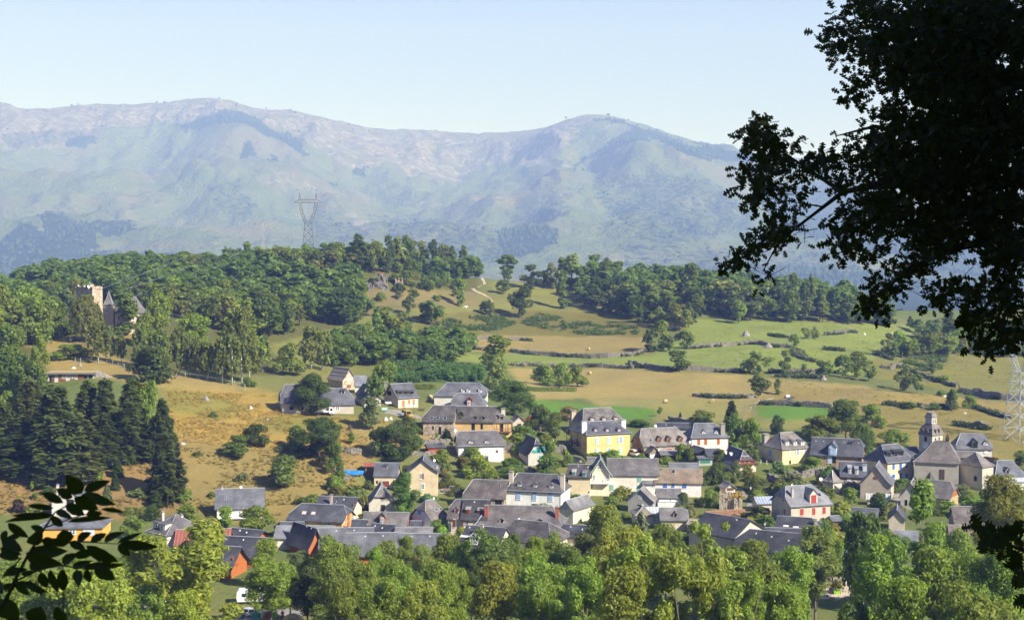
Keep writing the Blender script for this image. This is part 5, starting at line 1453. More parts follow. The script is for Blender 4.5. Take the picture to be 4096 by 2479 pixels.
ENV={
 'round': lambda t: math.sin(math.pi*min(max(t*.9+.06,0),1))**.55,
 'oval': lambda t: math.sin(math.pi*min(max(t*.92+.04,0),1))**.8,
 'dome': lambda t: (1-t**2.6)**.5*(0.75+.25*min(t*5,1)),
 'spire': lambda t: (1-t)**.75*min(t*6+.35,1),
 'vase': lambda t: .45+.55*math.sin(math.pi*min(t*.8+.1,1)),
 'low': lambda t: (1-t**2)**.5,
}
PROTO={}
def proto_broad(key,W_,H_,n,size,env,lobes,lr,seeds,r0=.2,**kw):
 PROTO[key]=[]
 for sd in seeds:
  V,F,rng,(Lc,Lr)=broad_crown(sd,W_,H_,n,size,ENV[env],lobes,lr,**kw)
  cm=crown_mesh('crown',V,F,rng)
  tm=trunk_mesh('trunk',rng,H_,r0,Lc,Lr) if r0 else None
  # measured size so that a requested width and height fit what is seen
  PROTO[key].append((cm,tm,float(np.percentile(np.abs(V[:,:2]),98)*2),float(np.percentile(V[:,2],99.6))))
def proto_conifer(key,W_,H_,n,size,seeds,r0=.22,droop=.35,bare=.05,fuzzy=.12,power=.85,whorl=.055):
 PROTO[key]=[]
 for sd in seeds:
  rng=np.random.default_rng(sd)
  P,N=[],[]
  z=bare
  while z<.985:
   R_=W_/2*((1-z)/(1-bare))**power*rng.uniform(.72,1.12)+.15
   nb=max(4,int(9*(1-z)+3))
   a0=rng.uniform(0,6.28)
   for k in range(nb):
    an=a0+6.283*k/nb+rng.normal()*.22
    RR=R_*rng.uniform(.65,1.15)
    m=max(3,int(n*.0105*RR))
    t=rng.uniform(.12,1,m)**.7
    sp=(1-t*.55)*RR*.30
    off=rng.normal(size=(m,2))*sp[:,None]*.55
    x=np.cos(an)*t*RR-np.sin(an)*off[:,0]; y=np.sin(an)*t*RR+np.cos(an)*off[:,0]
    zz=z*H_+(.16-droop*t)*RR*t+np.abs(off[:,1])*-.35+rng.normal(size=m)*fuzzy
    P.append(np.c_[x,y,zz])
    N.append(np.c_[np.cos(an)*.35+rng.normal(size=m)*.35,np.sin(an)*.35+rng.normal(size=m)*.35,np.full(m,1.0)])
   z+=whorl*rng.uniform(.7,1.25)*(1-.45*z)
  m=24; P.append(np.c_[rng.normal(size=(m,2))*.12,H_*rng.uniform(.95,1.0,m)]); N.append(rng.normal(size=(m,3)))
  P,N=np.concatenate(P),np.concatenate(N)
  V,F=leaf_cards(rng,P,N,size,2.0)
  cm=crown_mesh('crown',V,F,rng)
  b=MB(); b.tube([(0,0,-.8),(0,0,H_*.3),(0,0,H_*.95)],[r0*1.2,r0*.85,.03],6)
  PROTO[key].append((cm,b.mesh('trunk',M['bark'],True),float(np.percentile(np.abs(V[:,:2]),98)*2),H_))
def proto_birch(key,W_,H_,n,size,seeds):
 PROTO[key]=[]
 for sd in seeds:
  rng=np.random.default_rng(sd)
  P=[]
  b=MB()
  b.tube([(0,0,-.5),(.1,.05,H_*.3),(-.05,.1,H_*.65),(.05,0,H_*.98)],[.17,.14,.09,.02],6)
  ns=int(n/26)
  for i in range(ns):
   z=.25+.73*rng.uniform()**.9
   R_=W_/2*ENV['oval'](z*.95)*math.sqrt(rng.uniform(.08,1))
   an=rng.uniform(0,6.28)
   ln=rng.uniform(.08,.20)*H_
   m=26
   t=rng.uniform(0,1,m)
   sw=rng.normal(size=2)*.25
   P.append(np.c_[R_*math.cos(an)+sw[0]*t+rng.normal(size=m)*.16,R_*math.sin(an)+sw[1]*t+rng.normal(size=m)*.16,z*H_-t*ln+.3])
   if i % 14==0: b.tube([(0,0,z*H_*.8),(R_*math.cos(an)*.6,R_*math.sin(an)*.6,z*H_*.93),(R_*math.cos(an),R_*math.sin(an),z*H_)],[.05,.035,.012],4)
  P=np.concatenate(P)
  N=rng.normal(size=P.shape)*.7+np.c_[P[:,0],P[:,1],P[:,2]*0+.5]*.4
  V,F=leaf_cards(rng,P,N,size,1.5)
  PROTO[key].append((crown_mesh('crown',V,F,rng),b.mesh('trunk',M['birch'],True),float(np.percentile(np.abs(V[:,:2]),97)*2),H_))
M['birch']=var_mat('birch_bark',(.5,.5,.48),(1.2,1.2,1.15),1.2,5,stretch=(1,1,3))
# far wood (about 700 m away),middle distance (about 420 m),near belt (about 230 m)
proto_broad('far',8,10,1100,.6,'oval',15,.34,(1,2,3,4,5),.16)
proto_broad('far_tall',6,12,1100,.62,'oval',13,.45,(11,12,13),.16)
proto_broad('mid',9,9,3200,.44,'dome',20,.36,(21,22,23,24),.22)
proto_broad('mid_tall',7,12,3200,.44,'oval',20,.42,(31,32,33),.2)
proto_broad('bush',4,2.6,900,.30,'low',9,.45,(41,42,43,44),0,base=.02)
proto_broad('near',11,13,17000,.25,'dome',34,.30,(51,52,53),.24)
proto_broad('near_tall',9,17,17000,.25,'oval',36,.32,(61,62,63),.22)
proto_broad('feather',13,17,17000,.22,'vase',44,.22,(71,72),.2,asp=2.6,gap=.35,droop=.2)
proto_broad('thin',12,19,9000,.27,'vase',42,.17,(81,82),.2,asp=2.0,gap=.3)
proto_conifer('spruce',7,17,4200,.5,(91,92,93),power=.5,fuzzy=.4,droop=.28)
proto_conifer('pine',6,13,1500,.62,(95,96),.2,droop=.05,bare=.3,power=.55,whorl=.1)
proto_conifer('cedar',8,8,3600,.36,(97,),.25,droop=.25,bare=.04,power=.6)
proto_birch('birch',5,12,2600,.38,(101,102,103))
proto_birch('weeping',8,12,9000,.30,(105,))
NPICK={}
TREES=[]
def tree(kind,u,vt,vb,wpx,col,label,cat='tree',name=None,d=None,group=None,z=0,parts=True,sink=0.0,rz=None,clear=0):
 if z:
  u0,vt=px(z,u,vt); vb=px(z,0,vb)[1] if vb is not None else None; wpx=wpx/ZM[z][2]; u=u0
 if d is None:
  P=hit(u,vb)
 else:
  P=at(u,CY,d); P[2]=float(G(P[0],P[1]))
 s=FPX/P[1]
 top=at(u,vt,P[1])[2]
 Ht=max(top-P[2],.5); Wt=wpx/s
 k=NPICK.get(kind,0); NPICK[kind]=k+1
 cm,tm,w0,h0=PROTO[kind][k % len(PROTO[kind])]
 sx,sz=Wt/w0,Ht/h0
 nm=name or {'spruce': 'spruce_tree','pine': 'pine_tree','birch': 'birch_tree','weeping': 'weeping_birch','cedar': 'cedar_tree','bush': 'shrub'}.get(kind,'leafy_tree')
 rz=rnd.uniform(0,6.28) if rz is None else rz
 P[2]-=sink
 if tm is None or not parts:
  o=link(nm,cm,None,tuple(P),(0,0,rz),(sx,sx,sz),col)
  tag(o,label,cat,group)
  if tm is not None: link('trunk',tm,o,color=(.17,.14,.11))
 else:
  o=empty(nm,tuple(P),rz,label,cat,group)
  link('trunk',tm,o,sc=((sx+sz)/2,(sx+sz)/2,sz),color=(.6,.6,.58) if kind in ('birch','weeping') else (.19,.155,.125))
  cz=(Ht-clear)/h0 if clear else (min(sz,sx*1.25) if kind in ('near','near_tall','feather','thin') else sz)
  link('crown',cm,o,loc=(0,0,Ht-h0*cz),sc=(sx,sx,cz),color=col)
 TREES.append((o,u,(vt+(vb or vt+Ht*s))/2,P[1],max(Wt,.5)))
 return o
# leaf colours
LG,LM,LD,LY,LB,LP,LC,LGR=(.18,.24,.06),(.125,.18,.05),(.08,.12,.038),(.235,.27,.062),(.20,.285,.06),(.205,.25,.095),(.085,.115,.045),(.15,.185,.10)
# ------------------------------------------------------------------ woods on the hill: one object per tree
MASS=[]
def wood(label,group,region,z,spacing,kinds,cols,hgt,avoid=(),maxn=300,cat='tree',dmin=0,jitter=.42,name='woodland_tree',cap=900):
 poly=[px(z,*p) for p in region]
 av=[[px(zz,*p) for p in pl] for zz,pl in avoid]
 us=[p[0] for p in poly]; vs=[p[1] for p in poly]
 g=random.Random(len(label)*7+int(us[0]))
 n=0
 y=360.0
 while y<870:
  x0,x1=(min(us)-CX)/FPX*y,(max(us)-CX)/FPX*y
  x=x0
  while x<x1:
   X,Y=x+g.uniform(-jitter,jitter)*spacing,y+g.uniform(-jitter,jitter)*spacing
   Z=float(G(X,Y))
   u,v=proj(np.array([X,Y,Z]))
   x+=spacing
   if Y<dmin or n>=cap: continue
   if not inpoly(np.array([u]),np.array([v]),poly)[0]: continue
   if any(inpoly(np.array([u]),np.array([v]),a)[0] for a in av): continue
   h_=hgt*g.uniform(.6,1.4)
   s=FPX/Y
   k=g.choices([a for a,_ in kinds],[b for _,b in kinds])[0]
   c=g.choice(cols); f=g.uniform(.8,1.2)
   wd=h_*{'far': .95,'far_tall': .58,'mid': 1.0,'mid_tall': .6,'spruce': .42,'pine': .5,'birch': .42,'bush': 1.5}[k]
   if n<maxn:
    tree(k,float(u),float(v-h_*s),None,wd*s*g.uniform(.85,1.2),tuple(q*f for q in c),{'far_tall': 'tall ','mid_tall': 'tall ','pine': 'pine like ','bush': 'low '}.get(k,'rounded ')+('light ' if c[1]*f>.2 else 'dark ')+label,cat,name=name,d=Y,group=group,parts=False)
    TREES.pop()
   else:
    cm,tm,w0,h0=PROTO[k][n % len(PROTO[k])]
    MASS.append((cm,(X,Y,Z),g.uniform(0,6.28),wd*g.uniform(.85,1.2)/w0,h_/h0))
   n+=1
  y+=spacing*.9
 return n
FARK=(('far',4),('far_tall',4),('pine',.8))
FARC=(LM,LG,LD,LG,(.19,.235,.085),(.14,.18,.08),(.21,.23,.085),LM)
n1=wood('leafy tree in the dense wood along the ridge by the tall pylon','trees of the ridge wood',[(870,1000),(1100,1010),(1500,985),(1870,1000),(1960,1095),(1890,1130),(1700,1112),(1560,1092),(1400,1110),(1390,1160),(1200,1140),(1010,1090),(640,1120),(640,1040)],0,8.6,FARK,FARC,9.3,maxn=70)
n2=wood('leafy tree in the dense wood on the slope below the pylon ridge','trees of the slope wood',[(380,1110),(1000,1095),(1350,1150),(1420,1160),(1465,1220),(1450,1300),(1240,1290),(1150,1340),(1090,1370),(960,1370),(860,1310),(700,1270),(540,1230),(400,1220)],0,8.2,FARK,FARC,10.5,avoid=[(0,[(760,1100),(900,1090),(900,1130),(770,1150)])],maxn=70)
n3=wood('leafy tree in the wood behind the castle at the left','trees behind the castle',[(-60,1180),(180,1150),(420,1120),(640,1120),(700,1200),(620,1240),(330,1200),(300,1260),(80,1260),(-60,1300)],0,8.5,FARK,FARC,11.5,maxn=40)
n4=wood('leafy tree in the wood on the hill right of the sandy track','trees of the right hand wood',[(2330,1130),(2560,1145),(2900,1170),(3250,1210),(3500,1270),(3640,1310),(3500,1305),(3300,1290),(3100,1290),(2960,1280),(2790,1245),(2780,1330),(2620,1320),(2480,1270),(2350,1230),(2310,1190),(2400,1180)],0,9.0,FARK,FARC,12.5,maxn=75)
n5=wood('scattered bush on the rocky bank under the ridge wood','bushes on the rocky bank',[(1430,1120),(1600,1110),(1880,1130),(1850,1190),(1700,1210),(1560,1200),(1440,1210)],0,9,(('far',1),('bush',2)),FARC,4.5,maxn=28,cat='bush',name='shrub')
n6=wood('shrub in the dark hedge above the cornfield','shrubs of the cornfield hedge',[(1270,1395),(1750,1385),(1850,1400),(1850,1450),(1750,1465),(1340,1470),(1290,1440)],0,6.5,(('far',1),),(LM,LD,LM),7.5,maxn=40,name='hedge_shrub',cat='shrub')
n7=wood('leafy tree in the wood at the far left edge, above the conifers','trees at the far left edge',[(-80,1240),(120,1260),(150,1330),(120,1420),(-80,1420)],0,9,(('mid',3),('mid_tall',2)),(LM,LG,LD),13,maxn=26)
n8=wood('shrub among the trees at the right end of the fields','shrubs at the right end of the fields',[(3650,1330),(3800,1330),(4150,1350),(4150,1430),(3950,1432),(3800,1430),(3530,1432),(3540,1410),(3760,1390)],0,8,(('far',3),('far_tall',1)),FARC,8,maxn=36,name='hedge_shrub')
def join_mass():
 V,F,A,n=[],[],[],0
 for cm,p,a,sx,sz in MASS:
  v=np.empty(len(cm.vertices)*3,np.float32); cm.vertices.foreach_get('co',v); v=v.reshape(-1,3)
  f=np.empty(len(cm.loops),np.int32); cm.loops.foreach_get('vertex_index',f); f=f.reshape(-1,4)
  k=np.arange(len(f)) % 2==0              # every second leaf: the hidden rows need fewer
  var=np.empty(len(f),np.float32); cm.attributes['var'].data.foreach_get('value',var)
  c,s_=math.cos(a),math.sin(a)
  w=np.c_[(v[:,0]*c-v[:,1]*s_)*sx+p[0],(v[:,0]*s_+v[:,1]*c)*sx+p[1],v[:,2]*sz+p[2]]
  w=w.reshape(-1,4,3)[k]; ctr=w.mean(1,keepdims=True); w=(ctr+(w-ctr)*1.35).reshape(-1,3)
  V.append(w); F.append(np.arange(len(w)).reshape(-1,4)+n); A.append(var[k]); n+=len(w)
 if not V: return
 o=link('woodland',np_mesh('woodland',np.concatenate(V),np.concatenate(F),M['leaf'],False,[('var','FACE','FLOAT',np.concatenate(A))]),color=LM)
 tag(o,'close packed trees in the depth of the hill woods','woodland',kind='stuff')
join_mass()
def T(kind,z,x,yt,yb,w_,col,label,**k): return tree(kind,x,yt,yb,w_,col,label,z=z,**k)
# single trees of the hill and the fields
T('far_tall',10,815,95,350,190,LM,'rounded tree standing alone on the skyline just right of the sandy track')
T('far_tall',10,1045,195,440,190,LD,'dark tree on the skyline between the lone tree and the right hand wood')
T('far',10,780,340,480,150,LM,'round bush in the hill meadow below the lone skyline tree',cat='bush',name='shrub')
T('far',10,960,400,720,240,LD,'dark broad tree in the middle of the bracken slope below the hill meadow')
T('far_tall',10,1360,300,625,120,LM,'slender tree at the left edge of the right hand wood above the bracken')
T('far',10,620,540,690,150,LM,'bush at the lower end of the sandy track',cat='bush',name='shrub')
T('far_tall',10,345,330,610,130,LG,'slender pale tree on the bare bank left of the sandy track')
for x,yt,yb,w_,k,lb in ((1175,250,410,120,'far','small pale tree on the skyline between the dark tree and the right hand wood'),(1265,180,430,190,'far','broad tree at the left start of the right hand wood, on the skyline'),(1350,125,430,150,'far_tall','tall airy tree on the skyline at the left end of the right hand wood'),(1450,92,420,190,'far_tall','tallest pale airy tree on the skyline of the right hand wood'),(1545,205,440,160,'far','rounded skyline tree right of the tallest pale airy one'),(1645,155,470,170,'far_tall','dark upright skyline tree, second right of the tallest airy one'),(1770,162,520,160,'far_tall','light pointed skyline tree in the left half of the right hand wood'),(1890,245,520,190,'far','low rounded skyline tree in the middle of the right hand wood'),(2015,225,520,150,'pine','thin bare topped tree above the middle of the right hand wood'),(2145,285,560,170,'far','rounded skyline tree right of the thin bare topped one')):
 T(k,10,x,yt,yb,w_,(LM,LG,(.17,.21,.09))[int(x) % 3],lb,name='woodland_tree',parts=False)
T('far',10,60,545,790,220,LM,'dark round tree above the left end of the hay terraces')
T('far',10,115,740,860,110,LG,'small bush at the left end of the upper hay terrace',cat='bush',name='shrub')
T('far',10,445,885,1030,140,LG,'small round tree on the stone terrace above the cornfield')
T('mid_tall',10,690,890,1240,270,LB,'tall bright green tree beside the green meadow strip')
T('mid',10,700,1120,1420,240,LP,'pale leafy tree right below the tall bright green tree')
T('mid',10,1165,1175,1385,215,LG,'left tree of the clump of three in the straw field')
T('mid',10,1350,1165,1390,200,LG,'middle tree of the clump of three in the straw field')
T('mid',10,1500,1190,1395,210,LG,'right tree of the clump of three in the straw field')
T('mid',10,860,1340,1510,340,(.11,.165,.05),'broad dark tree behind the house with three white dormers',d=500)
T('far_tall',10,2230,820,1050,150,LD,'dark tree at the right end of the upper hay terrace')
T('far_tall',10,2330,740,1040,150,LG,'light tree at the right end of the upper hay terrace')
T('far',10,2410,900,1050,120,LM,'low bushy tree just right of the dark terrace tree')
T('far',11,545,620,785,170,LM,'round tree at the left end of the long dry stone wall')
T('far',11,495,805,995,210,LM,'spreading tree on the lower dry stone wall, left one')
T('far',11,1195,810,1020,290,LP,'wide pale tree on the lower dry stone wall, above the straw field')
T('far_tall',11,1465,805,1030,115,LM,'slim dark tree on the green strip right of the wide pale tree')
T('far',11,1640,930,1005,65,LG,'tiny tree on the lower wall, right of the slim dark tree')
T('far',11,1218,1030,1240,200,LM,'bushy tree standing beside the farm track')
T('far_tall',11,1405,1065,1210,70,LG,'small slender tree in the brown meadow right of the farm track')
T('far',11,1555,655,780,95,LM,'small tree at the right end of the long dry stone wall')
T('far',11,1660,600,700,100,LP,'left bush of the pair in the upper green meadow',cat='bush',name='shrub')
T('far',11,1735,590,700,100,LP,'right bush of the pair in the upper green meadow',cat='bush',name='shrub')
T('far',12,205,720,880,110,LM,'left tree of the row around the big boulder in the right hand fields')
T('far',12,290,730,890,110,LG,'second tree of the row around the big boulder in the right hand fields')
T('far',12,425,665,885,170,LM,'third tree of the row, ivy grown, right of the big boulder')
T('far_tall',12,570,635,890,170,LG,'tallest tree of the row right of the big boulder')
T('far',12,680,720,930,190,LP,'last tree of the row right of the big boulder, multi stemmed')
T('far',12,1025,780,1020,180,LM,'left tree of the two on the field boundary in the right hand meadows')
T('far',12,1160,855,1050,140,LM,'right tree of the two on the field boundary in the right hand meadows')
T('far',12,1320,740,865,120,LGR,'hazy grey bush above the field wall at the right',cat='bush',name='shrub')
T('bush',12,1395,870,940,170,LB,'bright green bracken bush on the field wall at the right',cat='bush')
T('far',12,915,530,700,150,LM,'left tree of the thicket in the right hand meadows')
T('far_tall',12,1060,530,700,110,LG,'middle tree of the thicket in the right hand meadows')
T('pine',12,1490,240,620,180,LM,'tall pine like tree on the right hand skyline')
T('far_tall',12,1365,310,500,90,LGR,'thin hazy tree on the right hand skyline')
T('pine',12,1095,285,420,80,LM,'small dark conifer on the right hand skyline')
T('far',12,890,210,390,150,LM,'round tree on the skyline below the tips of the oak leaves')
T('mid',12,1510,1010,1225,110,LM,'ivy grown tree on the grassy slope above the church')
T('mid',12,1680,1070,1200,130,LG,'small bright tree on the slope above the church, right of the ivy grown one')
T('bush',12,1400,1015,1075,110,LG,'low bush beside the pale rocks above the church',cat='bush')
T('far',12,1330,1150,1215,150,LM,'clipped bush on the wall above the church',cat='bush',name='shrub')
T('far',12,1080,1135,1205,130,LM,'dark bush on the wall above the church, left one',cat='bush',name='shrub')
T('far_tall',11,605,5,400,160,LM,'tall tree rising above the right hand wood')
T('far_tall',11,1540,100,480,150,LM,'dark broad topped tall tree in the loose row under the oak leaf tips')
T('far_tall',11,1705,120,480,95,LM,'narrow tall tree under the tips of the oak leaves, right end of a loose row')
T('far_tall',11,1415,125,470,130,LM,'tall tree under the tips of the oak leaves, left end of a loose row')
T('far',11,1040,360,560,150,LB,'bright green tree at the front edge of the right hand wood')
for i,(x,yt,w_,k) in enumerate([(1310,92,200,'pine'),(1480,145,170,'far'),(1610,105,130,'far_tall'),(1700,118,150,'far_tall'),(1790,100,120,'far_tall'),(1865,145,190,'far'),(2060,150,210,'far'),(2160,190,150,'far'),(2240,205,110,'pine'),(2350,200,110,'pine'),(1390,180,160,'far'),(1940,160,150,'far_tall')]):
 tree(k,x,yt,475,w_,(LM,LG,LD,(.17,.215,.08))[i % 4],'tall tree rising above the ridge wood to the right of the tall pylon',z=9,name='woodland_tree',group='tall trees of the ridge wood',parts=False)
for i,(x,yt,w_,k) in enumerate([(530,203,260,'far'),(200,165,150,'far'),(740,240,170,'far'),(1100,228,200,'far'),(910,250,170,'far'),(30,215,130,'far'),(380,245,110,'pine')]):
 tree(k,x,yt,470,w_,(LG,LM,(.15,.20,.07))[i % 3],'rounded tree on the ridge around the foot of the tall pylon',z=9,name='woodland_tree',group='ridge trees around the pylon',parts=False)
# castle hill,birches and pines
BIRCH_LABEL=['slender white stemmed birch left of the castle, first from the left','white stemmed birch with a long bare trunk, second from the left below the castle','short white stemmed birch, third from the left below the castle','white stemmed birch in front of the chateau terrace','pair like white birch at the left start of the meadow row','white birch, second in the meadow row, slightly shorter','low white birch, third in the meadow row','low white birch, fourth in the meadow row','white birch, fifth in the meadow row, leaning a little','white birch with the whitest stem near the right end of the meadow row','tallest white birch of the meadow row, towering at its right','white birch just left of the meadow row, behind the dark broad tree','last white birch at the right end of the meadow row']
LEFT_LABEL=['big leafy tree at the left edge, level with the castle','slim leafy tree on the slope between castle and stable','leafy tree at the left edge beside the stable','grey green leafy tree in front of the left end of the stable','broad dark leafy tree left of the castle keep','low leafy tree under the broad dark one left of the castle','light green leafy tree on the far left skyline']
for i,(x,yt,yb,w_) in enumerate([(900,760,1150,170),(1010,800,1140,110),(1115,880,1150,90),(1295,780,1200,130),(1650,800,1260,150),(1730,880,1270,120),(1830,930,1290,140),(1910,940,1310,120),(2040,900,1340,150),(2130,880,1355,160),(2220,640,1330,200),(1480,830,1250,160),(2290,850,1330,150)]):
 T('birch',15,x,yt,yb,w_,(.17,.215,.08),BIRCH_LABEL[i],group='birches along the meadow')
for i,(x,yt,yb,w_) in enumerate([(40,800,1190,330),(330,1000,1420,150),(110,1000,1400,330),(300,1130,1450,300),(520,650,900,360),(380,920,1200,140),(20,430,950,300)]):
 T('mid',15,x,yt,yb,w_,(LM,LG,LM,LM,LM,LB,LG)[i],LEFT_LABEL[i],group='leafy trees left of the castle')
T('weeping',15,790,525,960,270,(.18,.20,.07),'large drooping olive green birch in front of the castle keep')
T('far_tall',15,1140,500,900,230,LM,'dark pine like tree standing right in front of the castle')
T('mid',15,1450,490,850,230,LB,'bright green tree on the right of the castle')
T('mid',15,1350,680,1000,200,LG,'light green tree beside the castle terrace, below the bright one')
T('mid',15,1790,700,1000,330,LB,'large bright green tree behind the birch row')
T('mid',15,1380,1000,1330,380,LD,'dark broad tree at the end of the stable meadow')
T('mid',15,650,980,1110,330,LB,'bright green hedge below the castle lawn',cat='hedge',name='hedge')
T('bush',15,2280,1280,1370,140,LM,'round dark bush at the right end of the birch row',cat='bush')
T('mid_tall',9,390,670,1150,320,LD,'tall dark tree at the foot of the slope wood, left of the clearing')
T('mid_tall',9,1200,620,990,310,LD,'tall dark tree at the lower right corner of the slope wood')
T('far',9,1600,800,1110,360,LG,'broad light tree with dark stem above the cornfield hedge')
T('far',9,1480,850,1140,150,LG,'pale slender tree left of the broad light tree above the cornfield hedge')
T('far',9,2010,760,960,240,LM,'round dark tree on the terrace at the end of the hay field')
T('far',9,1810,690,880,140,LM,'small tree on the bare bank below the rocks')
T('far',9,1810,950,1100,150,LM,'gnarled dark bush at the tip of the hay terrace',cat='bush',name='shrub')
T('far',9,1300,970,1180,300,LG,'round light green tree at the head of the cornfield hedge')
T('birch',9,850,980,1420,210,LP,'tall pale birch in front of the cornfield hedge, left one')
T('birch',9,960,1030,1430,200,LP,'tall pale birch in front of the cornfield hedge, right one')
T('birch',9,240,1020,1440,210,LP,'pale birch at the right end of the birch row, inner one')
T('birch',9,370,1080,1450,150,LP,'pale birch at the right end of the birch row, outer one')
T('birch',9,100,800,1440,240,LG,'tall light birch in the middle of the birch row')
T('mid',9,640,1170,1480,300,LG,'light bushy tree between the birch row and the stone barn')
T('far',9,620,960,1060,90,LG,'small young tree in the grassy clearing')
T('mid',9,1580,1330,1560,250,LG,'leafy tree behind the grey house with raised roof windows',d=475)
T('mid',9,1100,1060,1250,160,LG,'round tree at the left of the cornfield hedge')
# conifers of the left slope
CON=[(620,130,1120,460,'spruce'),(800,430,1080,520,'spruce'),(200,480,1030,480,'spruce'),(1150,50,760,260,'spruce'),(1450,30,720,300,'spruce'),(1760,270,900,300,'spruce'),(1800,640,1420,360,'spruce'),
       (960,60,700,260,'spruce'),(400,420,900,260,'spruce'),(1420,300,860,300,'spruce'),(330,60,700,300,'spruce'),(1130,430,960,300,'spruce'),(1620,700,960,150,'pine'),(60,300,980,280,'spruce'),(560,700,1130,240,'spruce')]
CON_LABEL=['broad dark conifer behind the biggest one in the dense stand','biggest lightest conifer at the front of the dense stand','wide drooping conifer at the left front of the dense stand','pointed conifer with bare lower stem right below the stable','tall dark conifer beside the bright leafy tree in the stand','','','greyish pointed conifer under the middle of the stable','dark conifer filling the gap between the left and the biggest one','dark conifer in the shade below the bright leafy tree','grey green conifer at the top left of the dense stand','small conifer in the centre of the stand, above the fallen trunk','thin scraggy pine with bare branches at the right foot of the stand','light conifer at the left edge of the dense stand','low conifer tucked at the foot of the biggest one']
for i,(x,yt,yb,w_,k) in enumerate(CON):
 if i==6: T(k,16,x,yt,1330,w_,LC,'dark conifer standing alone on the brown slope with a clipped hedge at its foot',name='spruce_tree',cat='conifer')
 elif i==5: T(k,16,x,yt,yb,w_,LC,'dark conifer at the right edge of the conifer stand, against the golden meadow',cat='conifer')
 else: T(k,16,x,yt,yb,w_*1.2,((.095,.125,.05),(.12,.15,.055),(.08,.11,.045))[i % 3],CON_LABEL[i],cat='conifer',group='conifers on the left slope')
T('mid',16,1640,60,720,260,LB,'bright green leafy tree in the middle of the dark conifers')
T('mid',16,100,180,640,260,LG,'grey green leafy tree left of the conifer stand')
for i,(k,x,yt,yb,w_,c,lb) in enumerate([
 ('bush',380,1110,1235,130,LB,'pale green palm like bush on the brown slope'),('bush',370,1270,1350,65,LM,'clipped egg shaped green bush on the brown slope'),('bush',200,1320,1360,60,LB,'small yellow green tuft beside the purple bush'),
 ('bush',200,1350,1490,190,(.075,.05,.055),'dark purple leaved bush at the bottom of the brown slope'),('bush',525,1205,1280,150,LD,'low dark bush left of the grey gable house'),('cedar',1160,1200,1390,130,LGR,'blue green young conifer right of the grey gable house'),
 ('spruce',1250,1070,1240,90,LD,'small dark spruce, lower one of two in a line'),('spruce',1280,920,1100,110,LD,'small dark spruce, upper one of two in a line'),('bush',1070,1030,1145,170,LG,'olive green round bush at the foot of the conifers'),
 ('bush',1520,1220,1310,300,LP,'long untidy bush with pinkish top on the brown slope'),('spruce',1690,1260,1430,140,LD,'small dark pointed conifer beside the tall hedge'),('bush',1765,1300,1365,60,LM,'little round bush next to the small pointed conifer'),
 ('bush',2020,1230,1370,170,LG,'bright bush on the grass right of the tall hedge'),('bush',1450,860,970,170,LD,'dark low juniper with rusty branch under the conifers'),('bush',520,1010,1085,90,LM,'small bush in the shade of the conifers'),('bush',680,1110,1190,110,LGR,'grey green small bush above the grey gable house'),('bush',380,1390,1500,200,LP,'pale flowering bush at the bottom left of the brown slope'),('bush',2140,830,870,110,LM,'low dark bush beside the meadow fence')]):
 T(k,16,x,yt,yb,w_,c,lb,cat='bush' if k=='bush' else 'conifer')
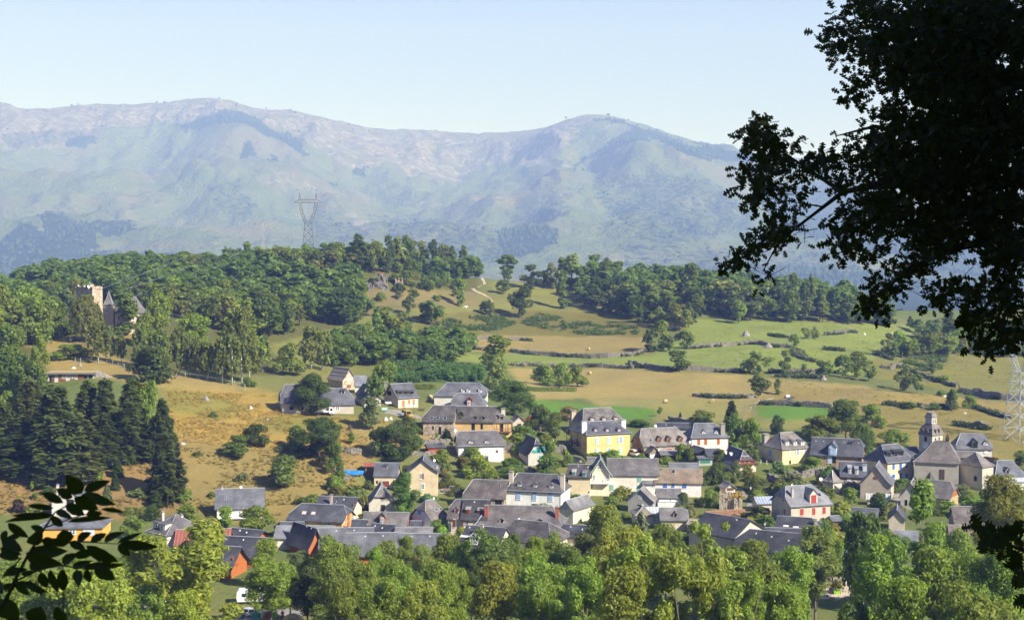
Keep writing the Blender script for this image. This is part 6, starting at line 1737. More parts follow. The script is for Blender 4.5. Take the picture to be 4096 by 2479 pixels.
# slope between the meadow and the village
for k,z,x,yt,yb,w_,c,lb in [
 ('near',1,730,165,640,440,LD,'big dark round tree standing in front of the long slate farmhouse'),
 ('mid_tall',1,1430,440,830,240,LGR,'grey green weeping willow like tree below the grey annexe'),('mid_tall',1,1490,150,560,200,LM,'bent tree with bare brown stem beside the annexe'),
 ('mid',1,1350,190,340,120,LG,'small round tree behind the annexe roof'),('mid',1,1620,60,270,300,LG,'broad light tree behind the three dormer house'),
 ('near',1,830,690,1190,560,(.085,.13,.05),'large dark double tree on the golden slope below the white truck'),('mid',1,560,780,1060,230,LM,'darker left neighbour of the large double tree'),
 ('near',1,1800,690,1200,440,(.095,.145,.05),'large dark green tree above the small cream house'),('mid',1,1560,800,1150,300,LD,'dark bushy tree just left of the large tree above the small cream house'),
 ('mid',1,1020,960,1360,210,LM,'slender leaning tree at the right edge of the large double tree'),('mid',1,430,1140,1520,470,(.14,.19,.07),'wide olive green tree in the dry grass above the small roof window house'),
 ('mid',1,1005,1370,1560,170,LB,'bright leafy bush below the blue tarpaulin'),('bush',1,380,1010,1080,170,LGR,'grey bush at the foot of the big double tree'),('mid_tall',1,1205,860,1005,80,LG,'small fruit tree in the dry grass'),
 ('bush',1,2225,860,960,60,LB,'thin sapling on the lawn of the rubble stone longhouse'),('mid_tall',1,-170,900,1170,270,LM,'dark tree on the golden slope nearest the conifers'),('mid',1,60,760,1010,330,LD,'dark tree beside the nearest one on the golden slope'),
 ('bush',1,-440,610,680,110,LM,'small lone shrub high on the golden meadow'),('bush',5,1385,40,135,170,LGR,'grey round shrub above the roof window house'),('bush',5,1030,255,315,130,LM,'low dark shrub left of the roof window house'),
 ('bush',5,720,225,370,200,LG,'bright feathery shrub at the end of the tall hedge'),('cedar',2,430,315,590,230,LD,'dark conifer with pale fronds in front of the ochre longhouse'),('spruce',2,270,490,650,130,LD,'small dark fir beside the stone longhouse door'),
 ('near',2,1050,-40,360,480,(.11,.16,.05),'large spreading dark tree behind the ochre longhouse'),('mid',2,1380,240,560,320,LM,'dark leafy tree left of the yellow house'),('mid',2,1560,330,640,240,LM,'second dark leafy tree, touching the yellow house garden'),('mid',2,1720,250,420,250,(.26,.22,.11),'yellowish feathery tree behind the chimney of the old manor'),
 ('bush',2,1250,370,480,170,(.30,.10,.035),'orange flowering bush above the low beige shed'),('bush',2,1190,480,610,300,LM,'dense garden shrubbery below the orange flowering bush'),('bush',2,1100,570,690,330,LG,'clipped green hedge on the terrace right of the longhouse balcony'),
 ('mid',2,1480,660,950,160,LG,'upright green tree beside the teal glazed barn'),('mid',2,1470,830,1080,320,LM,'large rounded tree right below the teal glazed barn'),('bush',2,1690,760,930,130,LB,'clipped bright green round bush on the corner of the yellow house'),
 ('mid',2,580,735,880,320,LB,'vine covered trellis in front of the white house with two dormers'),('mid',2,620,830,1100,300,LY,'yellow green round tree below the trellis of the white house'),('bush',2,210,760,900,230,LG,'feathery garden shrub below the red wooden shed'),('bush',2,200,860,1010,190,LM,'darker garden shrub below the feathery one'),
 ('mid',2,1050,870,1010,200,LM,'garden shrub between the white house steps and the teal glazed barn'),('mid',2,1010,970,1120,260,LG,'leafy garden tree behind the left chimney of the white house'),('bush',2,270,1060,1200,200,LGR,'silvery round shrub above the parked beige car'),('bush',2,230,1000,1100,140,(.24,.22,.08),'ochre tinted round shrub right of the tan gable house'),
 ('mid',2,620,1230,1400,320,LGR,'grey green thin tree in front of the old barn'),('mid',2,400,1180,1390,150,LGR,'grey green shrub right of the parked beige car'),('bush',2,810,1010,1130,170,LB,'yellow green garden shrub above the old barn roof'),('bush',2,2050,800,870,260,LG,'flowering hedge at the foot of the yellow house'),
 ('near_tall',6,1560,30,520,330,(.12,.19,.06),'tall rounded green tree beside the grey barn'),('bush',6,700,80,250,210,LB,'bright bush left of the stone terrace below the blue tarpaulin'),('bush',6,860,240,320,240,LG,'garden bush above the dark slate house with chimney'),('bush',6,350,320,410,250,LM,'dark bush behind the yellow stone house'),('spruce',6,1780,550,680,110,LM,'small spruce in front of the white house with the speckled hipped roof'),('mid',6,1960,590,760,220,LG,'garden tree below the pale blue door'),
 ('mid_tall',5,1560,430,800,400,LG,'leafy tree in front of the roof window house, right one'),('mid_tall',5,1200,430,700,200,LB,'light green tree in front of the roof window house balcony'),('mid',5,740,400,600,260,LG,'pale tree behind the villa chimneys'),('mid',5,330,420,600,200,LD,'dark tree behind the villa, left one'),('mid',5,90,550,800,280,LG,'garden tree left of the villa'),('mid',5,1030,640,800,180,LM,'tree in front of the rusty red barn roof'),('bush',5,360,945,1050,260,LB,'clipped hedge in front of the villa'),
 ('mid',3,970,400,620,180,LG,'light green tree right of the timber carport'),('mid',3,1080,450,630,180,LM,'darker tree left of the green door shed'),('bush',3,800,550,620,230,LB,'bright garden bush behind the dark pergola'),('mid_tall',3,1430,470,640,150,LM,'dense upright tree in front of the blue grey roofed balcony house'),('mid',3,1420,620,880,260,LM,'large leafy tree below the green door shed'),('bush',3,1290,760,890,150,LM,'shrub on the bank right of the tan lichen roof'),
 ('mid',3,1630,620,830,150,LGR,'grey green shrub tree under the timber balcony'),('mid',3,1755,655,800,150,LY,'bright golden green conifer like bush under the timber balcony'),('mid',3,1830,780,950,260,LM,'dark garden trees below the bright golden bush'),('bush',3,1400,890,950,190,LB,'clipped green hedge beside the tiny cottage'),('mid',3,1300,940,1160,210,LG,'round fresh green tree left of the ruined stone wall'),('mid',3,1890,1140,1340,290,LD,'dark leafy tree in front of the metal roofed shed'),('mid',3,2110,870,1010,180,LG,'fig like tree between the metal roofed shed and the grey house'),('mid',3,990,980,1160,150,(.10,.125,.075),'gnarled dark garden tree in front of the white annexe'),('bush',3,1830,910,980,130,(.16,.11,.12),'pink flowering shrub beside the lane'),
 ('mid',3,1210,0,190,300,LG,'leafy tree behind the house with orange red shutters, left one'),('mid',3,1600,40,430,260,LM,'large leafy tree right of the house with orange red shutters'),('mid',3,1810,100,470,280,LG,'second large leafy tree right of the house with orange red shutters'),('spruce',3,1570,-110,250,160,LC,'dark spruce behind the two large leafy trees'),('spruce',3,957,25,140,45,LD,'slim dark cypress by the cemetery wall'),('mid_tall',3,715,-40,70,75,LG,'tiny tree in the straw field above the village'),('mid',3,480,110,200,280,LM,'low orchard trees beside the bright green field'),('mid',3,2110,60,290,170,LD,'dark garden tree behind the cream dormer house'),('bush',3,510,515,575,160,LB,'bright hedge in front of the small stone shed'),
 ('mid',4,440,150,390,360,LG,'broad leafy tree above the long slate barn, left one'),('near',4,700,0,400,380,(.13,.185,.06),'largest leafy tree above the long slate barn'),('mid',4,960,40,270,260,LG,'tall leafy tree right of the largest one above the barn'),('mid',4,900,260,520,150,LM,'tree at the right gable of the long barn'),('mid',4,1170,290,470,320,LG,'leafy tree behind the blue shuttered house'),('bush',4,670,575,620,90,LB,'bright clipped bush in front of the long barn'),('bush',4,735,560,620,60,LB,'second clipped bush in front of the long barn'),
 ('mid',4,360,560,700,220,LG,'garden tree below the cream dormer house'),('mid',4,735,860,1050,170,LG,'light green tree left of the grey beige gable house'),('mid',4,1040,925,1130,260,LD,'dark round fig tree below the grey beige gable house'),('bush',4,60,820,960,130,LM,'green shrub left of the red shuttered house roof'),('bush',4,170,790,850,220,LG,'green shrub above the roof of the red shuttered house'),('mid',4,2220,590,720,120,LM,'dark tree right of the church apse'),('mid',4,2440,500,640,150,LM,'dark tree above the slate house at the right edge'),('mid',4,2420,660,760,140,LM,'round tree in front of the slate house at the right edge'),('bush',4,1920,890,960,110,LY,'yellow green shrub below the church apse'),('bush',4,1380,760,830,70,LD,'dark climbing rose beside the church gate'),('bush',4,700,1160,1200,110,LM,'low hedge in front of the small outbuilding'),('far',4,2120,560,660,220,(.10,.075,.06),'bare brown thorny bush right of the church')]:
 T(k,z,x,yt,yb,w_,c,lb,cat='bush' if k=='bush' else ('conifer' if k in ('spruce','cedar') else 'tree'))
# near belt of trees along the foot of the photograph
for k,z,x,yt,d,w_,c,lb in [
 ('feather',5,680,705,232,1500,(.25,.285,.06),'large yellow green robinia in front of the orange chalets'),('feather',17,830,1010,205,900,(.25,.30,.07),'feathery yellow green tree below the ash leaves'),('feather',17,330,1000,212,800,(.22,.27,.08),'feathery green tree at the bottom left corner'),
 ('near',5,90,1050,255,330,LB,'bright clipped plane tree left of the robinia'),('near',17,1350,1180,225,420,LG,'bushy green tree at the foot of the robinia'),
 ('near',13,1130,10,278,360,(.24,.33,.08),'bright yellow green tree top right of the nearest orange chalet'),('near',13,1150,250,248,560,LB,'fresh green tree with forked dark trunk behind the silver car'),('near',13,1600,350,250,420,(.085,.125,.05),'dark green tree right of the silver car'),('near',13,1500,170,272,420,LGR,'grey green tree between the bright tree top and the dark tree'),
 ('near',6,720,800,268,520,LB,'bright green tree in front of the chalet with the long left slope'),('near',6,680,1060,245,520,LG,'mid green bushy tree below the chalet rows'),('near_tall',6,1160,920,262,260,LB,'narrow light green tree in front of the lowest grey chalet roof'),('near',6,1340,840,270,320,LP,'pale grey green tree in front of the grey chalet roofs'),('near',6,1540,770,272,200,LB,'small bright tree between two grey chalet roofs'),('near',6,1740,890,265,300,LP,'airy pale tree below the right chalet roof'),('near',6,2060,770,268,430,LG,'broad rounded green tree right of the chalet roofs'),
 ('near',6,1000,1060,232,420,LG,'bushy green tree in the middle of the camp site, left one'),('near',6,1420,1060,236,460,LB,'bushy green tree in the middle of the camp site, right one'),('near',6,1960,1110,225,560,LB,'light green spreading tree below the broad rounded one'),('near',6,1250,1290,205,520,LG,'mid green crown at the bottom edge below the camp site'),('near',6,1750,1330,205,520,LY,'yellowish crown at the bottom edge'),('near',6,800,1300,205,420,LG,'grey green crown at the bottom edge right of the dark tree'),
 ('near',7,490,830,258,500,(.13,.19,.06),'large round tree in front of the dark mossy roof'),('near',7,760,880,266,190,LM,'small clipped tree just left of the mossy roof'),('near',7,1010,920,258,280,LB,'light green tree in front of the mossy roof'),('near',7,1280,880,262,360,LG,'rounded green tree below the pale hipped roof end'),('near',7,1640,880,255,460,(.15,.19,.09),'greyish dense tree below the dark roof with two vents'),('near',7,1900,540,262,520,(.23,.29,.08),'yellow green tree mass on the bank below the steps'),('cedar',7,2290,620,272,400,(.20,.25,.22),'blue grey cedar below the small tan pavilion'),('near',7,1130,1130,225,640,LB,'fresh light green tree with spiky sprays in the lower middle'),('near',7,250,1180,235,230,LD,'dark small tree left of the large round tree'),('near',7,600,1230,208,700,LY,'yellow green crown at the bottom edge, left of the middle'),('near',7,1650,1190,212,560,LB,'bright crown at the bottom edge, right of the middle'),('feather',7,2130,850,215,760,(.27,.31,.07),'tall yellow green chestnut like tree in the lower middle'),
 ('near',8,420,480,262,340,LG,'olive green tree right of the blue grey cedar'),('feather',8,180,660,195,760,(.25,.30,.07),'yellow green tree with visible branches at the bottom, left one'),('thin',8,880,480,205,620,(.23,.28,.08),'tall airy yellow green tree in front of the big dark halls'),('feather',8,640,760,190,800,(.24,.29,.07),'yellow green tree with visible branches at the bottom, right one'),('near',8,1310,650,252,430,LG,'round green tree in front of the broad dark hall, left one'),('near',8,1650,690,245,470,LB,'feathery green tree in front of the broad dark hall, right one'),('near',8,1400,850,220,560,LG,'blue green rounded tree below the broad dark hall'),('near_tall',8,1910,505,253,430,(.19,.24,.09),'tall willow like tree with visible trunk beside the gravel plaza'),('near',8,1560,1080,196,560,LB,'light green crown at the bottom edge below the plaza'),('near',8,2080,560,275,260,LG,'green tree behind the willow like tree'),('feather',8,1100,980,190,620,LB,'feathery crown at the bottom edge, left of the blue green tree'),
 ('weeping',18,410,460,262,400,(.11,.165,.06),'dark weeping birch behind the plaza building'),('thin',18,960,180,225,760,(.17,.24,.07),'very tall thin crowned ash with bare twigs in front of the stone barn'),('near',18,1720,120,270,480,(.20,.215,.055),'large sunlit olive green lime tree right of the church'),('near_tall',18,520,700,222,520,LB,'tall bright green tree right of the gravel plaza'),('near',18,1120,820,208,700,LG,'broad green crown below the thin ash'),('near',18,1640,780,205,560,LG,'green crown under the dark maple leaves'),('near',18,330,1330,188,520,(.10,.155,.05),'dark green crown at the bottom edge right of the plaza'),('near',18,850,1100,185,600,LB,'bright crown at the bottom edge, below the thin ash'),('near',18,1500,1160,180,760,LG,'green crown in the bottom right corner'),
 ('near',17,60,930,262,420,LG,'leafy tree behind the ash leaves at the left edge'),('near',17,640,880,268,420,LB,'leafy tree between the orange bungalow and the feathery tree'),('near',17,1080,880,285,260,LM,'round tree in the gap between the bungalow garden and the plane trees'),('near',17,1020,1270,205,520,LY,'yellowish crown at the bottom edge, below the plane trees'),('near',17,1700,1230,205,420,(.25,.29,.06),'yellow green crown at the bottom edge, under the robinia'),
 ('near',6,1560,1180,240,420,LG,'mid green crown between the two bushy camp site trees'),('near',6,2160,1180,232,420,LB,'bright crown right of the spreading camp site tree'),('near',6,150,1200,255,300,LM,'shady tree behind the forked trunk'),('near',7,130,960,262,300,LG,'green tree left of the large round tree'),('near',7,880,1060,240,420,LG,'green crown between the large round tree and the spiky sprays'),('near',7,1420,1040,240,420,LM,'dark green crown under the greyish dense tree'),('near',7,1150,1280,205,560,LG,'green crown at the bottom edge in the very middle'),('near',7,1850,820,250,420,(.23,.28,.08),'yellow green crown below the tree mass on the bank'),
 ('near',8,60,900,190,560,LY,'yellow green crown at the bottom edge, left of the branching trees'),('near',8,780,620,262,300,LG,'green tree at the left foot of the big dark halls'),('near',8,1060,700,258,300,LM,'dark green tree under the eave of the broad hall'),('near',8,1250,960,205,420,LG,'green crown at the bottom edge beside the blue green tree'),('near',18,700,640,262,300,LM,'green tree between the weeping birch and the thin ash'),('near',18,1300,640,258,420,LG,'green tree between the thin ash and the dark maple leaves')]:
 tree(k,x,yt,None,w_,c,lb,z=z,d=d,clear=3.6 if 'visible trunk' in lb else (3.2 if 'forked' in lb else (1.8 if 'right of the silver' in lb else 0)))
# ------------------------------------------------------------------ small garden shrubs that fill the village
def gardens():
 g=random.Random(21)
 village=[px(20,*p) for p in [(640,1225),(860,1130),(880,1060),(1010,1010),(1250,1020),(1400,1080),(1530,1060),(1830,1060),(2180,1080),(2200,1160),(2380,1200),(2400,1330),(1700,1330),(1400,1300),(640,1330)]]
 fps=[(h.fp.mean(0),h.fp) for h in ALLH]
 n=0
 for _ in range(3000):
  if n>=230: break
  y=g.uniform(285,425); x=g.uniform(-100,150)
  p=np.array([x,y,float(G(x,y))])
  u,v=proj(p)
  if not inpoly(np.array([u]),np.array([v]),village)[0]: continue
  bad=False
  for c,fp in fps:
   if abs(c[0]-x)<22 and abs(c[1]-y)<22:
    e=fp-c
    q=c+e*(1+1.4/np.linalg.norm(e,axis=1,keepdims=True))
    if inpoly(np.array([x]),np.array([y]),q)[0]: bad=True; break
    # not right in front of a facade
    q2=fp.copy(); dd=(fp[0]-fp[3]); dd=dd/np.linalg.norm(dd)*4.5
    q2[2:]=fp[[1,0]]; q2[0]=fp[0]+dd; q2[1]=fp[1]+dd
    if inpoly(np.array([x]),np.array([y]),q2)[0]: bad=True; break
  if bad: continue
  s=FPX/y
  hh=g.uniform(.9,3.4)
  tree('bush',float(u),float(v-hh*s),None,hh*s*g.uniform(1.2,2.2),tuple(q*g.uniform(.8,1.2) for q in g.choice((LG,LM,LB,LM,LGR,LY))),g.choice(('small','dense','loose'))+' green garden shrub among the village houses','bush',d=y,group='garden shrubs among the village houses')
  TREES.pop()
  n+=1
gardens()
# ================================================================== WALLS,HEDGES,GROUND COVER
def polyline(z,pts,step):
 W_=[ground_px(z,*p)[:2] for p in pts]
 out=[]
 for a,b in zip(W_[:-1],W_[1:]):
  n=max(1,int(np.linalg.norm(b-a)/step))
  out+=[a+(b-a)*i/n for i in range(n)]
 out.append(W_[-1])
 return np.array(out)
def stone_wall(z,pts,h_,label,col=(.225,.205,.18),gap=.0,st=.62):
 L=polyline(z,pts,st)
 if len(L)<2 or len(L)>700: return
 g=random.Random(int(pts[0][0]*3+pts[0][1]))
 o0=L[0]
 z0=float(G(*o0))
 m=MB()
 for i in range(len(L)-1):
  a,b=L[i],L[i+1]
  if g.random()<gap: continue
  t=b-a; ln=np.linalg.norm(t)
  an=math.atan2(t[1],t[0])
  zz=-.35
  top=h_*(.7+.5*vnoise(np.array(i*.31),np.array(3.3),5))+g.uniform(-.12,.18)
  while zz<top:
   sh=g.uniform(.26,.48)
   c=(a+b)/2-o0
   wd=g.uniform(.3,.5)
   Mx=Matrix.Translation((c[0],c[1],float(G(*((a+b)/2)))-z0+zz)) @ Matrix.Rotation(an+g.uniform(-.2,.2),4,'Z') @ Matrix.Rotation(g.uniform(-.12,.12),4,'X')
   m.box(-ln*.52,-wd+g.uniform(-.1,.1),0,ln*.5,wd,sh*.98,Mx)
   zz+=sh
 if not m.f: return
 o=m.build('dry_stone_wall',M['rock'],None,col,loc=(o0[0],o0[1],z0))
 tag(o,label,'stone wall','dry stone walls in the fields')
 return o
WALLS=[
 (11,[(570,792),(740,778),(960,762),(1230,748),(1330,772),(1530,782)],1.5,'long bushy dry stone wall across the green right hand field'),
 (11,[(35,925),(140,962),(400,988),(700,993),(1130,1012)],1.6,'dry stone wall along the top edge of the big straw field'),
 (11,[(1330,1010),(1760,1012),(1900,1005)],1.2,'low dry stone wall under the slim dark tree on the green strip'),
 (11,[(1400,1050),(1640,1052),(1780,1062)],.8,'tumbled stone row running up to the big pointed boulder'),
 (11,[(620,1228),(800,1242),(985,1248),(1180,1242)],1.2,'short stone wall in the straw field beside the farm track'),
 (11,[(1255,1302),(1500,1312),(1760,1327),(1900,1335)],1.6,'stone terrace wall above the small bright green field at the right'),
 (11,[(1552,800),(1570,862),(1650,890),(1745,912)],1.0,'bent stone wall on the green slope, outer arm'),
 (11,[(1602,806),(1608,850),(1650,880)],1.0,'bent stone wall on the green slope, inner arm'),
 (11,[(1835,668),(1990,655),(2060,640),(2140,648)],1.5,'pale stone bank in the uppermost right hand meadow'),
 (11,[(1835,800),(1990,812)],1.3,'short pale stone bank in the middle of the right hand meadows'),
 (11,[(1330,672),(1400,682),(1510,692)],.9,'small pale stone bank right of the big grey boulder'),
 (10,[(0,908),(95,908)],1.0,'left stub of stone wall on the upper hay terrace'),(10,[(260,925),(400,925),(480,925),(620,933),(820,938),(1020,945)],1.2,'stone wall between the two hay terraces'),
 (10,[(60,1012),(270,1024),(420,1026),(550,1028)],1.4,'stone wall under the hay terrace left of the tall bright tree'),
 (10,[(850,1052),(1000,1077),(1300,1098),(1560,1113),(1800,1108),(2050,1093),(2150,1058)],1.6,'long curved stone wall below the hay terrace with the single bale'),
 (10,[(850,1188),(1100,1192),(1500,1198),(2050,1218),(2020,1170)],1.2,'overgrown stone wall between the green strip and the straw field'),
 (12,[(980,472),(1100,497),(1210,532)],1.0,'grey stone wall running down the skyline at the right'),(12,[(760,668),(900,717)],1.0,'stone wall at the foot of the right hand thicket'),
 (12,[(790,795),(900,812),(1010,785)],1.5,'reddish stone bank below the right hand thicket'),(12,[(1100,835),(1240,892),(1400,942),(1560,992)],1.2,'field wall running down to the right behind the bright bracken bush'),
 (12,[(1580,1045),(1800,1085),(2000,1118),(2227,1138)],2.6,'high grey stone wall running to the pylon at the right edge'),(12,[(1730,1200),(1900,1252),(2060,1302)],1.1,'low stone wall above the slate house at the right'),
 (12,[(870,1168),(1000,1180),(1130,1195)],1.3,'stone wall under the clipped bushes above the church, left part'),(12,[(1200,1190),(1400,1200),(1460,1210)],1.3,'stone wall under the clipped bushes above the church, right part'),(12,[(1550,1372),(1700,1388),(1860,1412)],1.8,'stony bank directly behind the slate house with timber gable'),
 (2,[(945,770),(1080,790),(1220,795)],2.4,'stone terrace wall between the white house and the teal glazed barn'),(2,[(1150,1042),(1290,1050)],1.6,'garden wall of rough stone above the white house with pale blue shutters'),(2,[(1540,790),(1680,795)],2.0,'grey stone wall beside the clipped round bush'),
 (4,[(410,745),(520,755),(660,765)],2.2,'dark stone retaining wall under the long clipped hedge'),(4,[(665,862),(845,868)],1.6,'stone yard wall left of the grey beige gable house'),(4,[(100,760),(250,770),(400,740)],1.6,'pinkish rubble wall below the kitchen garden'),(3,[(830,118),(860,150),(1090,190)],1.7,'pale cemetery wall behind the village roofs'),
 (3,[(2000,830),(2100,870),(2200,900)],2.0,'sloping garden wall right of the golden bush'),(1,[(1120,1095),(1200,1115),(1330,1120)],1.6,'rough boulder wall left of the large dark tree'),(1,[(1890,1128),(2080,1130),(2210,1120)],.8,'pale stone edging in front of the red wooden shed'),(1,[(985,1405),(1180,1425)],1.0,'stone terrace below the blue tarpaulin'),(1,[(1955,1010),(2150,990),(2386,985)],.9,'long pale wall at the foot of the longhouse lawn')]
for w_ in WALLS: stone_wall(*w_)
def clumps(name,label,cat,regions,n,cards,rad,hgt,size,cols,asp=2.2,seed=1,mat='leaf',dr=(330,900),col=None,lines=(),up=.8):
 g=np.random.default_rng(seed)
 P=[]
 for z,poly in regions:
  w=np.array([ground_px(z,*p)[:2] for p in poly])
  a=w.min(0); b=w.max(0)
  q=a+g.uniform(size=(n,2))*(b-a)
  P.append(q[inpoly(q[:,0],q[:,1],w)])
 for z,pts,m in lines:
  L=polyline(z,pts,.4)
  k=g.integers(0,len(L),m)
  P.append(L[k]+g.normal(size=(m,2))*.7)
 P=np.concatenate(P)
 keep=fbm(P[:,0]/7,P[:,1]/7,3,seed)>.42
 P=P[keep]
 sc=g.uniform(.5,1.4,len(P))
 C=np.repeat(np.c_[P,G(P[:,0],P[:,1])],cards,0)
 s=np.repeat(sc,cards)
 off=g.normal(size=(len(C),3))*np.array((rad,rad,0))*s[:,None]*.6
 off[:,2]=g.uniform(.05,1,len(C))*hgt*s
 C=C+off
 N=g.normal(size=C.shape)*(.7 if up<1 else .35)+np.array((.3,-.25,up))
 V,F=leaf_cards(g,C,N,size,asp)
 o=link(name,np_mesh(name,V,F,M[mat],False,[('var','FACE','FLOAT',g.beta(2,2,len(F)))]),color=col)
 tag(o,label,cat,kind='stuff')
 return o
clumps('bracken','green bracken covering the slope above the hay terraces','bracken',[(10,[(930,770),(1120,680),(1500,740),(1750,800),(2100,800),(2100,880),(1700,890),(1350,860)]),(10,[(170,740),(700,690),(900,780),(700,850),(200,850)]),(12,[(1000,740),(1250,670),(1480,680),(1400,820),(1150,840),(1000,790)])],2600,9,.9,1.1,.45,None,seed=4,col=(.085,.135,.04))
clumps('brambles','brambles and ivy growing over the dry stone walls','brambles',[],1,10,.5,1.2,.4,None,seed=9,col=(.07,.11,.04),
       lines=[(z,p,110+20*len(p)) for z,p,*_ in WALLS if z in (10,11,12)])
clumps('maize','dense green maize standing in the field behind the village','maize',[(20,[(925,888),(1165,893),(1160,924),(945,922)])],9000,6,.3,2.0,.5,None,asp=3.2,seed=3,col=(.075,.15,.05))
clumps('dry_grass','tall dry grass and seed heads on the golden meadow','dry grass',[(20,[(400,940),(640,950),(670,995),(860,1008),(930,1012),(860,1100),(640,1090),(430,1060),(400,1000)])],5000,4,.5,.45,.2,None,asp=3.5,seed=6,col=(.33,.25,.10),up=1.6)
clumps('weeds','rough grass and weeds scattered over the dry slope','weeds',[(20,[(430,1070),(860,1100),(860,1180),(680,1245),(430,1240)]),(20,[(0,1100),(430,1080),(420,1240),(0,1240)])],1500,5,.5,.4,.25,None,asp=3,seed=8,col=(.22,.19,.08),up=1.4)
clumps('meadow_grass','uneven grass of the right hand meadows','grass',[(20,[(1660,790),(2300,790),(2464,860),(2464,1090),(2000,1020),(1850,930),(1660,880)])],4200,4,.7,.3,.3,None,asp=3,seed=12,col=(.20,.20,.08),up=1.6)
# clipped straight hedges
def hedge(z,pts,h_,wd,col,label):
 L=polyline(z,pts,.35)
 g=np.random.default_rng(int(pts[0][0]))
 n=int(len(L)*26*max(h_,1))
 k=g.integers(0,len(L),n)
 t=np.gradient(L,axis=0); t /= np.linalg.norm(t,axis=1,keepdims=True)+1e-9
 nn=np.c_[-t[:,1],t[:,0]]
 side=g.integers(0,3,n)
 off=np.where(side==0,-wd/2,np.where(side==1,wd/2,g.uniform(-wd/2,wd/2,n)))+g.normal(size=n)*.05
 hz=np.where(side==2,h_,g.uniform(0,h_,n))+g.normal(size=n)*.05
 xy=L[k]+nn[k]*off[:,None]
 C=np.c_[xy,G(xy[:,0],xy[:,1])+hz]
 N=g.normal(size=(n,3))*.5; N[:,:2]+=nn[k]*np.sign(off)[:,None]*(side<2)[:,None]; N[:,2]+=(side==2)*1.0
 o0=np.array([L[0][0],L[0][1],float(G(*L[0]))])
 V,F=leaf_cards(g,C-o0,N,.28,1.4)
 o=link('hedge',np_mesh('hedge',V,F,M['leaf'],False,[('var','FACE','FLOAT',g.beta(2,2,n))]),None,tuple(o0),color=col)
 tag(o,label,'hedge')
hedge(16,[(1815,1200),(1825,1300),(1850,1440)],3.0,1.3,(.10,.13,.03),'tall narrow clipped hedge running down from the lone conifer')
hedge(5,[(0,540),(120,545),(250,540)],1.8,1.2,LM,'clipped hedge between the brown slope and the village, left of the villa')
hedge(4,[(415,632),(560,640),(720,650)],1.3,1.4,(.06,.085,.03),'long flat clipped hedge in front of the long slate barn')
hedge(2,[(1930,862),(2060,860),(2170,858)],1.1,1.0,LG,'low green hedge along the front of the yellow house')
hedge(9,[(1500,1440),(1900,1450),(2350,1440)],2.0,2.2,LM,'thick wild hedge along the lower edge of the cornfield')
hedge(1,[(1900,350),(2200,345)],1.5,1.5,LM,'hedge behind the house with raised roof windows')
hedge(10,[(1020,1435),(1250,1440),(1480,1445)],1.3,1.5,LM,'low wild hedge at the edge of the straw field')
hedge(4,[(690,1195),(760,1190)],1.2,1.2,LM,'small hedge left of the outbuilding with cream end wall')
def boulder(z,x,y,w_,label,h_=.75,col=(.30,.285,.27),seed=0):
 P=ground_px(z,x,y)
 r=w_/ZM[z][2]/(FPX/P[1])/2
 g=random.Random(seed+int(x))
 m=MB()
 rings=[]
 for i in range(6):
  f=i/5
  rr=r*(1.0*math.cos(f*1.35)) 
  rings.append([(rr*math.cos(a)*g.uniform(.8,1.2),rr*math.sin(a)*.8*g.uniform(.8,1.2),-.2*r+(f*2*h_+g.uniform(-.06,.06))*r) for a in [6.283*k/9 for k in range(9)]])
 for a,b in zip(rings[:-1],rings[1:]):
  for k in range(9): m.quad(a[k],a[(k+1) % 9],b[(k+1) % 9],b[k])
 m.quad(*rings[-1])
 tag(m.build('boulder',M['rock'],None,col,loc=tuple(P)),label,'boulder')
for i,b_ in enumerate([(11,1110,675,75,'big grey boulder alone in the upper green field'),(11,1315,785,75,'pointed boulder in the long bushy stone wall'),(12,232,918,65,'dark pointed boulder among the row of trees'),(11,2195,662,30,'small white boulder in the uppermost meadow'),(12,640,468,30,'pale round boulder below the oak leaves'),(12,915,462,34,'pale boulder on the skyline wall'),(1,10,580,55,'white boulder on the golden meadow'),(1,205,720,45,'brown boulder in the golden grass'),(16,1980,745,60,'flat pale rock by the meadow fence'),(1,1620,715,60,'pile of white stones below the digger, left'),(1,1680,705,50,'pile of white stones below the digger, right'),(12,1440,1085,70,'flat pale slab of rock above the church'),(12,1640,1250,45,'thin white slab on the slope above the church'),(15,675,1200,60,'white stone slab above the stable roof'),(15,735,1175,40,'grey rock behind the stable roof'),(15,1890,1490,60,'rock in the golden meadow right of the conifers')]):
 boulder(*b_,h_=.35 if 'slab' in b_[4] or 'flat' in b_[4] else .75,col=(.55,.53,.5) if ('white' in b_[4] or 'pale' in b_[4]) else (.27,.255,.24),seed=i)
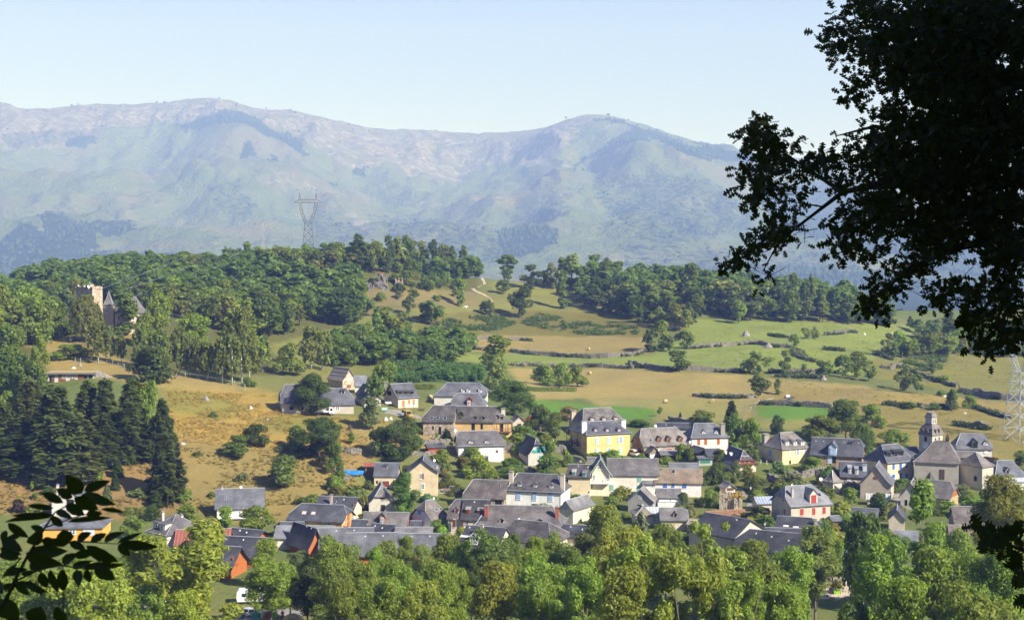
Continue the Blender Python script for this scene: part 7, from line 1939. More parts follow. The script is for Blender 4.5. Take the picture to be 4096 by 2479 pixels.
# rock face on the bank under the ridge wood
def cliff():
 for z,x,y,w_,h_,lb in ((9,1530,620,150,130,'grey rock face under the ridge wood, left of the cows'),(9,1400,640,90,70,'small dark rock face left of the grey one'),(9,1710,610,90,80,'tan rock face right of the grey one'),(9,1960,620,130,60,'low rock outcrop on the bare bank'),(15,1880,430,130,70,'grey rock outcrop showing through the slope wood')):
  P=ground_px(z,x,y)
  s=FPX/P[1]*ZM[z][2]
  W_,H_=w_/s,h_/s
  g=random.Random(int(x))
  m=MB()
  nx,nz=9,6
  pt=[[(W_*(i/(nx-1)-.5)*(1-.25*j/nz)+g.uniform(-.3,.3),-1.2+2.6*j/nz+g.uniform(-.7,.7),-1+(H_+1)*j/(nz-1)*g.uniform(.85,1.1)) for i in range(nx)] for j in range(nz)]
  for j in range(nz-1):
   for i in range(nx-1): m.quad(pt[j][i],pt[j][i+1],pt[j+1][i+1],pt[j+1][i])
  for j in range(nz-1):
   m.quad((pt[j][0][0],4,pt[j][0][2]),pt[j][0],pt[j+1][0],(pt[j+1][0][0],4,pt[j+1][0][2])); m.quad(pt[j][-1],(pt[j][-1][0],4,pt[j][-1][2]),(pt[j+1][-1][0],4,pt[j+1][-1][2]),pt[j+1][-1])
  for i in range(nx-1): m.quad(pt[-1][i],pt[-1][i+1],(pt[-1][i+1][0],5,pt[-1][i+1][2]),(pt[-1][i][0],5,pt[-1][i][2]))
  tag(m.build('rock_outcrop',M['rock'],None,(.15,.14,.13) if 'tan' not in lb else (.24,.19,.14),loc=tuple(P)),lb,'rock')
cliff()
# ================================================================== SMALL THINGS
def bale(z,x,y,label,rz=0.3,r=.65):
 P=ground_px(z,x,y)
 n=18
 m=MB()
 g=random.Random(int(x))
 prof=[(-.62,r*.96),(-.6,r),(-.2,r*1.01),(.2,r),(.6,r),(.62,r*.96)]
 rings=[[(a,rr*math.cos(6.283*k/n)*(1+g.uniform(-.015,.015)),r+rr*math.sin(6.283*k/n)) for k in range(n)] for a,rr in prof]
 for a,b in zip(rings[:-1],rings[1:]):
  for k in range(n): m.quad(a[k],b[k],b[(k+1) % n],a[(k+1) % n])
 for e,sg in ((0,-1),(-1,1)):
  prev=rings[e]
  for f in (.7,.4,.1):
   cur=[(p[0]+sg*(.02 if int(f*10) % 2 else -.015),p[1]*f,r+(p[2]-r)*f) for p in rings[e]]
   for k in range(n): m.quad(prev[k],prev[(k+1) % n],cur[(k+1) % n],cur[k])
   prev=cur
  m.quad(*prev)
 tag(m.build('hay_bale',M['straw'],None,(.46,.35,.19),loc=tuple(P),rot=(0,0,rz)),label,'hay bale','round hay bales in the mown fields')
bale(10,1610,1038,'round hay bale alone on the hay terrace',1.1); bale(10,1620,1277,'round hay bale in the straw field beside the clump of three trees',1.0); bale(11,372,1288,'round hay bale lying broadside in the mown field',.2); bale(11,800,1284,'round hay bale seen end on, in the mown field below the short stone wall',1.35); bale(2,60,166,'round hay bale at the left end of the big grey house',.9)
def pylon_cat(z,x,y,H_,label,rz,sc=1.0,col=(.2,.2,.19),d=None,name='lattice_pylon',vt=None):
 u,v=px(z,x,y)
 P=hit(u,v) if d is None else at(u,v,d)
 if d: P[2]=float(G(P[0],P[1]))
 r=empty(name,tuple(P),rz,label,'pylon')
 k=H_/34.0
 if vt: r.scale=(1,1,(at(u,vt,P[1])[2]-P[2])/(33.8*k))
 def lat(m,lv,w0,w=.10):
  for (z0,a0),(z1,a1) in zip(lv[:-1],lv[1:]):
   c0=[(-a0,-a0,z0),(a0,-a0,z0),(a0,a0,z0),(-a0,a0,z0)]; c1=[(-a1,-a1,z1),(a1,-a1,z1),(a1,a1,z1),(-a1,a1,z1)]
   for i in range(4):
    j=(i+1) % 4
    m.bar(c0[i],c1[i],w*1.7); m.bar(c0[i],c1[j],w); m.bar(c0[j],c1[i],w); m.bar(c1[i],c1[j],w)
 m=MB()
 lat(m,[(q*k,a*k) for q,a in ((-1,3.7),(3.5,3.4),(7.5,3.1),(11.5,2.8),(15.0,2.5),(18.0,2.25),(21.0,1.95))],0,.13*k*sc)
 m.build('tower_body',M['paint'],r,col)
 m=MB()
 for sg in (-1,1):
  pts=[(sg*a*k,q*k) for a,q in ((1.4,21),(2.6,23.5),(3.9,26.5),(4.5,29.6))]
  prev=None
  for (a,q) in pts:
   cur=[(a-.75*k,-.75*k,q),(a+.75*k,-.75*k,q),(a+.75*k,.75*k,q),(a-.75*k,.75*k,q)]
   if prev:
    for i in range(4):
     j=(i+1) % 4
     m.bar(prev[i],cur[i],.16*k*sc); m.bar(prev[i],cur[j],.10*k*sc); m.bar(prev[j],cur[i],.10*k*sc); m.bar(cur[i],cur[j],.10*k*sc)
   prev=cur
  m.bar((sg*4.0*k,0,30.6*k),(sg*4.5*k,0,33.8*k),.16*k*sc); m.bar((sg*5.2*k,0,30.6*k),(sg*4.5*k,0,33.8*k),.16*k*sc); m.bar((sg*3.9*k,0,32*k),(sg*5,0,31.5*k),.08*k*sc)
 m.build('fork',M['paint'],r,col)
 m=MB()
 xs=np.linspace(-7.6,7.6,13)
 for y_ in (-.6,.6):
  m.bar((-7.6*k,0,29.8*k),(-4.5*k,y_*k,31*k),.13*k*sc); m.bar((7.6*k,0,29.8*k),(4.5*k,y_*k,31*k),.13*k*sc)
  m.bar((-7.6*k,0,29.8*k),(-4.5*k,y_*k,29.6*k),.13*k*sc); m.bar((7.6*k,0,29.8*k),(4.5*k,y_*k,29.6*k),.13*k*sc)
  m.bar((-4.5*k,y_*k,31*k),(4.5*k,y_*k,31*k),.14*k*sc); m.bar((-4.5*k,y_*k,29.6*k),(4.5*k,y_*k,29.6*k),.14*k*sc)
  for a,b in zip(np.linspace(-4.5,4.5,9)[:-1],np.linspace(-4.5,4.5,9)[1:]):
   m.bar((a*k,y_*k,29.6*k),((a+b)/2*k,y_*k,31*k),.08*k*sc); m.bar(((a+b)/2*k,y_*k,31*k),(b*k,y_*k,29.6*k),.08*k*sc)
 m.build('crossarm',M['paint'],r,col)
 for a in (-7.5,0,7.5):
  m=MB()
  top=29.7*k
  for i in range(9): m.tube([(a*k,0,top-i*.32*k),(a*k,0,top-(i+.5)*.32*k)],[.14*k,.09*k],6)
  m.tube([(a*k,0,top),(a*k,0,top-3.1*k)],.04*k,4)
  m.build('insulator',M['paint'],r,(.33,.33,.32))
 return r,k
pylon_cat(22,465,1330,33.5,'tall dark lattice pylon with forked head standing on the wooded ridge',R(8),1.6,(.15,.15,.145),d=832,vt=772)
pylon_cat(12,2180,1560,33,'pale galvanised lattice pylon at the right edge of the photo',R(28),1.05,(.40,.42,.44),d=446)
def mast(z,x,y,ytop,d,label):
 u,v=px(z,x,y); P=at(u,v,d); P[2]=float(G(P[0],P[1]))
 top=at(u,px(z,x,ytop)[1],d)[2]-P[2]
 r=empty('power_mast',tuple(P),R(-5),label,'pylon')
 m=MB()
 for (z0,a0),(z1,a1) in zip([(-1,.95),(top*.25,.8),(top*.5,.62),(top*.75,.48)],[(top*.25,.8),(top*.5,.62),(top*.75,.48),(top,.32)]):
  c0=[(-a0,-a0,z0),(a0,-a0,z0),(a0,a0,z0),(-a0,a0,z0)]; c1=[(-a1,-a1,z1),(a1,-a1,z1),(a1,a1,z1),(-a1,a1,z1)]
  for i in range(4):
   j=(i+1) % 4
   m.bar(c0[i],c1[i],.13); m.bar(c0[i],c1[j],.08); m.bar(c1[i],c1[j],.08)
 m.build('tower_body',M['paint'],r,(.3,.31,.32))
 for zz,sg in ((top*.98,-1),(top*.8,1),(top*.62,-1)):
  m=MB(); m.bar((0,0,zz),(sg*2.4,0,zz-.1),.11); m.bar((0,0,zz+.7),(sg*2.4,0,zz-.1),.08); m.tube([(sg*2.35,0,zz-.1),(sg*2.35,0,zz-1.3)],.08,5)
  m.build('crossarm',M['paint'],r,(.3,.31,.32))
 return P,top
mp,mtop=mast(22,105,1330,1068,815,'small slender power mast left of the tall pylon')
def wire(a,b,sag,label,rad=.04):
 m=MB()
 a,b=Vector(a),Vector(b)
 n=24
 pts=[a.lerp(b,i/n)-Vector((0,0,sag*4*(i/n)*(1-i/n))) for i in range(n+1)]
 m.tube([p-a for p in pts],rad,4)
 tag(m.build('power_line',M['zinc'],None,loc=tuple(a)),label,'power line','power lines above the wooded slope')
for i,(dz,x0,y0,x1,y1) in enumerate([(.98,2340,20,900,480),(.8,2349,45,1080,500),(.62,2349,80,1230,535),(.6,2349,92,1240,545)]):
 a=np.array([mp[0]+(-2.4 if i % 2==0 else 2.4),mp[1],mp[2]+mtop*dz-1.3])
 b=at(*px(15,x1,y1),610)
 wire(a,b,1.2,'thin pale power line sagging from the small mast down over the castle',.035)
def fence(z,pts,label,step=2.5,h_=1.1,wires=2,mesh=False,col=(.22,.18,.14),pw=.05):
 L=polyline(z,pts,step)
 o0=np.array([*L[0],float(G(*L[0]))])
 r=empty('wire_fence',tuple(o0),0,label,'fence')
 pm=MB(); pm.box(-pw,-pw,-.4,pw,pw,h_); me=pm.mesh('post',M['paint'])
 W_=[]
 for p in L:
  q=np.array([p[0],p[1],float(G(*p))])-o0
  link('post',me,r,tuple(q),color=col); W_.append(q)
 for i in range(wires):
  m=MB(); m.tube([(q[0],q[1],q[2]+h_*(i+1)/wires*.92) for q in W_],.012 if not mesh else .02,3); m.build('fence_wire',M['zinc'],r)
fence(15,[(690,1140),(740,1145),(830,1145),(980,1165),(1140,1200),(1230,1215),(1290,1225)],'chain link fence with pale posts along the top of the stable meadow',2.4,1.5,5,True,(.5,.5,.48))
fence(15,[(1535,1260),(1700,1280),(1900,1310),(2150,1350),(2250,1390)],'wire fence with pale posts at the feet of the birches',2.6,1.4,4,True,(.5,.5,.48))
fence(11,[(1095,1400),(1130,1290),(1165,1260),(1270,1240)],'post and wire fence on the left of the farm track',3,1.2,2)
fence(11,[(1175,1400),(1200,1310),(1215,1275)],'post and wire fence on the right of the farm track',3,1.2,2)
fence(12,[(1380,1290),(1480,1310),(1600,1330),(1760,1350),(1900,1380),(2050,1420)],'wooden post fence crossing the slope behind the church',3,1.2,2)
fence(16,[(1900,745),(2000,740),(2100,735),(2169,732)],'low fence along the bottom of the golden meadow',2.5,1.0,2)
fence(10,[(400,655),(560,620),(690,585)],'short wire fence below the sandy track',3,1.1,2)
fence(3,[(1920,640),(1990,650),(2090,655)],'white post fence in front of the cream dormer house',1.6,1.2,2,False,(.75,.75,.73))
fence(4,[(800,985),(860,990),(910,995)],'dark railing beside the fig tree',.6,1.1,2,False,(.12,.12,.12))
fence(4,[(430,690),(560,700),(720,712)],'pale picket fence along the retaining wall under the clipped hedge',.6,1.0,2,False,(.6,.6,.6))
def lamp(z,x,yt,yb,label,arm=False):
 P=ground_px(z,x,yb)
 h_=at(px(z,x,yt)[0],px(z,x,yt)[1],P[1])[2]-P[2]
 r=empty('street_lamp',tuple(P),0,label,'street lamp','street lamps of the village')
 m=MB(); m.tube([(0,0,-.3),(0,0,.6),(0,0,h_-.9)],[.09,.06,.045],7); m.build('pole',M['paint'],r,(.05,.055,.06))
 m=MB()
 for a,b in (((.17,-.9),(.26,-.25)),):
  for k in range(6):
   c0,c1=k*math.pi/3,(k+1)*math.pi/3
   m.quad((a[0]*math.cos(c0),a[0]*math.sin(c0),h_+a[1]),(a[0]*math.cos(c1),a[0]*math.sin(c1),h_+a[1]),(b[0]*math.cos(c1),b[0]*math.sin(c1),h_+b[1]),(b[0]*math.cos(c0),b[0]*math.sin(c0),h_+b[1]))
 m.build('lantern',M['paint'],r,(.62,.63,.62))
 m=MB(); m.tube([(0,0,h_-.25),(0,0,h_-.1),(0,0,h_+.08)],[.32,.2,.03],6); m.build('lamp_cap',M['paint'],r,(.05,.055,.06))
lamp(7,1655,372,520,'old style street lamp beside the steps of the green shuttered house'); lamp(2,1530,630,745,'old style street lamp left of the clipped round bush'); lamp(3,1795,900,1010,'old style street lamp beside the pink flowering shrub'); lamp(8,1375,455,560,'old style street lamp at the tip of the roughcast hall gable'); lamp(1,1955,515,640,'tall lamp post on the lawn left of the digger')
# ------------------------------------------------------------------ vehicles
def loft(m,secs,m_i=0):
 for a,b in zip(secs[:-1],secs[1:]):
  n=len(a)
  for k in range(n): m.quad(a[k],a[(k+1) % n],b[(k+1) % n],b[k],m=m_i)
 m.quad(*secs[0][::-1],m=m_i); m.quad(*secs[-1],m=m_i)
def wheel(par,x,y,r,w=.2):
 n=14
 m=MB()
 m.tube([(0,-w/2,0),(0,-w/2+.03,0),(0,w/2-.03,0),(0,w/2,0)],[r*.92,r,r,r*.92],n)
 o=m.build('wheel',M['rubber'],par,loc=(x,y,r))
 m=MB(); sg=-1 if y<0 else 1
 m.tube([(0,sg*w*.5,0),(0,sg*(w*.5+.02),0)],[r*.62,r*.55],n)
 for k in range(5): m.box(-.03,min(sg*(w*.5),sg*(w*.5+.035)),0,.03,max(sg*(w*.5),sg*(w*.5+.035)),r*.58,Matrix.Rotation(k*6.283/5,4,'Y'))
 m.build('hubcap',M['steel'],o)
CARP={  # side profile: x,sill z,shoulder z,roof z (or None),half width
 'estate': ([(-2.25,.45,.78,.8),(-2.15,.28,.92,1.0),(-1.95,.26,.98,1.28),(-1.6,.26,.98,1.42),(-.6,.26,.97,1.47),(.2,.26,.95,1.43),(.75,.26,.93,1.16),(1.15,.26,.90,.93),(1.8,.26,.82,.84),(2.15,.28,.72,.74),(2.28,.42,.6,.62)],.87),
 'hatch': ([(-2.0,.45,.8,.82),(-1.9,.28,.95,1.1),(-1.6,.26,1.0,1.42),(-1.0,.26,1.0,1.52),(-.1,.26,.98,1.5),(.6,.26,.95,1.2),(1.0,.26,.92,.95),(1.55,.26,.82,.84),(1.85,.28,.7,.72),(1.98,.42,.58,.6)],.85),
 'van': ([(-2.1,.4,.95,1.55),(-2.05,.28,1.0,1.78),(-1.6,.26,1.0,1.86),(.2,.26,1.0,1.84),(.75,.26,1.0,1.55),(1.15,.26,.98,1.02),(1.75,.26,.85,.87),(2.05,.3,.7,.72),(2.12,.42,.6,.62)],.88)}
def car(style,P,rz,col,label,name='parked_car',cat='car',panel=False,group=None):
 prof,hw=CARP[style]
 r=empty(name,tuple(P),rz,label,cat,group)
 m=MB(); secs=[]
 for x,a,b,c in prof:
  ww=hw*(1 if abs(x)<1.9 else .93)
  secs.append([(x,-ww*.9,a),(x,-ww,a+.18),(x,-ww,b-.08),(x,-ww*.95,b),(x,ww*.95,b),(x,ww,b-.08),(x,ww,a+.18),(x,ww*.9,a)])
 loft(m,secs)
 m.build('body',M['car_paint'],r,col)
 m=MB(); secs=[]
 for x,a,b,c in prof:
  if c-b>.03:
   t=min((c-b)/.5,1)
   secs.append([(x,-hw*.93,b-.02),(x,-hw*(.93-.17*t),c),(x,hw*(.93-.17*t),c),(x,hw*.93,b-.02)])
 loft(m,secs)
 g=m.build('cabin_glass',M['glass'],r)
 m=MB(); secs=[]
 top=[(x,b,c) for x,a,b,c in prof if c-b>.26]
 for x,b,c in top: secs.append([(x,-hw*.79,c-.02),(x,-hw*.74,c+.025),(x,hw*.74,c+.025),(x,hw*.79,c-.02)])
 loft(m,secs)
 for x,b,c in (top[0],top[len(top)//2],top[-1]):
  for sg in (-1,1): m.bar((x,sg*hw*.945,b),(x,sg*hw*.785,c),.07)
 if panel:
  for sg in (-1,1):
   x0,x1=top[0][0],top[-3][0] if len(top)>3 else top[-1][0]
   m.quad((x0,sg*hw*.96,.95),(x1,sg*hw*.96,.95),(x1,sg*hw*.80,top[1][2]),(x0,sg*hw*.80,top[0][2]))
 m.build('roof',M['car_paint'],r,col)
 for x in (prof[0][0]*.66,prof[-1][0]*.66):
  for y in (-hw+.08,hw-.08): wheel(r,x,y,.31)
 for sg in (-1,1):
  m=MB(); x=prof[-1][0]; m.box(x-.18,sg*hw*.72-.17,.58,x-.02,sg*hw*.72+.17,.72); m.build('headlight',M['white'],r)
  m=MB(); x=prof[0][0]; m.box(x+.0,sg*hw*.78-.1,.72,x+.16,sg*hw*.78+.13,.98); m.build('tail_light',M['paint'],r,(.4,.02,.015))
  m=MB(); m.box(.72,sg*(hw+.09)-.09,.93,.86,sg*(hw+.09)+.09,1.05); m.build('door_mirror',M['car_paint'],r,col)
 m=MB(); m.box(prof[0][0]-.02,-.26,.5,prof[0][0]+.05,.26,.62); m.build('number_plate',M['white'],r)
 return r
M['car_paint']=NT('car_paint'); M['car_paint']=M['car_paint'].fin(M['car_paint'].objc(),.28,spec=.5,metal=.15)
P=ground_px(13,950,965); car('estate',P,R(8),(.50,.51,.56),'silver estate car parked by the forked tree trunk, bottom left',cat='car')
P=ground_px(2,290,1272); car('hatch',P,R(176),(.30,.23,.17),'beige brown hatchback parked beside the tan gable house')
P=ground_px(3,415,548); car('van',P,R(-62),(.78,.72,.55),'pale yellow van with white front parked beside the yellow house','parked_van','van',True)
P=ground_px(4,1300,838); car('hatch',P,R(-80),(.10,.12,.16),'dark blue car standing in the shade by the church gate')
P=ground_px(13,1440,735); car('hatch',P,R(160),(.03,.07,.25),'blue car half hidden behind the dark green tree at the bottom')
P=ground_px(15,690,945); car('hatch',P,R(0),(.10,.11,.12),'dark car under the trees on the castle lawn')
def truck():
 P=ground_px(1,900,655)
 r=empty('flatbed_truck',tuple(P),R(6),'white flatbed truck parked in front of the long slate farmhouse','truck')
 m=MB()
 secs=[]
 for x,z0,z1 in ((1.1,.55,2.3),(1.9,.5,2.3),(2.35,.5,1.75),(2.6,.5,1.25),(2.7,.55,1.1)): secs.append([(x,-.95,z0),(x,-.97,1.2),(x,-.85,z1),(x,.85,z1),(x,.97,1.2),(x,.95,z0)])
 loft(m,secs); m.build('cab',M['car_paint'],r,(.80,.80,.79))
 m=MB(); m.quad((1.35,-.975,1.3),(2.1,-.975,1.3),(1.95,-.90,2.05),(1.4,-.89,2.1)); m.quad((2.43,-.8,1.66),(2.43,.8,1.66),(1.99,.74,2.22),(1.99,-.74,2.22)); m.build('cab_window',M['glass'],r)
 m=MB(); m.box(-2.9,-1.05,.85,1.0,1.05,.98); m.box(.92,-1.05,.98,1.02,1.05,2.0); m.build('load_bed',M['paint'],r,(.35,.33,.3))
 for y in (-1.05,1.0):
  m=MB(); m.box(-2.9,y,.98,1.0,y+.05,1.4); m.build('side_board',M['paint'],r,(.62,.62,.6))
 m=MB(); m.box(-2.7,-.5,.5,1.2,.5,.84); m.build('chassis',M['rubber'],r)
 for x in (-1.9,1.75):
  for y in (-.86,.86): wheel(r,x,y,.36,.24)
truck()
def digger():
 P=ground_px(1,1885,712)
 r=empty('digger',tuple(P),R(-60),'yellow digger with raised arm beside the white stone pile','digger')
 Y=(.62,.38,.06)
 m=MB(); m.box(-1.5,-.8,.55,1.9,.8,1.1); m.box(.5,-.62,1.1,1.9,.62,1.65); m.build('body',M['car_paint'],r,Y)
 m=MB(); m.box(-1.1,-.7,1.1,.45,.7,2.55); m.build('cab_glass',M['glass'],r)
 m=MB()
 for x in (-1.1,.45):
  for y in (-.72,.72): m.bar((x,y,1.1),(x*.92,y,2.6),.1)
 m.box(-1.2,-.8,2.55,.5,.8,2.68); m.build('cab_frame',M['car_paint'],r,Y)
 m=MB(); m.tube([(-1.6,0,1.0),(-2.3,0,2.3),(-1.9,0,3.5)],.14,5); m.tube([(-1.9,0,3.5),(-3.0,0,2.9),(-3.1,0,2.4)],.11,5); m.build('boom',M['car_paint'],r,Y)
 m=MB(); m.box(-3.45,-.35,1.8,-2.9,.35,2.4); m.build('back_bucket',M['rubber'],r)
 m=MB(); m.box(2.2,-1.0,.3,2.8,1.0,1.0); m.bar((1.4,-.6,1.2),(2.3,-.6,.7),.14); m.bar((1.4,.6,1.2),(2.3,.6,.7),.14); m.build('loader_bucket',M['car_paint'],r,(.4,.26,.06))
 for x,rr in ((-1.1,.62),(1.45,.45)):
  for y in (-.9,.9): wheel(r,x,y,rr,.35)
digger()
def caravan(z,x,y,rz,label,d=None):
 u,v=px(z,x,y)
 P=hit(u,v) if d is None else at(u,v,d)
 P[2]=float(G(P[0],P[1]))
 r=empty('caravan',tuple(P),rz,label,'caravan','white caravans on the camp site')
 m=MB(); secs=[]
 for yv in (-1.1,1.1):
  secs.append([(-2.3,yv,.5),(2.3,yv,.5),(2.45,yv,1.2),(2.2,yv,2.35),(1.9,yv,2.55),(-2.0,yv,2.55),(-2.35,yv,2.3),(-2.45,yv,1.2)])
 loft(m,secs); m.build('body',M['car_paint'],r,(.80,.80,.78))
 for x0 in (-1.5,.5):
  m=MB(); m.box(x0,-1.13,1.4,x0+.95,-1.09,2.0); m.build('window',M['glass'],r)
 m=MB(); m.box(-.35,-1.13,.6,.25,-1.09,2.2); m.build('door',M['paint'],r,(.68,.68,.66))
 for yv in (-1.0,1.0): wheel(r,0,yv,.32)
 m=MB(); m.bar((2.4,0,.5),(3.4,0,.45),.09); m.build('drawbar',M['steel'],r)
caravan(13,930,800,R(8),'white caravan behind the silver estate car, left of the forked trunk'); caravan(17,1490,1430,R(70),'white caravan under the robinia',262); caravan(17,1410,930,R(15),'white caravan beside the clipped hedge of the villa',300); caravan(6,1560,1180,R(5),'white caravan among the bushy trees of the camp site, left one',262); caravan(6,1900,1140,R(20),'white caravan among the bushy trees of the camp site, right one',262); caravan(17,1120,1230,R(80),'white caravan behind the clipped plane trees',262)
def tent():
 P=ground_px(13,1450,1040)
 m=MB(); n,k=14,7
 rings=[[(1.9*math.cos(a)*math.cos(f*1.5),1.4*math.sin(a)*math.cos(f*1.5),1.5*math.sin(f*1.57)) for a in [6.283*i/n for i in range(n)]] for f in [j/(k-1) for j in range(k)]]
 for a,b in zip(rings[:-1],rings[1:]):
  for i in range(n): m.quad(a[i],a[(i+1) % n],b[(i+1) % n],b[i])
 o=m.build('tent',M['cloth'],None,(.72,.52,.28),smooth=True,loc=tuple(P),rot=(0,0,.2))
 tag(o,'beige dome tent at the bottom edge beside the camp road','tent')
 for s0 in (.0,1.0,2.1):
  m=MB(); m.tube([(1.93*math.cos(s0)*math.cos(t),1.43*math.sin(s0)*math.cos(t),1.54*math.sin(t)) for t in [i*math.pi/10 for i in range(11)]],.025,4); m.build('tent_pole',M['rubber'],o)
 o2=MB(); o2.quad((-.45,-1.42,.05),(.45,-1.42,.05),(.3,-1.12,.95),(-.3,-1.12,.95)); o2.build('tent_door',M['cloth'],o,(.35,.25,.16))
tent()
def person(P,rz,label,top,legs,pose='stand'):
 r=empty('person',tuple(P),rz,label,'person')
 V=[(0,0,.93),(0,.02,1.12),(0,.03,1.36),(0,.01,1.49),(0,-.02,1.60),(0,-.03,1.72),(.20,.03,1.40),(.27,.02,1.13),(.24,-.16,.93),(.22,-.22,.86),(-.20,.03,1.40),(-.27,.02,1.13),(-.24,-.16,.93),(-.22,-.22,.86),
         (.10,0,.88),(.12,-.02,.48),(.13,.03,.08),(.14,-.12,.04),(-.10,0,.88),(-.12,-.02,.48),(-.13,.03,.08),(-.14,-.12,.04)]
 E=[(0,1),(1,2),(2,3),(3,4),(4,5),(2,6),(6,7),(7,8),(8,9),(2,10),(10,11),(11,12),(12,13),(0,14),(14,15),(15,16),(16,17),(0,18),(18,19),(19,20),(20,21)]
 rad=[.15,.14,.17,.06,.09,.085,.07,.05,.038,.035,.07,.05,.038,.035,.095,.065,.045,.04,.095,.065,.045,.04]
 me=bpy.data.meshes.new('body'); me.from_pydata(V,E,[]); o=link('body',me,r)
 sk=o.modifiers.new('skin','SKIN')
 for i,q in enumerate(me.skin_vertices[0].data): q.radius=(rad[i],rad[i]*(.72 if i in (0,1,2) else 1)); q.use_root=i==0
 o.modifiers.new('sub','SUBSURF').levels=1
 me.materials.append(M['skin'])
 m=MB(); m.tube([(0,.0,.88),(0,.01,1.1),(0,.02,1.36),(0,.02,1.46)],[.20,.18,.21,.09],10)
 for sg in (-1,1): m.tube([(sg*.19,.03,1.41),(sg*.265,.02,1.16)],[.09,.075],8)
 m.build('shirt',M['cloth'],r,top)
 m=MB()
 for sg in (-1,1): m.tube([(sg*.09,0,.95),(sg*.115,-.01,.5)],[.125,.095],8)
 m.build('shorts',M['cloth'],r,legs)
 m=MB(); m.tube([(0,.0,1.60),(0,.0,1.70),(0,-.01,1.80)],[.10,.105,.05],8); m.build('hair',M['rubber'],r)
M['skin']=plain('skin',(.45,.26,.17),.6)
P=ground_px(13,1325,1010); person(P,R(200),'person in an orange top standing beside the dome tent',(.75,.13,.03),(.12,.12,.14))
def bench():
 P=ground_px(13,1225,908)
 r=empty('bench',tuple(P),R(2),'small wooden bench on the grass right of the silver car','bench')
 m=MB(); m.box(-.85,-.2,.42,.85,.2,.48); m.build('seat',M['wood'],r,(.42,.36,.28))
 for x in (-.7,.7):
  m=MB(); m.box(x-.05,-.17,-.1,x+.05,.17,.42); m.build('leg',M['wood'],r,(.36,.3,.24))
bench()
def laundry():
 a,b=ground_px(13,950,1050),ground_px(13,1260,1030)
 o0=a
 r=empty('washing_line',tuple(o0),0,'washing line with turquoise, red and lime towels at the bottom edge','washing line')
 d=b-a
 for q in (np.zeros(3),d):
  m=MB(); m.tube([(q[0],q[1],q[2]-.2),(q[0],q[1],q[2]+1.75)],.035,5); m.build('post',M['steel'],r)
 m=MB(); m.tube([(0,0,1.72),tuple(d+np.array((0,0,1.72)))],.012,3); m.build('line',M['zinc'],r)
 for t,w_,c in ((.0,.28,(.05,.45,.55)),(.34,.1,(.75,.75,.72)),(.52,.2,(.6,.04,.07)),(.66,.12,(.62,.05,.15)),(.8,.2,(.4,.6,.1))):
  m=MB(); n=6
  for i in range(n):
   p0,p1=d*(t+w_*i/n),d*(t+w_*(i+1)/n)
   y0,y1=.05*math.sin(i*2.1),.05*math.sin((i+1)*2.1)
   m.quad((p0[0],p0[1]+y0,p0[2]+.75),(p1[0],p1[1]+y1,p1[2]+.8),(p1[0],p1[1],p1[2]+1.72),(p0[0],p0[1],p0[2]+1.72))
  m.build('towel',M['cloth'],r,c)
laundry()
def sheet(name,z,quad_px,lift,col,label,cat,d=None,n=9,amp=.18,seed=1,mat='cloth'):
 base=ground_px(z,(quad_px[2][0]+quad_px[3][0])/2,(quad_px[2][1]+quad_px[3][1])/2)
 dd=d or base[1]
 c=[at(*px(z,*p),dd+(0 if i>1 else 1.6)) for i,p in enumerate(quad_px)]
 g=np.random.default_rng(seed)
 V=[]
 for j in range(n):
  for i in range(n*2):
   s_,t=i/(n*2-1),j/(n-1)
   p=(c[0]*(1-s_)+c[1]*s_)*(1-t)+(c[3]*(1-s_)+c[2]*s_)*t
   w=amp*(math.sin(s_*17+t*3)+.6*math.sin(s_*31+2*t))*(.3+t)+g.normal()*amp*.15
   V.append(p+np.array((0,-w,w*.4)))
 V=np.array(V); o0=V[0].copy(); V-=o0
 m=2*n
 F=np.array([(j*m+i,(j+1)*m+i,(j+1)*m+i+1,j*m+i+1) for j in range(n-1) for i in range(m-1)])
 o=link(name,np_mesh(name,V,F,M[mat],True),None,tuple(o0),color=col)
 md=o.modifiers.new('thick','SOLIDIFY'); md.thickness=.03
 tag(o,label,cat)
sheet('blue_tarpaulin',1,[(995,1305),(1360,1315),(1350,1360),(1010,1385)],0,(.03,.20,.62),'bright blue tarpaulin draped over a frame beside the old plank shed','tarpaulin')
sheet('red_tarpaulin',3,[(1345,1205),(1480,1205),(1400,1285),(1320,1285)],0,(.62,.02,.03),'bright red tarpaulin hanging over the woodpile','tarpaulin',amp=.1,seed=3)
sheet('yellow_tarpaulin',3,[(1440,1188),(1730,1190),(1735,1212),(1440,1206)],0,(.75,.48,.08),'long yellow tarpaulin strip along the top of the woodpile','tarpaulin',amp=.05,seed=5)
sheet('awning',1,[(1605,497),(1680,492),(1692,516),(1625,522)],0,(.78,.74,.64),'small cream awning over the door of the grey annexe','awning',d=427,amp=.02)
def woodpile():
 a,b=ground_px(3,1255,1290),ground_px(3,1730,1262)
 o0=a
 r=empty('woodpile',tuple(o0),0,'long pile of split firewood under the red and yellow tarpaulins','woodpile')
 g=random.Random(4)
 d=b-a
 n=46
 for row in range(5):
  m=MB()
  for i in range(n):
   p=d*(i+g.uniform(0,.6))/n
   rr=g.uniform(.13,.2)
   m.tube([(p[0],p[1]-.4+g.uniform(-.1,.1),p[2]+.2+row*.34),(p[0],p[1]+.5,p[2]+.2+row*.34)],rr,6)
  o=m.build('log_row',M['bark'],r,(.42,.24,.15))
  o['kind']='stuff'
woodpile()
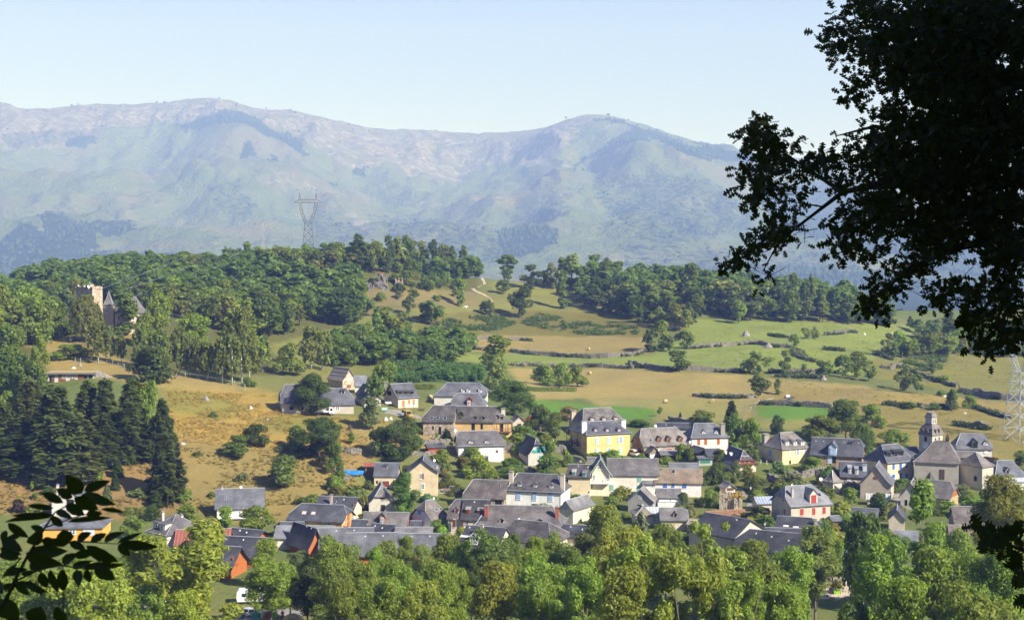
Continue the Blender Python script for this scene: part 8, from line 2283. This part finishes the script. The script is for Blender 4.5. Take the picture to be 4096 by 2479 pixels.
def ruin():
 P=ground_px(3,1560,1185)
 r=empty('ruined_wall',tuple(P),R(-8),'ruined stone wall with grass on its broken top, behind the woodpile','ruin')
 g=random.Random(6)
 s=FPX/P[1]*2.9825
 W_=275/s
 m=MB()
 for i in range(14):
  z=-.4; x0=-W_/2+W_*i/14
  top=(3.9 if i<7 else 2.5)*g.uniform(.85,1.05)
  yb=0 if i<9 else -.9
  while z<top:
   h_=g.uniform(.3,.5); m.box(x0,yb+g.uniform(-.12,.1),z,x0+W_/14*.97,yb+1.0,z+h_*.96); z+=h_
 m.build('stonework',M['rock'],r,(.42,.37,.31))
 m=MB(); m.box(-W_/2,.9,-.4,W_/2,5,2.9); m.build('rubble_fill',M['rock'],r,(.40,.34,.26))
 gg=np.random.default_rng(2)
 C=np.c_[gg.uniform(-W_/2,W_/2,900),gg.uniform(0,5,900),gg.uniform(2.5,3.3,900)]
 V,F=leaf_cards(gg,C,gg.normal(size=C.shape)+np.array((0,0,.6)),.35,3)
 o=link('dry_grass',np_mesh('dry_grass',V,F,M['leaf'],False,[('var','FACE','FLOAT',gg.uniform(size=900))]),r,color=(.36,.26,.12)); o['kind']='stuff'
ruin()
def trailer():
 P=ground_px(11,1505,1258)
 r=empty('trailer',tuple(P),R(4),'small trailer with a white water tank in the brown meadow','trailer')
 m=MB(); m.box(-1.5,-.9,.55,1.5,.9,.68); m.box(-1.5,-.9,.68,1.5,-.84,1.05); m.box(-1.5,.84,.68,1.5,.9,1.05); m.box(1.42,-.9,.68,1.5,.9,1.05); m.bar((-1.5,0,.6),(-2.6,0,.5),.1); m.build('load_bed',M['paint'],r,(.10,.10,.10))
 m=MB(); m.box(-1.1,-.55,.7,.15,.55,1.75); m.build('water_tank',M['paint'],r,(.75,.76,.76))
 for x in (.3,1.0):
  for y in (-.95,.95): wheel(r,x,y,.33)
trailer()
def cow(z,x,y,rz,col,label):
 P=ground_px(z,x,y)
 r=empty('cow',tuple(P),rz,label,'cow','cows grazing on the ridge')
 V=[(-.75,0,1.22),(-.2,0,1.2),(.45,0,1.2),(.8,0,1.3),(1.05,0,1.15),(1.25,0,.85),(1.38,0,.62),(-.72,.2,.85),(-.82,.2,.5),(-.74,.2,.04),(-.72,-.2,.85),(-.82,-.2,.5),(-.74,-.2,.04),(.5,.2,.8),(.5,.2,.45),(.5,.2,.04),(.5,-.2,.8),(.5,-.2,.45),(.5,-.2,.04),(-.9,0,1.15),(-.98,0,.5)]
 E=[(0,1),(1,2),(2,3),(3,4),(4,5),(5,6),(0,7),(7,8),(8,9),(0,10),(10,11),(11,12),(2,13),(13,14),(14,15),(2,16),(16,17),(17,18),(0,19),(19,20)]
 rad=[.32,.37,.36,.24,.17,.15,.10]+[.17,.09,.06]*4+[.04,.03]
 me=bpy.data.meshes.new('body'); me.from_pydata(V,E,[]); o=link('body',me,r,color=col)
 o.modifiers.new('skin','SKIN')
 for i,q in enumerate(me.skin_vertices[0].data): q.radius=(rad[i],rad[i]); q.use_root=i==0
 o.modifiers.new('sub','SUBSURF').levels=1
 me.materials.append(M['cloth'])
 m=MB()
 for sg in (-1,1): m.tube([(1.12,sg*.1,1.0),(1.14,sg*.28,1.12)],[.035,.012],5); m.tube([(1.08,sg*.12,.95),(1.05,sg*.3,.93)],[.06,.02],5)
 m.build('horns_and_ears',M['paint'],r,(.45,.38,.3))
cow(9,1545,498,R(10),(.36,.12,.05),'red brown cow at the edge of the rock face, left one'); cow(9,1858,497,R(190),(.36,.12,.05),'red brown cow at the edge of the rock face, right one'); cow(9,1915,500,R(100),(.62,.6,.56),'pale cow beside the right red brown one'); cow(9,2370,826,R(0),(.72,.71,.68),'white cow in the meadow below the sandy track')
def sign_no_entry():
 P=ground_px(8,2028,1222)
 r=empty('no_entry_sign',tuple(P),0,'round red no entry sign on a post at the edge of the gravel plaza','road sign')
 s=FPX/P[1]*2.464
 h_=100/s
 m=MB(); m.tube([(0,.04,-.3),(0,.04,h_+.15)],.03,6); m.build('post',M['steel'],r)
 m=MB(); m.box(-.36,-.015,h_-.36,.36,.015,h_+.36); m.build('backing_board',M['paint'],r,(.8,.8,.8))
 m=MB(); n=20
 m.quad(*[(.31*math.cos(6.283*k/n),-.025,h_+.31*math.sin(6.283*k/n)) for k in range(n)]); m.build('red_disc',M['paint'],r,(.55,.015,.02))
 m=MB(); m.box(-.21,-.035,h_-.05,.21,-.028,h_+.05); m.build('white_bar',M['white'],r)
sign_no_entry()
def sign_blue():
 P=ground_px(8,1960,1250)
 r=empty('direction_sign',tuple(P),R(5),'small pale blue direction sign with a dark square symbol, beside the plaza','road sign')
 m=MB(); m.tube([(0,.03,-.3),(0,.03,1.6)],.03,5); m.build('post',M['steel'],r)
 m=MB(); m.box(-.75,-.02,1.0,.4,.02,1.35); m.build('panel',M['paint'],r,(.42,.52,.62))
 m=MB(); m.box(.42,-.02,.95,.85,.02,1.4); m.build('symbol_panel',M['paint'],r,(.03,.07,.22))
 m=MB(); m.box(.6,-.03,1.03,.66,-.022,1.22); m.box(.59,-.03,1.26,.67,-.022,1.33); m.build('symbol',M['white'],r)
sign_blue()
def planter():
 P=ground_px(8,2085,1168)
 r=empty('planter',tuple(P),0,'lime green planter with a pink flowering oleander on the plaza','planter')
 m=MB(); m.quad((-.5,-.5,0),(.5,-.5,0),(.62,-.62,.75),(-.62,-.62,.75)); m.quad((.5,-.5,0),(.5,.5,0),(.62,.62,.75),(.62,-.62,.75)); m.quad((.5,.5,0),(-.5,.5,0),(-.62,.62,.75),(.62,.62,.75)); m.quad((-.5,.5,0),(-.5,-.5,0),(-.62,-.62,.75),(-.62,.62,.75)); m.quad((-.6,-.6,.68),(.6,-.6,.68),(.6,.6,.68),(-.6,.6,.68)); m.build('tub',M['paint'],r,(.33,.62,.05))
 g=np.random.default_rng(9); C=g.normal(size=(420,3))*np.array((.65,.65,.45))+np.array((0,0,1.7))
 V,F=leaf_cards(g,C,g.normal(size=C.shape),.22,2); link('oleander',np_mesh('oleander',V,F,M['leaf'],False,[('var','FACE','FLOAT',g.uniform(size=420))]),r,color=(.12,.15,.06))
 C=g.normal(size=(90,3))*np.array((.7,.7,.45))+np.array((0,-.1,1.85)); V,F=leaf_cards(g,C,g.normal(size=C.shape),.16,1.1)
 link('flowers',np_mesh('flowers',V,F,M['leaf'],False,[('var','FACE','FLOAT',g.uniform(size=90)*.5)]),r,color=(.6,.22,.22))
planter()
def picnic():
 P=ground_px(1,2053,602)
 r=empty('picnic_table',tuple(P),R(10),'picnic table with benches on the lawn left of the longhouse','picnic table')
 m=MB(); m.box(-.9,-.38,.7,.9,.38,.76); m.build('table_top',M['wood'],r,(.14,.10,.08))
 for y in (-.8,.8):
  m=MB(); m.box(-.9,y-.13,.42,.9,y+.13,.47); m.build('bench_seat',M['wood'],r,(.14,.10,.08))
 for x in (-.6,.6):
  m=MB(); m.bar((x,-.75,0),(x,-.2,.7),.1); m.bar((x,.75,0),(x,.2,.7),.1); m.bar((x,-.8,.4),(x,.8,.4),.08); m.build('leg',M['wood'],r,(.14,.10,.08))
picnic()
def banner():
 P=ground_px(1,1607,612)
 r=empty('banner_sign',tuple(P),R(5),'green and white banner sign at the entrance of the grey house','sign')
 for x in (-.9,.9):
  m=MB(); m.tube([(x,0,-.3),(x,0,1.3)],.035,5); m.build('post',M['paint'],r,(.7,.7,.68))
 m=MB(); m.box(-.95,-.03,.25,.95,.0,1.2); m.build('panel',M['paint'],r,(.10,.42,.24))
 m=MB()
 for z0,x0,x1 in ((.95,-.7,.6),(.72,-.8,.75),(.5,-.6,.4)): m.box(x0,-.045,z0,x1,-.032,z0+.13)
 m.build('white_band',M['white'],r)
banner()
def stump():
 P=ground_px(1,1190,838)
 m=MB(); m.tube([(0,0,-.3),(0,0,.4),(.05,0,1.5)],[.55,.45,.42],10); m.tube([(.05,0,1.5),(.05,0,1.52)],.4,10)
 tag(m.build('tree_stump',M['bark'],None,(.09,.065,.05),loc=tuple(P)),'tall dark tree stump in the golden grass below the willow like tree','tree stump')
stump()
def white_steps():
 P=ground_px(2,810,905)
 r=empty('garden_steps',tuple(P),R(8),'white railed garden steps below the white house with the trellis','steps')
 m=MB()
 for i in range(7): m.box(.2+i*.28,-.5,-.2,.5+i*.28,.5,1.7-i*.25)
 m.box(-1.3,-.5,-.2,.2,.5,1.75); m.build('stair',M['plaster'],r,(.72,.71,.68))
 for y in (-.5,.5):
  m=MB(); m.bar((-1.3,y,2.7),(.2,y,2.7),.09); m.bar((.2,y,2.7),(2.3,y,1.0),.09)
  for i in range(6): m.bar((-1.3+i*.3,y,1.75),(-1.3+i*.3,y,2.7),.06)
  for i in range(7): m.bar((.35+i*.28,y,1.6-i*.25),(.35+i*.28,y,2.6-i*.24),.06)
  m.build('handrail',M['white'],r)
white_steps()
def bird_bath():
 P=ground_px(2,1262,620)
 m=MB(); m.tube([(0,0,-.2),(0,0,.15),(0,0,.3),(0,0,1.5),(0,0,1.9),(0,0,2.0)],[.3,.3,.14,.12,.16,.45],10)
 tag(m.build('stone_pillar',M['plaster'],None,(.75,.73,.70),loc=tuple(P)),'white stone pillar in the garden left of the yellow house','pillar')
bird_bath()
def gate():
 P=ground_px(4,1245,860)
 r=empty('garden_gate',tuple(P),R(-15),'white iron gate between pillars beside the church','gate')
 for x in (-1.3,1.3):
  m=MB(); m.box(x-.22,-.22,-.3,x+.22,.22,2.0); m.build('pillar',M['plaster'],r,(.6,.56,.5))
 for sg in (-1,1):
  m=MB()
  for i in range(8): x=sg*(.08+i*.13); m.box(x-.02,-.02,.1,x+.02,.02,1.7)
  m.box(min(sg*.06,sg*1.05),-.02,.15,max(sg*.06,sg*1.05),.02,.22); m.box(min(sg*.06,sg*1.05),-.02,1.5,max(sg*.06,sg*1.05),.02,1.57); m.build('gate_leaf',M['white'],r)
gate()
def ivy():
 g=np.random.default_rng(4)
 P=at(*px(4,2052,760),392)
 C=np.c_[g.normal(size=1500)*1.0,g.normal(size=1500)*.5-1.0,g.uniform(-6.5,1.5,1500)]
 C[:,0] *= 1.2-C[:,2]*.18
 V,F=leaf_cards(g,C,g.normal(size=C.shape)+np.array((0,-1,.3)),.38,1.2)
 tag(link('ivy',np_mesh('ivy',V,F,M['leaf'],False,[('var','FACE','FLOAT',g.beta(2,2,1500))]),None,tuple(P),color=(.07,.105,.03)),'dark ivy climbing the corner of the square church apse','ivy',kind='stuff')
ivy()
# ================================================================== FOREGROUND: OAK AND ASH
def lobed_leaf(name='leaf'):
 t=[0,.10,.20,.29,.37,.46,.57,.65,.75,.82,.90,.95,.99,1]
 w=[.015,.02,.20,.22,.06,.32,.33,.07,.32,.30,.08,.16,.12,.0]
 V,F=[],[]
 for a,b in zip(t,w):
  z=-.10*(a-.4)**2
  V+=[(a,b,z+b*.25),(a,0,z),(a,-b,z+b*.25)]
 for i in range(len(t)-1):
  p=i*3
  F+=[(p,p+1,p+4,p+3),(p+1,p+2,p+5,p+4)]
 return np.array(V),np.array(F)
OLV,OLF=lobed_leaf()
OAK=[
 [(640,-20),(560,45),(500,120),(508,200),(545,290),(570,335),(640,315),(590,395),(680,445),(690,480),(620,510),(510,530),(505,575),(560,600),(640,640),(680,760),(760,900),(860,990),(1000,985),(1120,960),(1200,1060),(1345,1060),(1345,-20)],
 [(155,570),(215,490),(262,500),(330,550),(400,572),(500,600),(600,620),(660,700),(620,795),(540,780),(450,790),(420,845),(300,830),(240,862),(180,812),(138,720),(200,650),(215,600)],
 [(240,900),(300,850),(400,830),(405,880),(385,950),(440,990),(400,1020),(330,985),(290,1040),(270,1110),(280,1150),(230,1195),(185,1180),(180,1110),(88,1098),(120,1040),(200,1000),(240,960)],
 [(490,895),(560,850),(650,780),(760,800),(800,900),(740,1000),(695,1100),(640,1112),(560,1095),(540,1030),(560,960),(500,912)],
 [(640,1250),(700,1130),(800,1050),(960,985),(1060,985),(1050,1050),(980,1060),(900,1130),(830,1200),(760,1230),(752,1312),(690,1320),(640,1285)],
 [(905,1222),(950,1180),(1040,1140),(1075,1180),(1010,1250),(940,1262)],
 [(1095,1350),(1080,1250),(1150,1160),(1190,1090),(1345,1040),(1345,1440),(1255,1420),(1210,1475),(1165,1450),(1110,1395)]]
def oak():
 g=np.random.default_rng(17)
 base=np.array([8.6,13.5,float(G(8.6,13.5))])
 r=empty('oak_tree',tuple(base),0,'dark overhanging oak with lobed leaves in the upper right foreground','tree')
 polys=[np.array([px(24,*p) for p in q]) for q in OAK]
 C,A,edge=[],[],[]
 for k,pl in enumerate(polys):
  a,b=pl.min(0),pl.max(0)
  area=abs(np.sum(pl[:,0]*np.roll(pl[:,1],-1)-pl[:,1]*np.roll(pl[:,0],-1)))/2
  n=int(area/400*(1.0 if k==0 else .95))
  q=a+g.uniform(size=(n*4,2))*(b-a)
  q=q[inpoly(q[:,0],q[:,1],pl)][:n]
  # leave small windows of sky
  hole=fbm(q[:,0]/46,q[:,1]/46,3,5)
  q=np.concatenate([q,q[(q[:,0]>3560) & (k==0)]+g.normal(size=((q[:,0]>3560) & (k==0)).sum()*2).reshape(-1,2)*24])
  hole=fbm(q[:,0]/46,q[:,1]/46,3,5)
  q=q[hole>np.interp(q[:,0],[3300,3550,3800],[.45,.41,.30])]
  C.append(q)
 q=np.concatenate(C)
 dens=np.zeros(len(q))
 ros=q
 L_u,L_d,L_an,L_c=[],[],[],[]
 M4,VV=[],[]
 TW=MB()
 for i,(u,v) in enumerate(ros):
  d=g.uniform(11.2,15.5)
  ce=at(u,v,d)
  m=g.integers(3,6)
  if i % 2==0:
   e=ce+np.array((g.uniform(.08,.2),g.normal()*.05,g.normal()*.06+.02)); TW.tube([tuple(ce-base),tuple((ce+e)/2-base+g.normal(size=3)*.008),tuple(e-base)],[.0022,.003,.004],3,cap=False)
  a0=g.uniform(0,6.28)
  for j in range(m):
   an=a0+6.283*j/m+g.normal()*.35
   ln=g.uniform(.06,.10)
   x=np.array([math.cos(an),g.normal()*.45,math.sin(an)*.85-.25])
   x /= np.linalg.norm(x)
   nrm=np.array([g.normal()*.5,-1+g.normal()*.4,.55+g.normal()*.5])
   y=np.cross(nrm,x); y /= np.linalg.norm(y); z=np.cross(x,y)
   M4.append(np.stack([x*ln,y*ln*g.uniform(.85,1.1),z*ln],1)); VV.append(ce+x*.02+g.normal(size=3)*.03)
 M4,VV=np.array(M4),np.array(VV)
 # outermost leaves: those with few neighbours in the picture
 u,v=proj(VV)
 H_,xe,ye=np.histogram2d(u,v,bins=[np.arange(2700,4300,45),np.arange(-60,1600,45)])
 iu=np.clip(((u-2700)/45).astype(int),0,H_.shape[0]-1); iv=np.clip(((v+60)/45).astype(int),0,H_.shape[1]-1)
 dn=H_[iu,iv]+g.uniform(0,2,len(u))+(u>4080)*99+(v<10)*99
 order=np.argsort(dn)
 solo,rest=order[:280],order[280:]
 lm=np_mesh('leaf',OLV,OLF,M['near_leaf'],False,[('var','FACE','FLOAT',np.full(len(OLF),.45))])
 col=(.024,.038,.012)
 for i in solo:
  mm=Matrix([[*M4[i][0],VV[i][0]-base[0]],[*M4[i][1],VV[i][1]-base[1]],[*M4[i][2],VV[i][2]-base[2]],[0,0,0,1]])
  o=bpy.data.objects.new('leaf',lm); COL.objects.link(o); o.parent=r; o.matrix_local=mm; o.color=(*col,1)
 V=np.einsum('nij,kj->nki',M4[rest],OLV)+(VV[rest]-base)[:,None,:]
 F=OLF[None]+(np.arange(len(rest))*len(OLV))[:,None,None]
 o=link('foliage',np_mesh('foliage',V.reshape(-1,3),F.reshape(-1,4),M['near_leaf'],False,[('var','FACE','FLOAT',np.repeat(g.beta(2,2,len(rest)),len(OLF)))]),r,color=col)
 o['kind']='stuff'
 o=TW.build('twigs',M['bark'],r,(.06,.05,.04)); o['kind']='stuff'
 # the crown goes on unseen,to the right and overhead; added to shade the leaves
 n=15000
 q=g.normal(size=(n,3)); q /= np.linalg.norm(q,axis=1,keepdims=True)
 q=q*(g.uniform(.45,1,n)**.5)[:,None]*np.array((5.2,5.0,6.5))+np.array((10.2,12.5,74.5))
 q=q[q[:,0]>.345*np.maximum(q[:,1],0)+.35]
 V,F=leaf_cards(g,q-base,g.normal(size=q.shape)+np.array((0,0,.5)),.26,1.5)
 o=link('outer_shade_foliage',np_mesh('outer_shade_foliage',V,F,M['near_leaf'],False,[('var','FACE','FLOAT',g.beta(2,2,len(F)))]),r,color=col)
 o['kind']='stuff'
 # boughs
 def bough(pts,rad,dd=13.2):
  m=MB(); W_=[]
  for i,(x,y) in enumerate(pts): W_.append(tuple(at(*px(24,x,y),dd+.15*math.sin(i*1.7))-base))
  m.tube(W_,rad,6)
  m.build('branch',M['bark'],r,(.06,.05,.04))
 bough([(1900,640),(1333,745),(900,750),(700,765),(585,792),(470,880),(385,945),(310,1020),(262,1110)],[.10,.06,.045,.035,.022,.016,.013,.009,.005])
 bough([(585,792),(480,720),(360,640),(240,560)],[.02,.015,.011,.005]); bough([(500,850),(440,840),(410,850)],[.009,.006,.004]); bough([(420,915),(432,950),(430,1000)],[.007,.005,.003])
 bough([(1900,300),(1333,320),(950,260),(700,200),(560,110)],[.09,.06,.04,.022,.006]); bough([(1900,900),(1333,960),(1050,1020),(850,1110),(720,1230)],[.09,.05,.033,.02,.006]); bough([(1333,1000),(1250,1200),(1210,1380)],[.04,.024,.007]); bough([(900,750),(740,860),(640,1000)],[.03,.018,.005]); bough([(1100,700),(900,560),(720,520),(560,560)],[.04,.028,.016,.005]); bough([(1333,60),(1100,30),(960,10)],[.05,.03,.012])
 m=MB(); m.tube([(0,0,-1),(-.1,0,2),(.1,.1,5),(0,0,8),(-.4,0,12)],[.55,.42,.38,.3,.16],10)
 for zz,(x,y) in ((5.6,(1900,640)),(7.4,(1900,300)),(4.6,(1900,900))):
  e=at(*px(24,x,y),13.2)-base
  m.tube([(0,0,zz),tuple(e*.5+np.array((0,0,zz*.5))),tuple(e)],[.11,.09,.07],7)
 m.build('trunk',M['bark'],r,(.09,.075,.06))
oak()
def maple_spray():
 g=np.random.default_rng(23)
 pl=np.array([px(18,*p) for p in [(1350,608),(1440,600),(1480,558),(1600,570),(1750,600),(1830,520),(1910,490),(1910,1380),(1820,1400),(1850,1250),(1840,1000),(1790,920),(1720,850),(1600,830),(1560,780),(1450,790),(1470,720),(1500,675),(1400,640)]])
 base=np.array([4.6,9.0,float(G(4.6,9.0))])
 r=empty('maple_sapling',tuple(base),0,'dark leafy sapling silhouetted in the lower right corner','sapling')
 a,b=pl.min(0),pl.max(0)
 q=a+g.uniform(size=(900,2))*(b-a)
 q=q[inpoly(q[:,0],q[:,1],pl)][:95]
 lm=np_mesh('leaf',OLV*np.array((1,1.5,1)),OLF,M['near_leaf'],False,[('var','FACE','FLOAT',np.full(len(OLF),.5))])
 for u,v in q:
  ce=at(u,v,g.uniform(7.6,9.4))
  an=g.uniform(2.2,5.4); ln=g.uniform(.05,.08)
  x=np.array([math.cos(an),g.normal()*.4,math.sin(an)]); x /= np.linalg.norm(x)
  nrm=np.array([g.normal()*.4,-1,.6+g.normal()*.4]); y=np.cross(nrm,x); y /= np.linalg.norm(y); z=np.cross(x,y)
  mm=Matrix([[x[0]*ln,y[0]*ln,z[0]*ln,ce[0]-base[0]],[x[1]*ln,y[1]*ln,z[1]*ln,ce[1]-base[1]],[x[2]*ln,y[2]*ln,z[2]*ln,ce[2]-base[2]],[0,0,0,1]])
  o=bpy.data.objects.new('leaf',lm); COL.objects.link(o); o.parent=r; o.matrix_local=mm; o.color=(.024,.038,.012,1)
 for pts in ([(2050,900),(1896,830),(1740,770),(1540,690),(1400,620)],[(2050,1150),(1896,1100),(1860,950)],[(2050,700),(1896,640),(1700,640)],[(2050,1300),(1900,1280),(1850,1330)]):
  m=MB(); m.tube([tuple(at(*px(18,x,y),8.5)-base) for x,y in pts],[.02,.014,.009,.006,.004][:len(pts)],5); m.build('branch',M['bark'],r,(.06,.05,.04))
 e=at(*px(18,2050,1000),8.5)-base
 m=MB(); m.tube([(0,0,-.5),(e[0]*.9,e[1]*.5,e[2]*.6),(e[0],e[1],e[2]+.8)],[.06,.045,.015],7); m.build('trunk',M['bark'],r,(.08,.07,.055))
maple_spray()
ASH=[((775,290),(625,108),125),((795,265),(1050,170),85),((780,300),(1105,400),95),((690,330),(530,245),90),((600,380),(395,285),75),((700,330),(935,445),105),((620,400),(805,500),100),((510,430),(255,402),50),
       ((535,460),(695,535),70),((505,490),(300,488),55),((500,500),(595,605),85),((960,440),(1185,468),45),((820,490),(975,478),70),((470,490),(100,500),45),((480,520),(40,562),50),((640,560),(1070,520),55),
       ((600,630),(625,765),140),((75,570),(275,710),95),((285,770),(400,615),120),((20,735),(215,840),100),((0,810),(205,875),85),((270,850),(645,835),120),((245,880),(600,965),110),((395,730),(530,775),85),
       ((730,745),(872,660),80),((860,745),(1012,668),75),((990,745),(1185,655),65),((1110,765),(1355,660),50),((1130,770),(1510,797),85),((1120,775),(1235,880),80),((820,785),(1125,935),120),((660,750),(815,825),70),
       ((590,950),(745,858),85),((700,885),(925,830),75),((690,990),(890,925),60),((780,1000),(1085,955),65),((880,965),(1190,960),60),((890,990),(1095,1108),110),((390,1030),(442,1185),90),((480,1010),(552,1235),90),
       ((590,1005),(598,1215),90),((730,1012),(748,1172),80),((830,1002),(852,1135),70),((310,920),(385,1035),115),((60,1065),(265,1008),70),((140,1130),(470,1235),65),((240,1125),(415,1255),60),((130,1145),(285,1252),70),((15,1185),(155,1150),60),
       ((-20,1300),(185,1500),165),((310,1520),(390,1362),170),((610,1520),(528,1360),130),((-20,880),(190,905),95),((640,770),(440,725),70),((60,640),(20,760),60),((200,690),(50,720),50),((150,960),(20,1080),60),((30,1240),(-30,1100),70),((420,640),(290,600),55),((330,1030),(190,1060),45)]
def ash():
 g=np.random.default_rng(3)
 base=np.array([-2.6,3.4,float(G(-2.6,3.4))])
 r=empty('ash_sapling',tuple(base),0,'dark ash sapling with pointed leaflets in the lower left foreground','sapling')
 n=11
 t=np.linspace(0,1,n)
 w=np.sin(np.pi*t**.8)**.85*.5
 w[0]=.02; w[-1]=0
 for kind in (0,1):
  V,F=[],[]
  for a,b in zip(t,w):
   z=.10*math.sin(a*3.1)*(1 if kind else -.5)
   bb=b*(1+.06*math.sin(a*40))
   V+=[(a,bb,z+bb*.28),(a,0,z),(a,-bb,z+bb*.28)]
  for i in range(n-1):
   p=i*3
   F+=[(p,p+1,p+4,p+3),(p+1,p+2,p+5,p+4)]
  me=np_mesh('leaf',np.array(V),np.array(F),M['near_leaf'],True,[('var','FACE','FLOAT',np.full(len(F),.5))])
  if kind: lb=me
  else: la=me
 D=3.7
 for i,(a,b,wd) in enumerate(ASH):
  d0=D+g.uniform(-.22,.22)
  A,B=at(*px(17,*a),d0),at(*px(17,*b),d0+g.uniform(-.05,.05))
  x=B-A; ln=np.linalg.norm(x)
  nrm=np.array([g.normal()*.3,-1.0,.35+g.normal()*.35])
  x=x/ln; y=np.cross(nrm,x); y /= np.linalg.norm(y); z=np.cross(x,y)
  W_=wd/2.37*D/FPX*1.15
  mm=Matrix([[x[0]*ln,y[0]*W_,z[0]*ln*.6,A[0]-base[0]],[x[1]*ln,y[1]*W_,z[1]*ln*.6,A[1]-base[1]],[x[2]*ln,y[2]*W_,z[2]*ln*.6,A[2]-base[2]],[0,0,0,1]])
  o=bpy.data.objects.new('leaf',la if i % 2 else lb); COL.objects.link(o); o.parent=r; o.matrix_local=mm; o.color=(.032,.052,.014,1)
 def stem(pts,rad,nm='leaf_stalk'):
  m=MB(); m.tube([tuple(at(*px(17,x,y),D+.02)-base) for x,y in pts],rad,5); m.build(nm,M['bark'],r,(.07,.075,.04))
 stem([(-300,1700),(-100,1480),(60,1290),(130,1130),(250,900),(420,620),(520,470),(700,370),(800,290)],[.014,.009,.006,.005,.004,.003,.0022,.0016,.001],'branch')
 stem([(250,860),(520,790),(700,745),(900,755),(1120,768)],[.003,.0025,.002,.0015,.001]); stem([(130,1130),(330,1030),(560,965),(740,1000),(900,988)],[.003,.0025,.002,.0015,.001]); stem([(440,610),(640,540),(800,490),(965,455)],[.002,.0016,.0013,.001]); stem([(20,1080),(130,980),(200,900)],[.002,.002,.002]); stem([(60,1290),(150,1150),(240,1125)],[.003,.002,.001])
 e=at(*px(17,-300,1700),D)-base
 m=MB(); m.tube([(0,0,-.4),tuple(e*.6),tuple(e)],[.03,.022,.014],6); m.build('trunk',M['bark'],r,(.09,.08,.06))
ash()
# unseen trees added on the viewer's slope to cast shade on the oak and ash
for i,(x,y,h_,w_) in enumerate([(10.5,4.5,17,11),(15,12,19,13),(13.5,-3.5,18,12),(19,4,20,13),(8.5,-4.5,15,9),(20,17,20,13),(-6,-7,15,10)]):
 P=np.array([x,y,float(G(x,y))])
 cm,tm,w0,h0=PROTO['near'][i % 3]
 o=empty('woodland_tree',tuple(P),i*1.3,'unseen leafy tree added on the viewpoint slope to shade oak and ash','tree','trees added on the viewpoint slope for shade')
 link('trunk',tm,o,sc=(h_/h0,)*3,color=(.14,.115,.09)); link('crown',cm,o,sc=(w_/w0,w_/w0,h_/h0),color=LD)
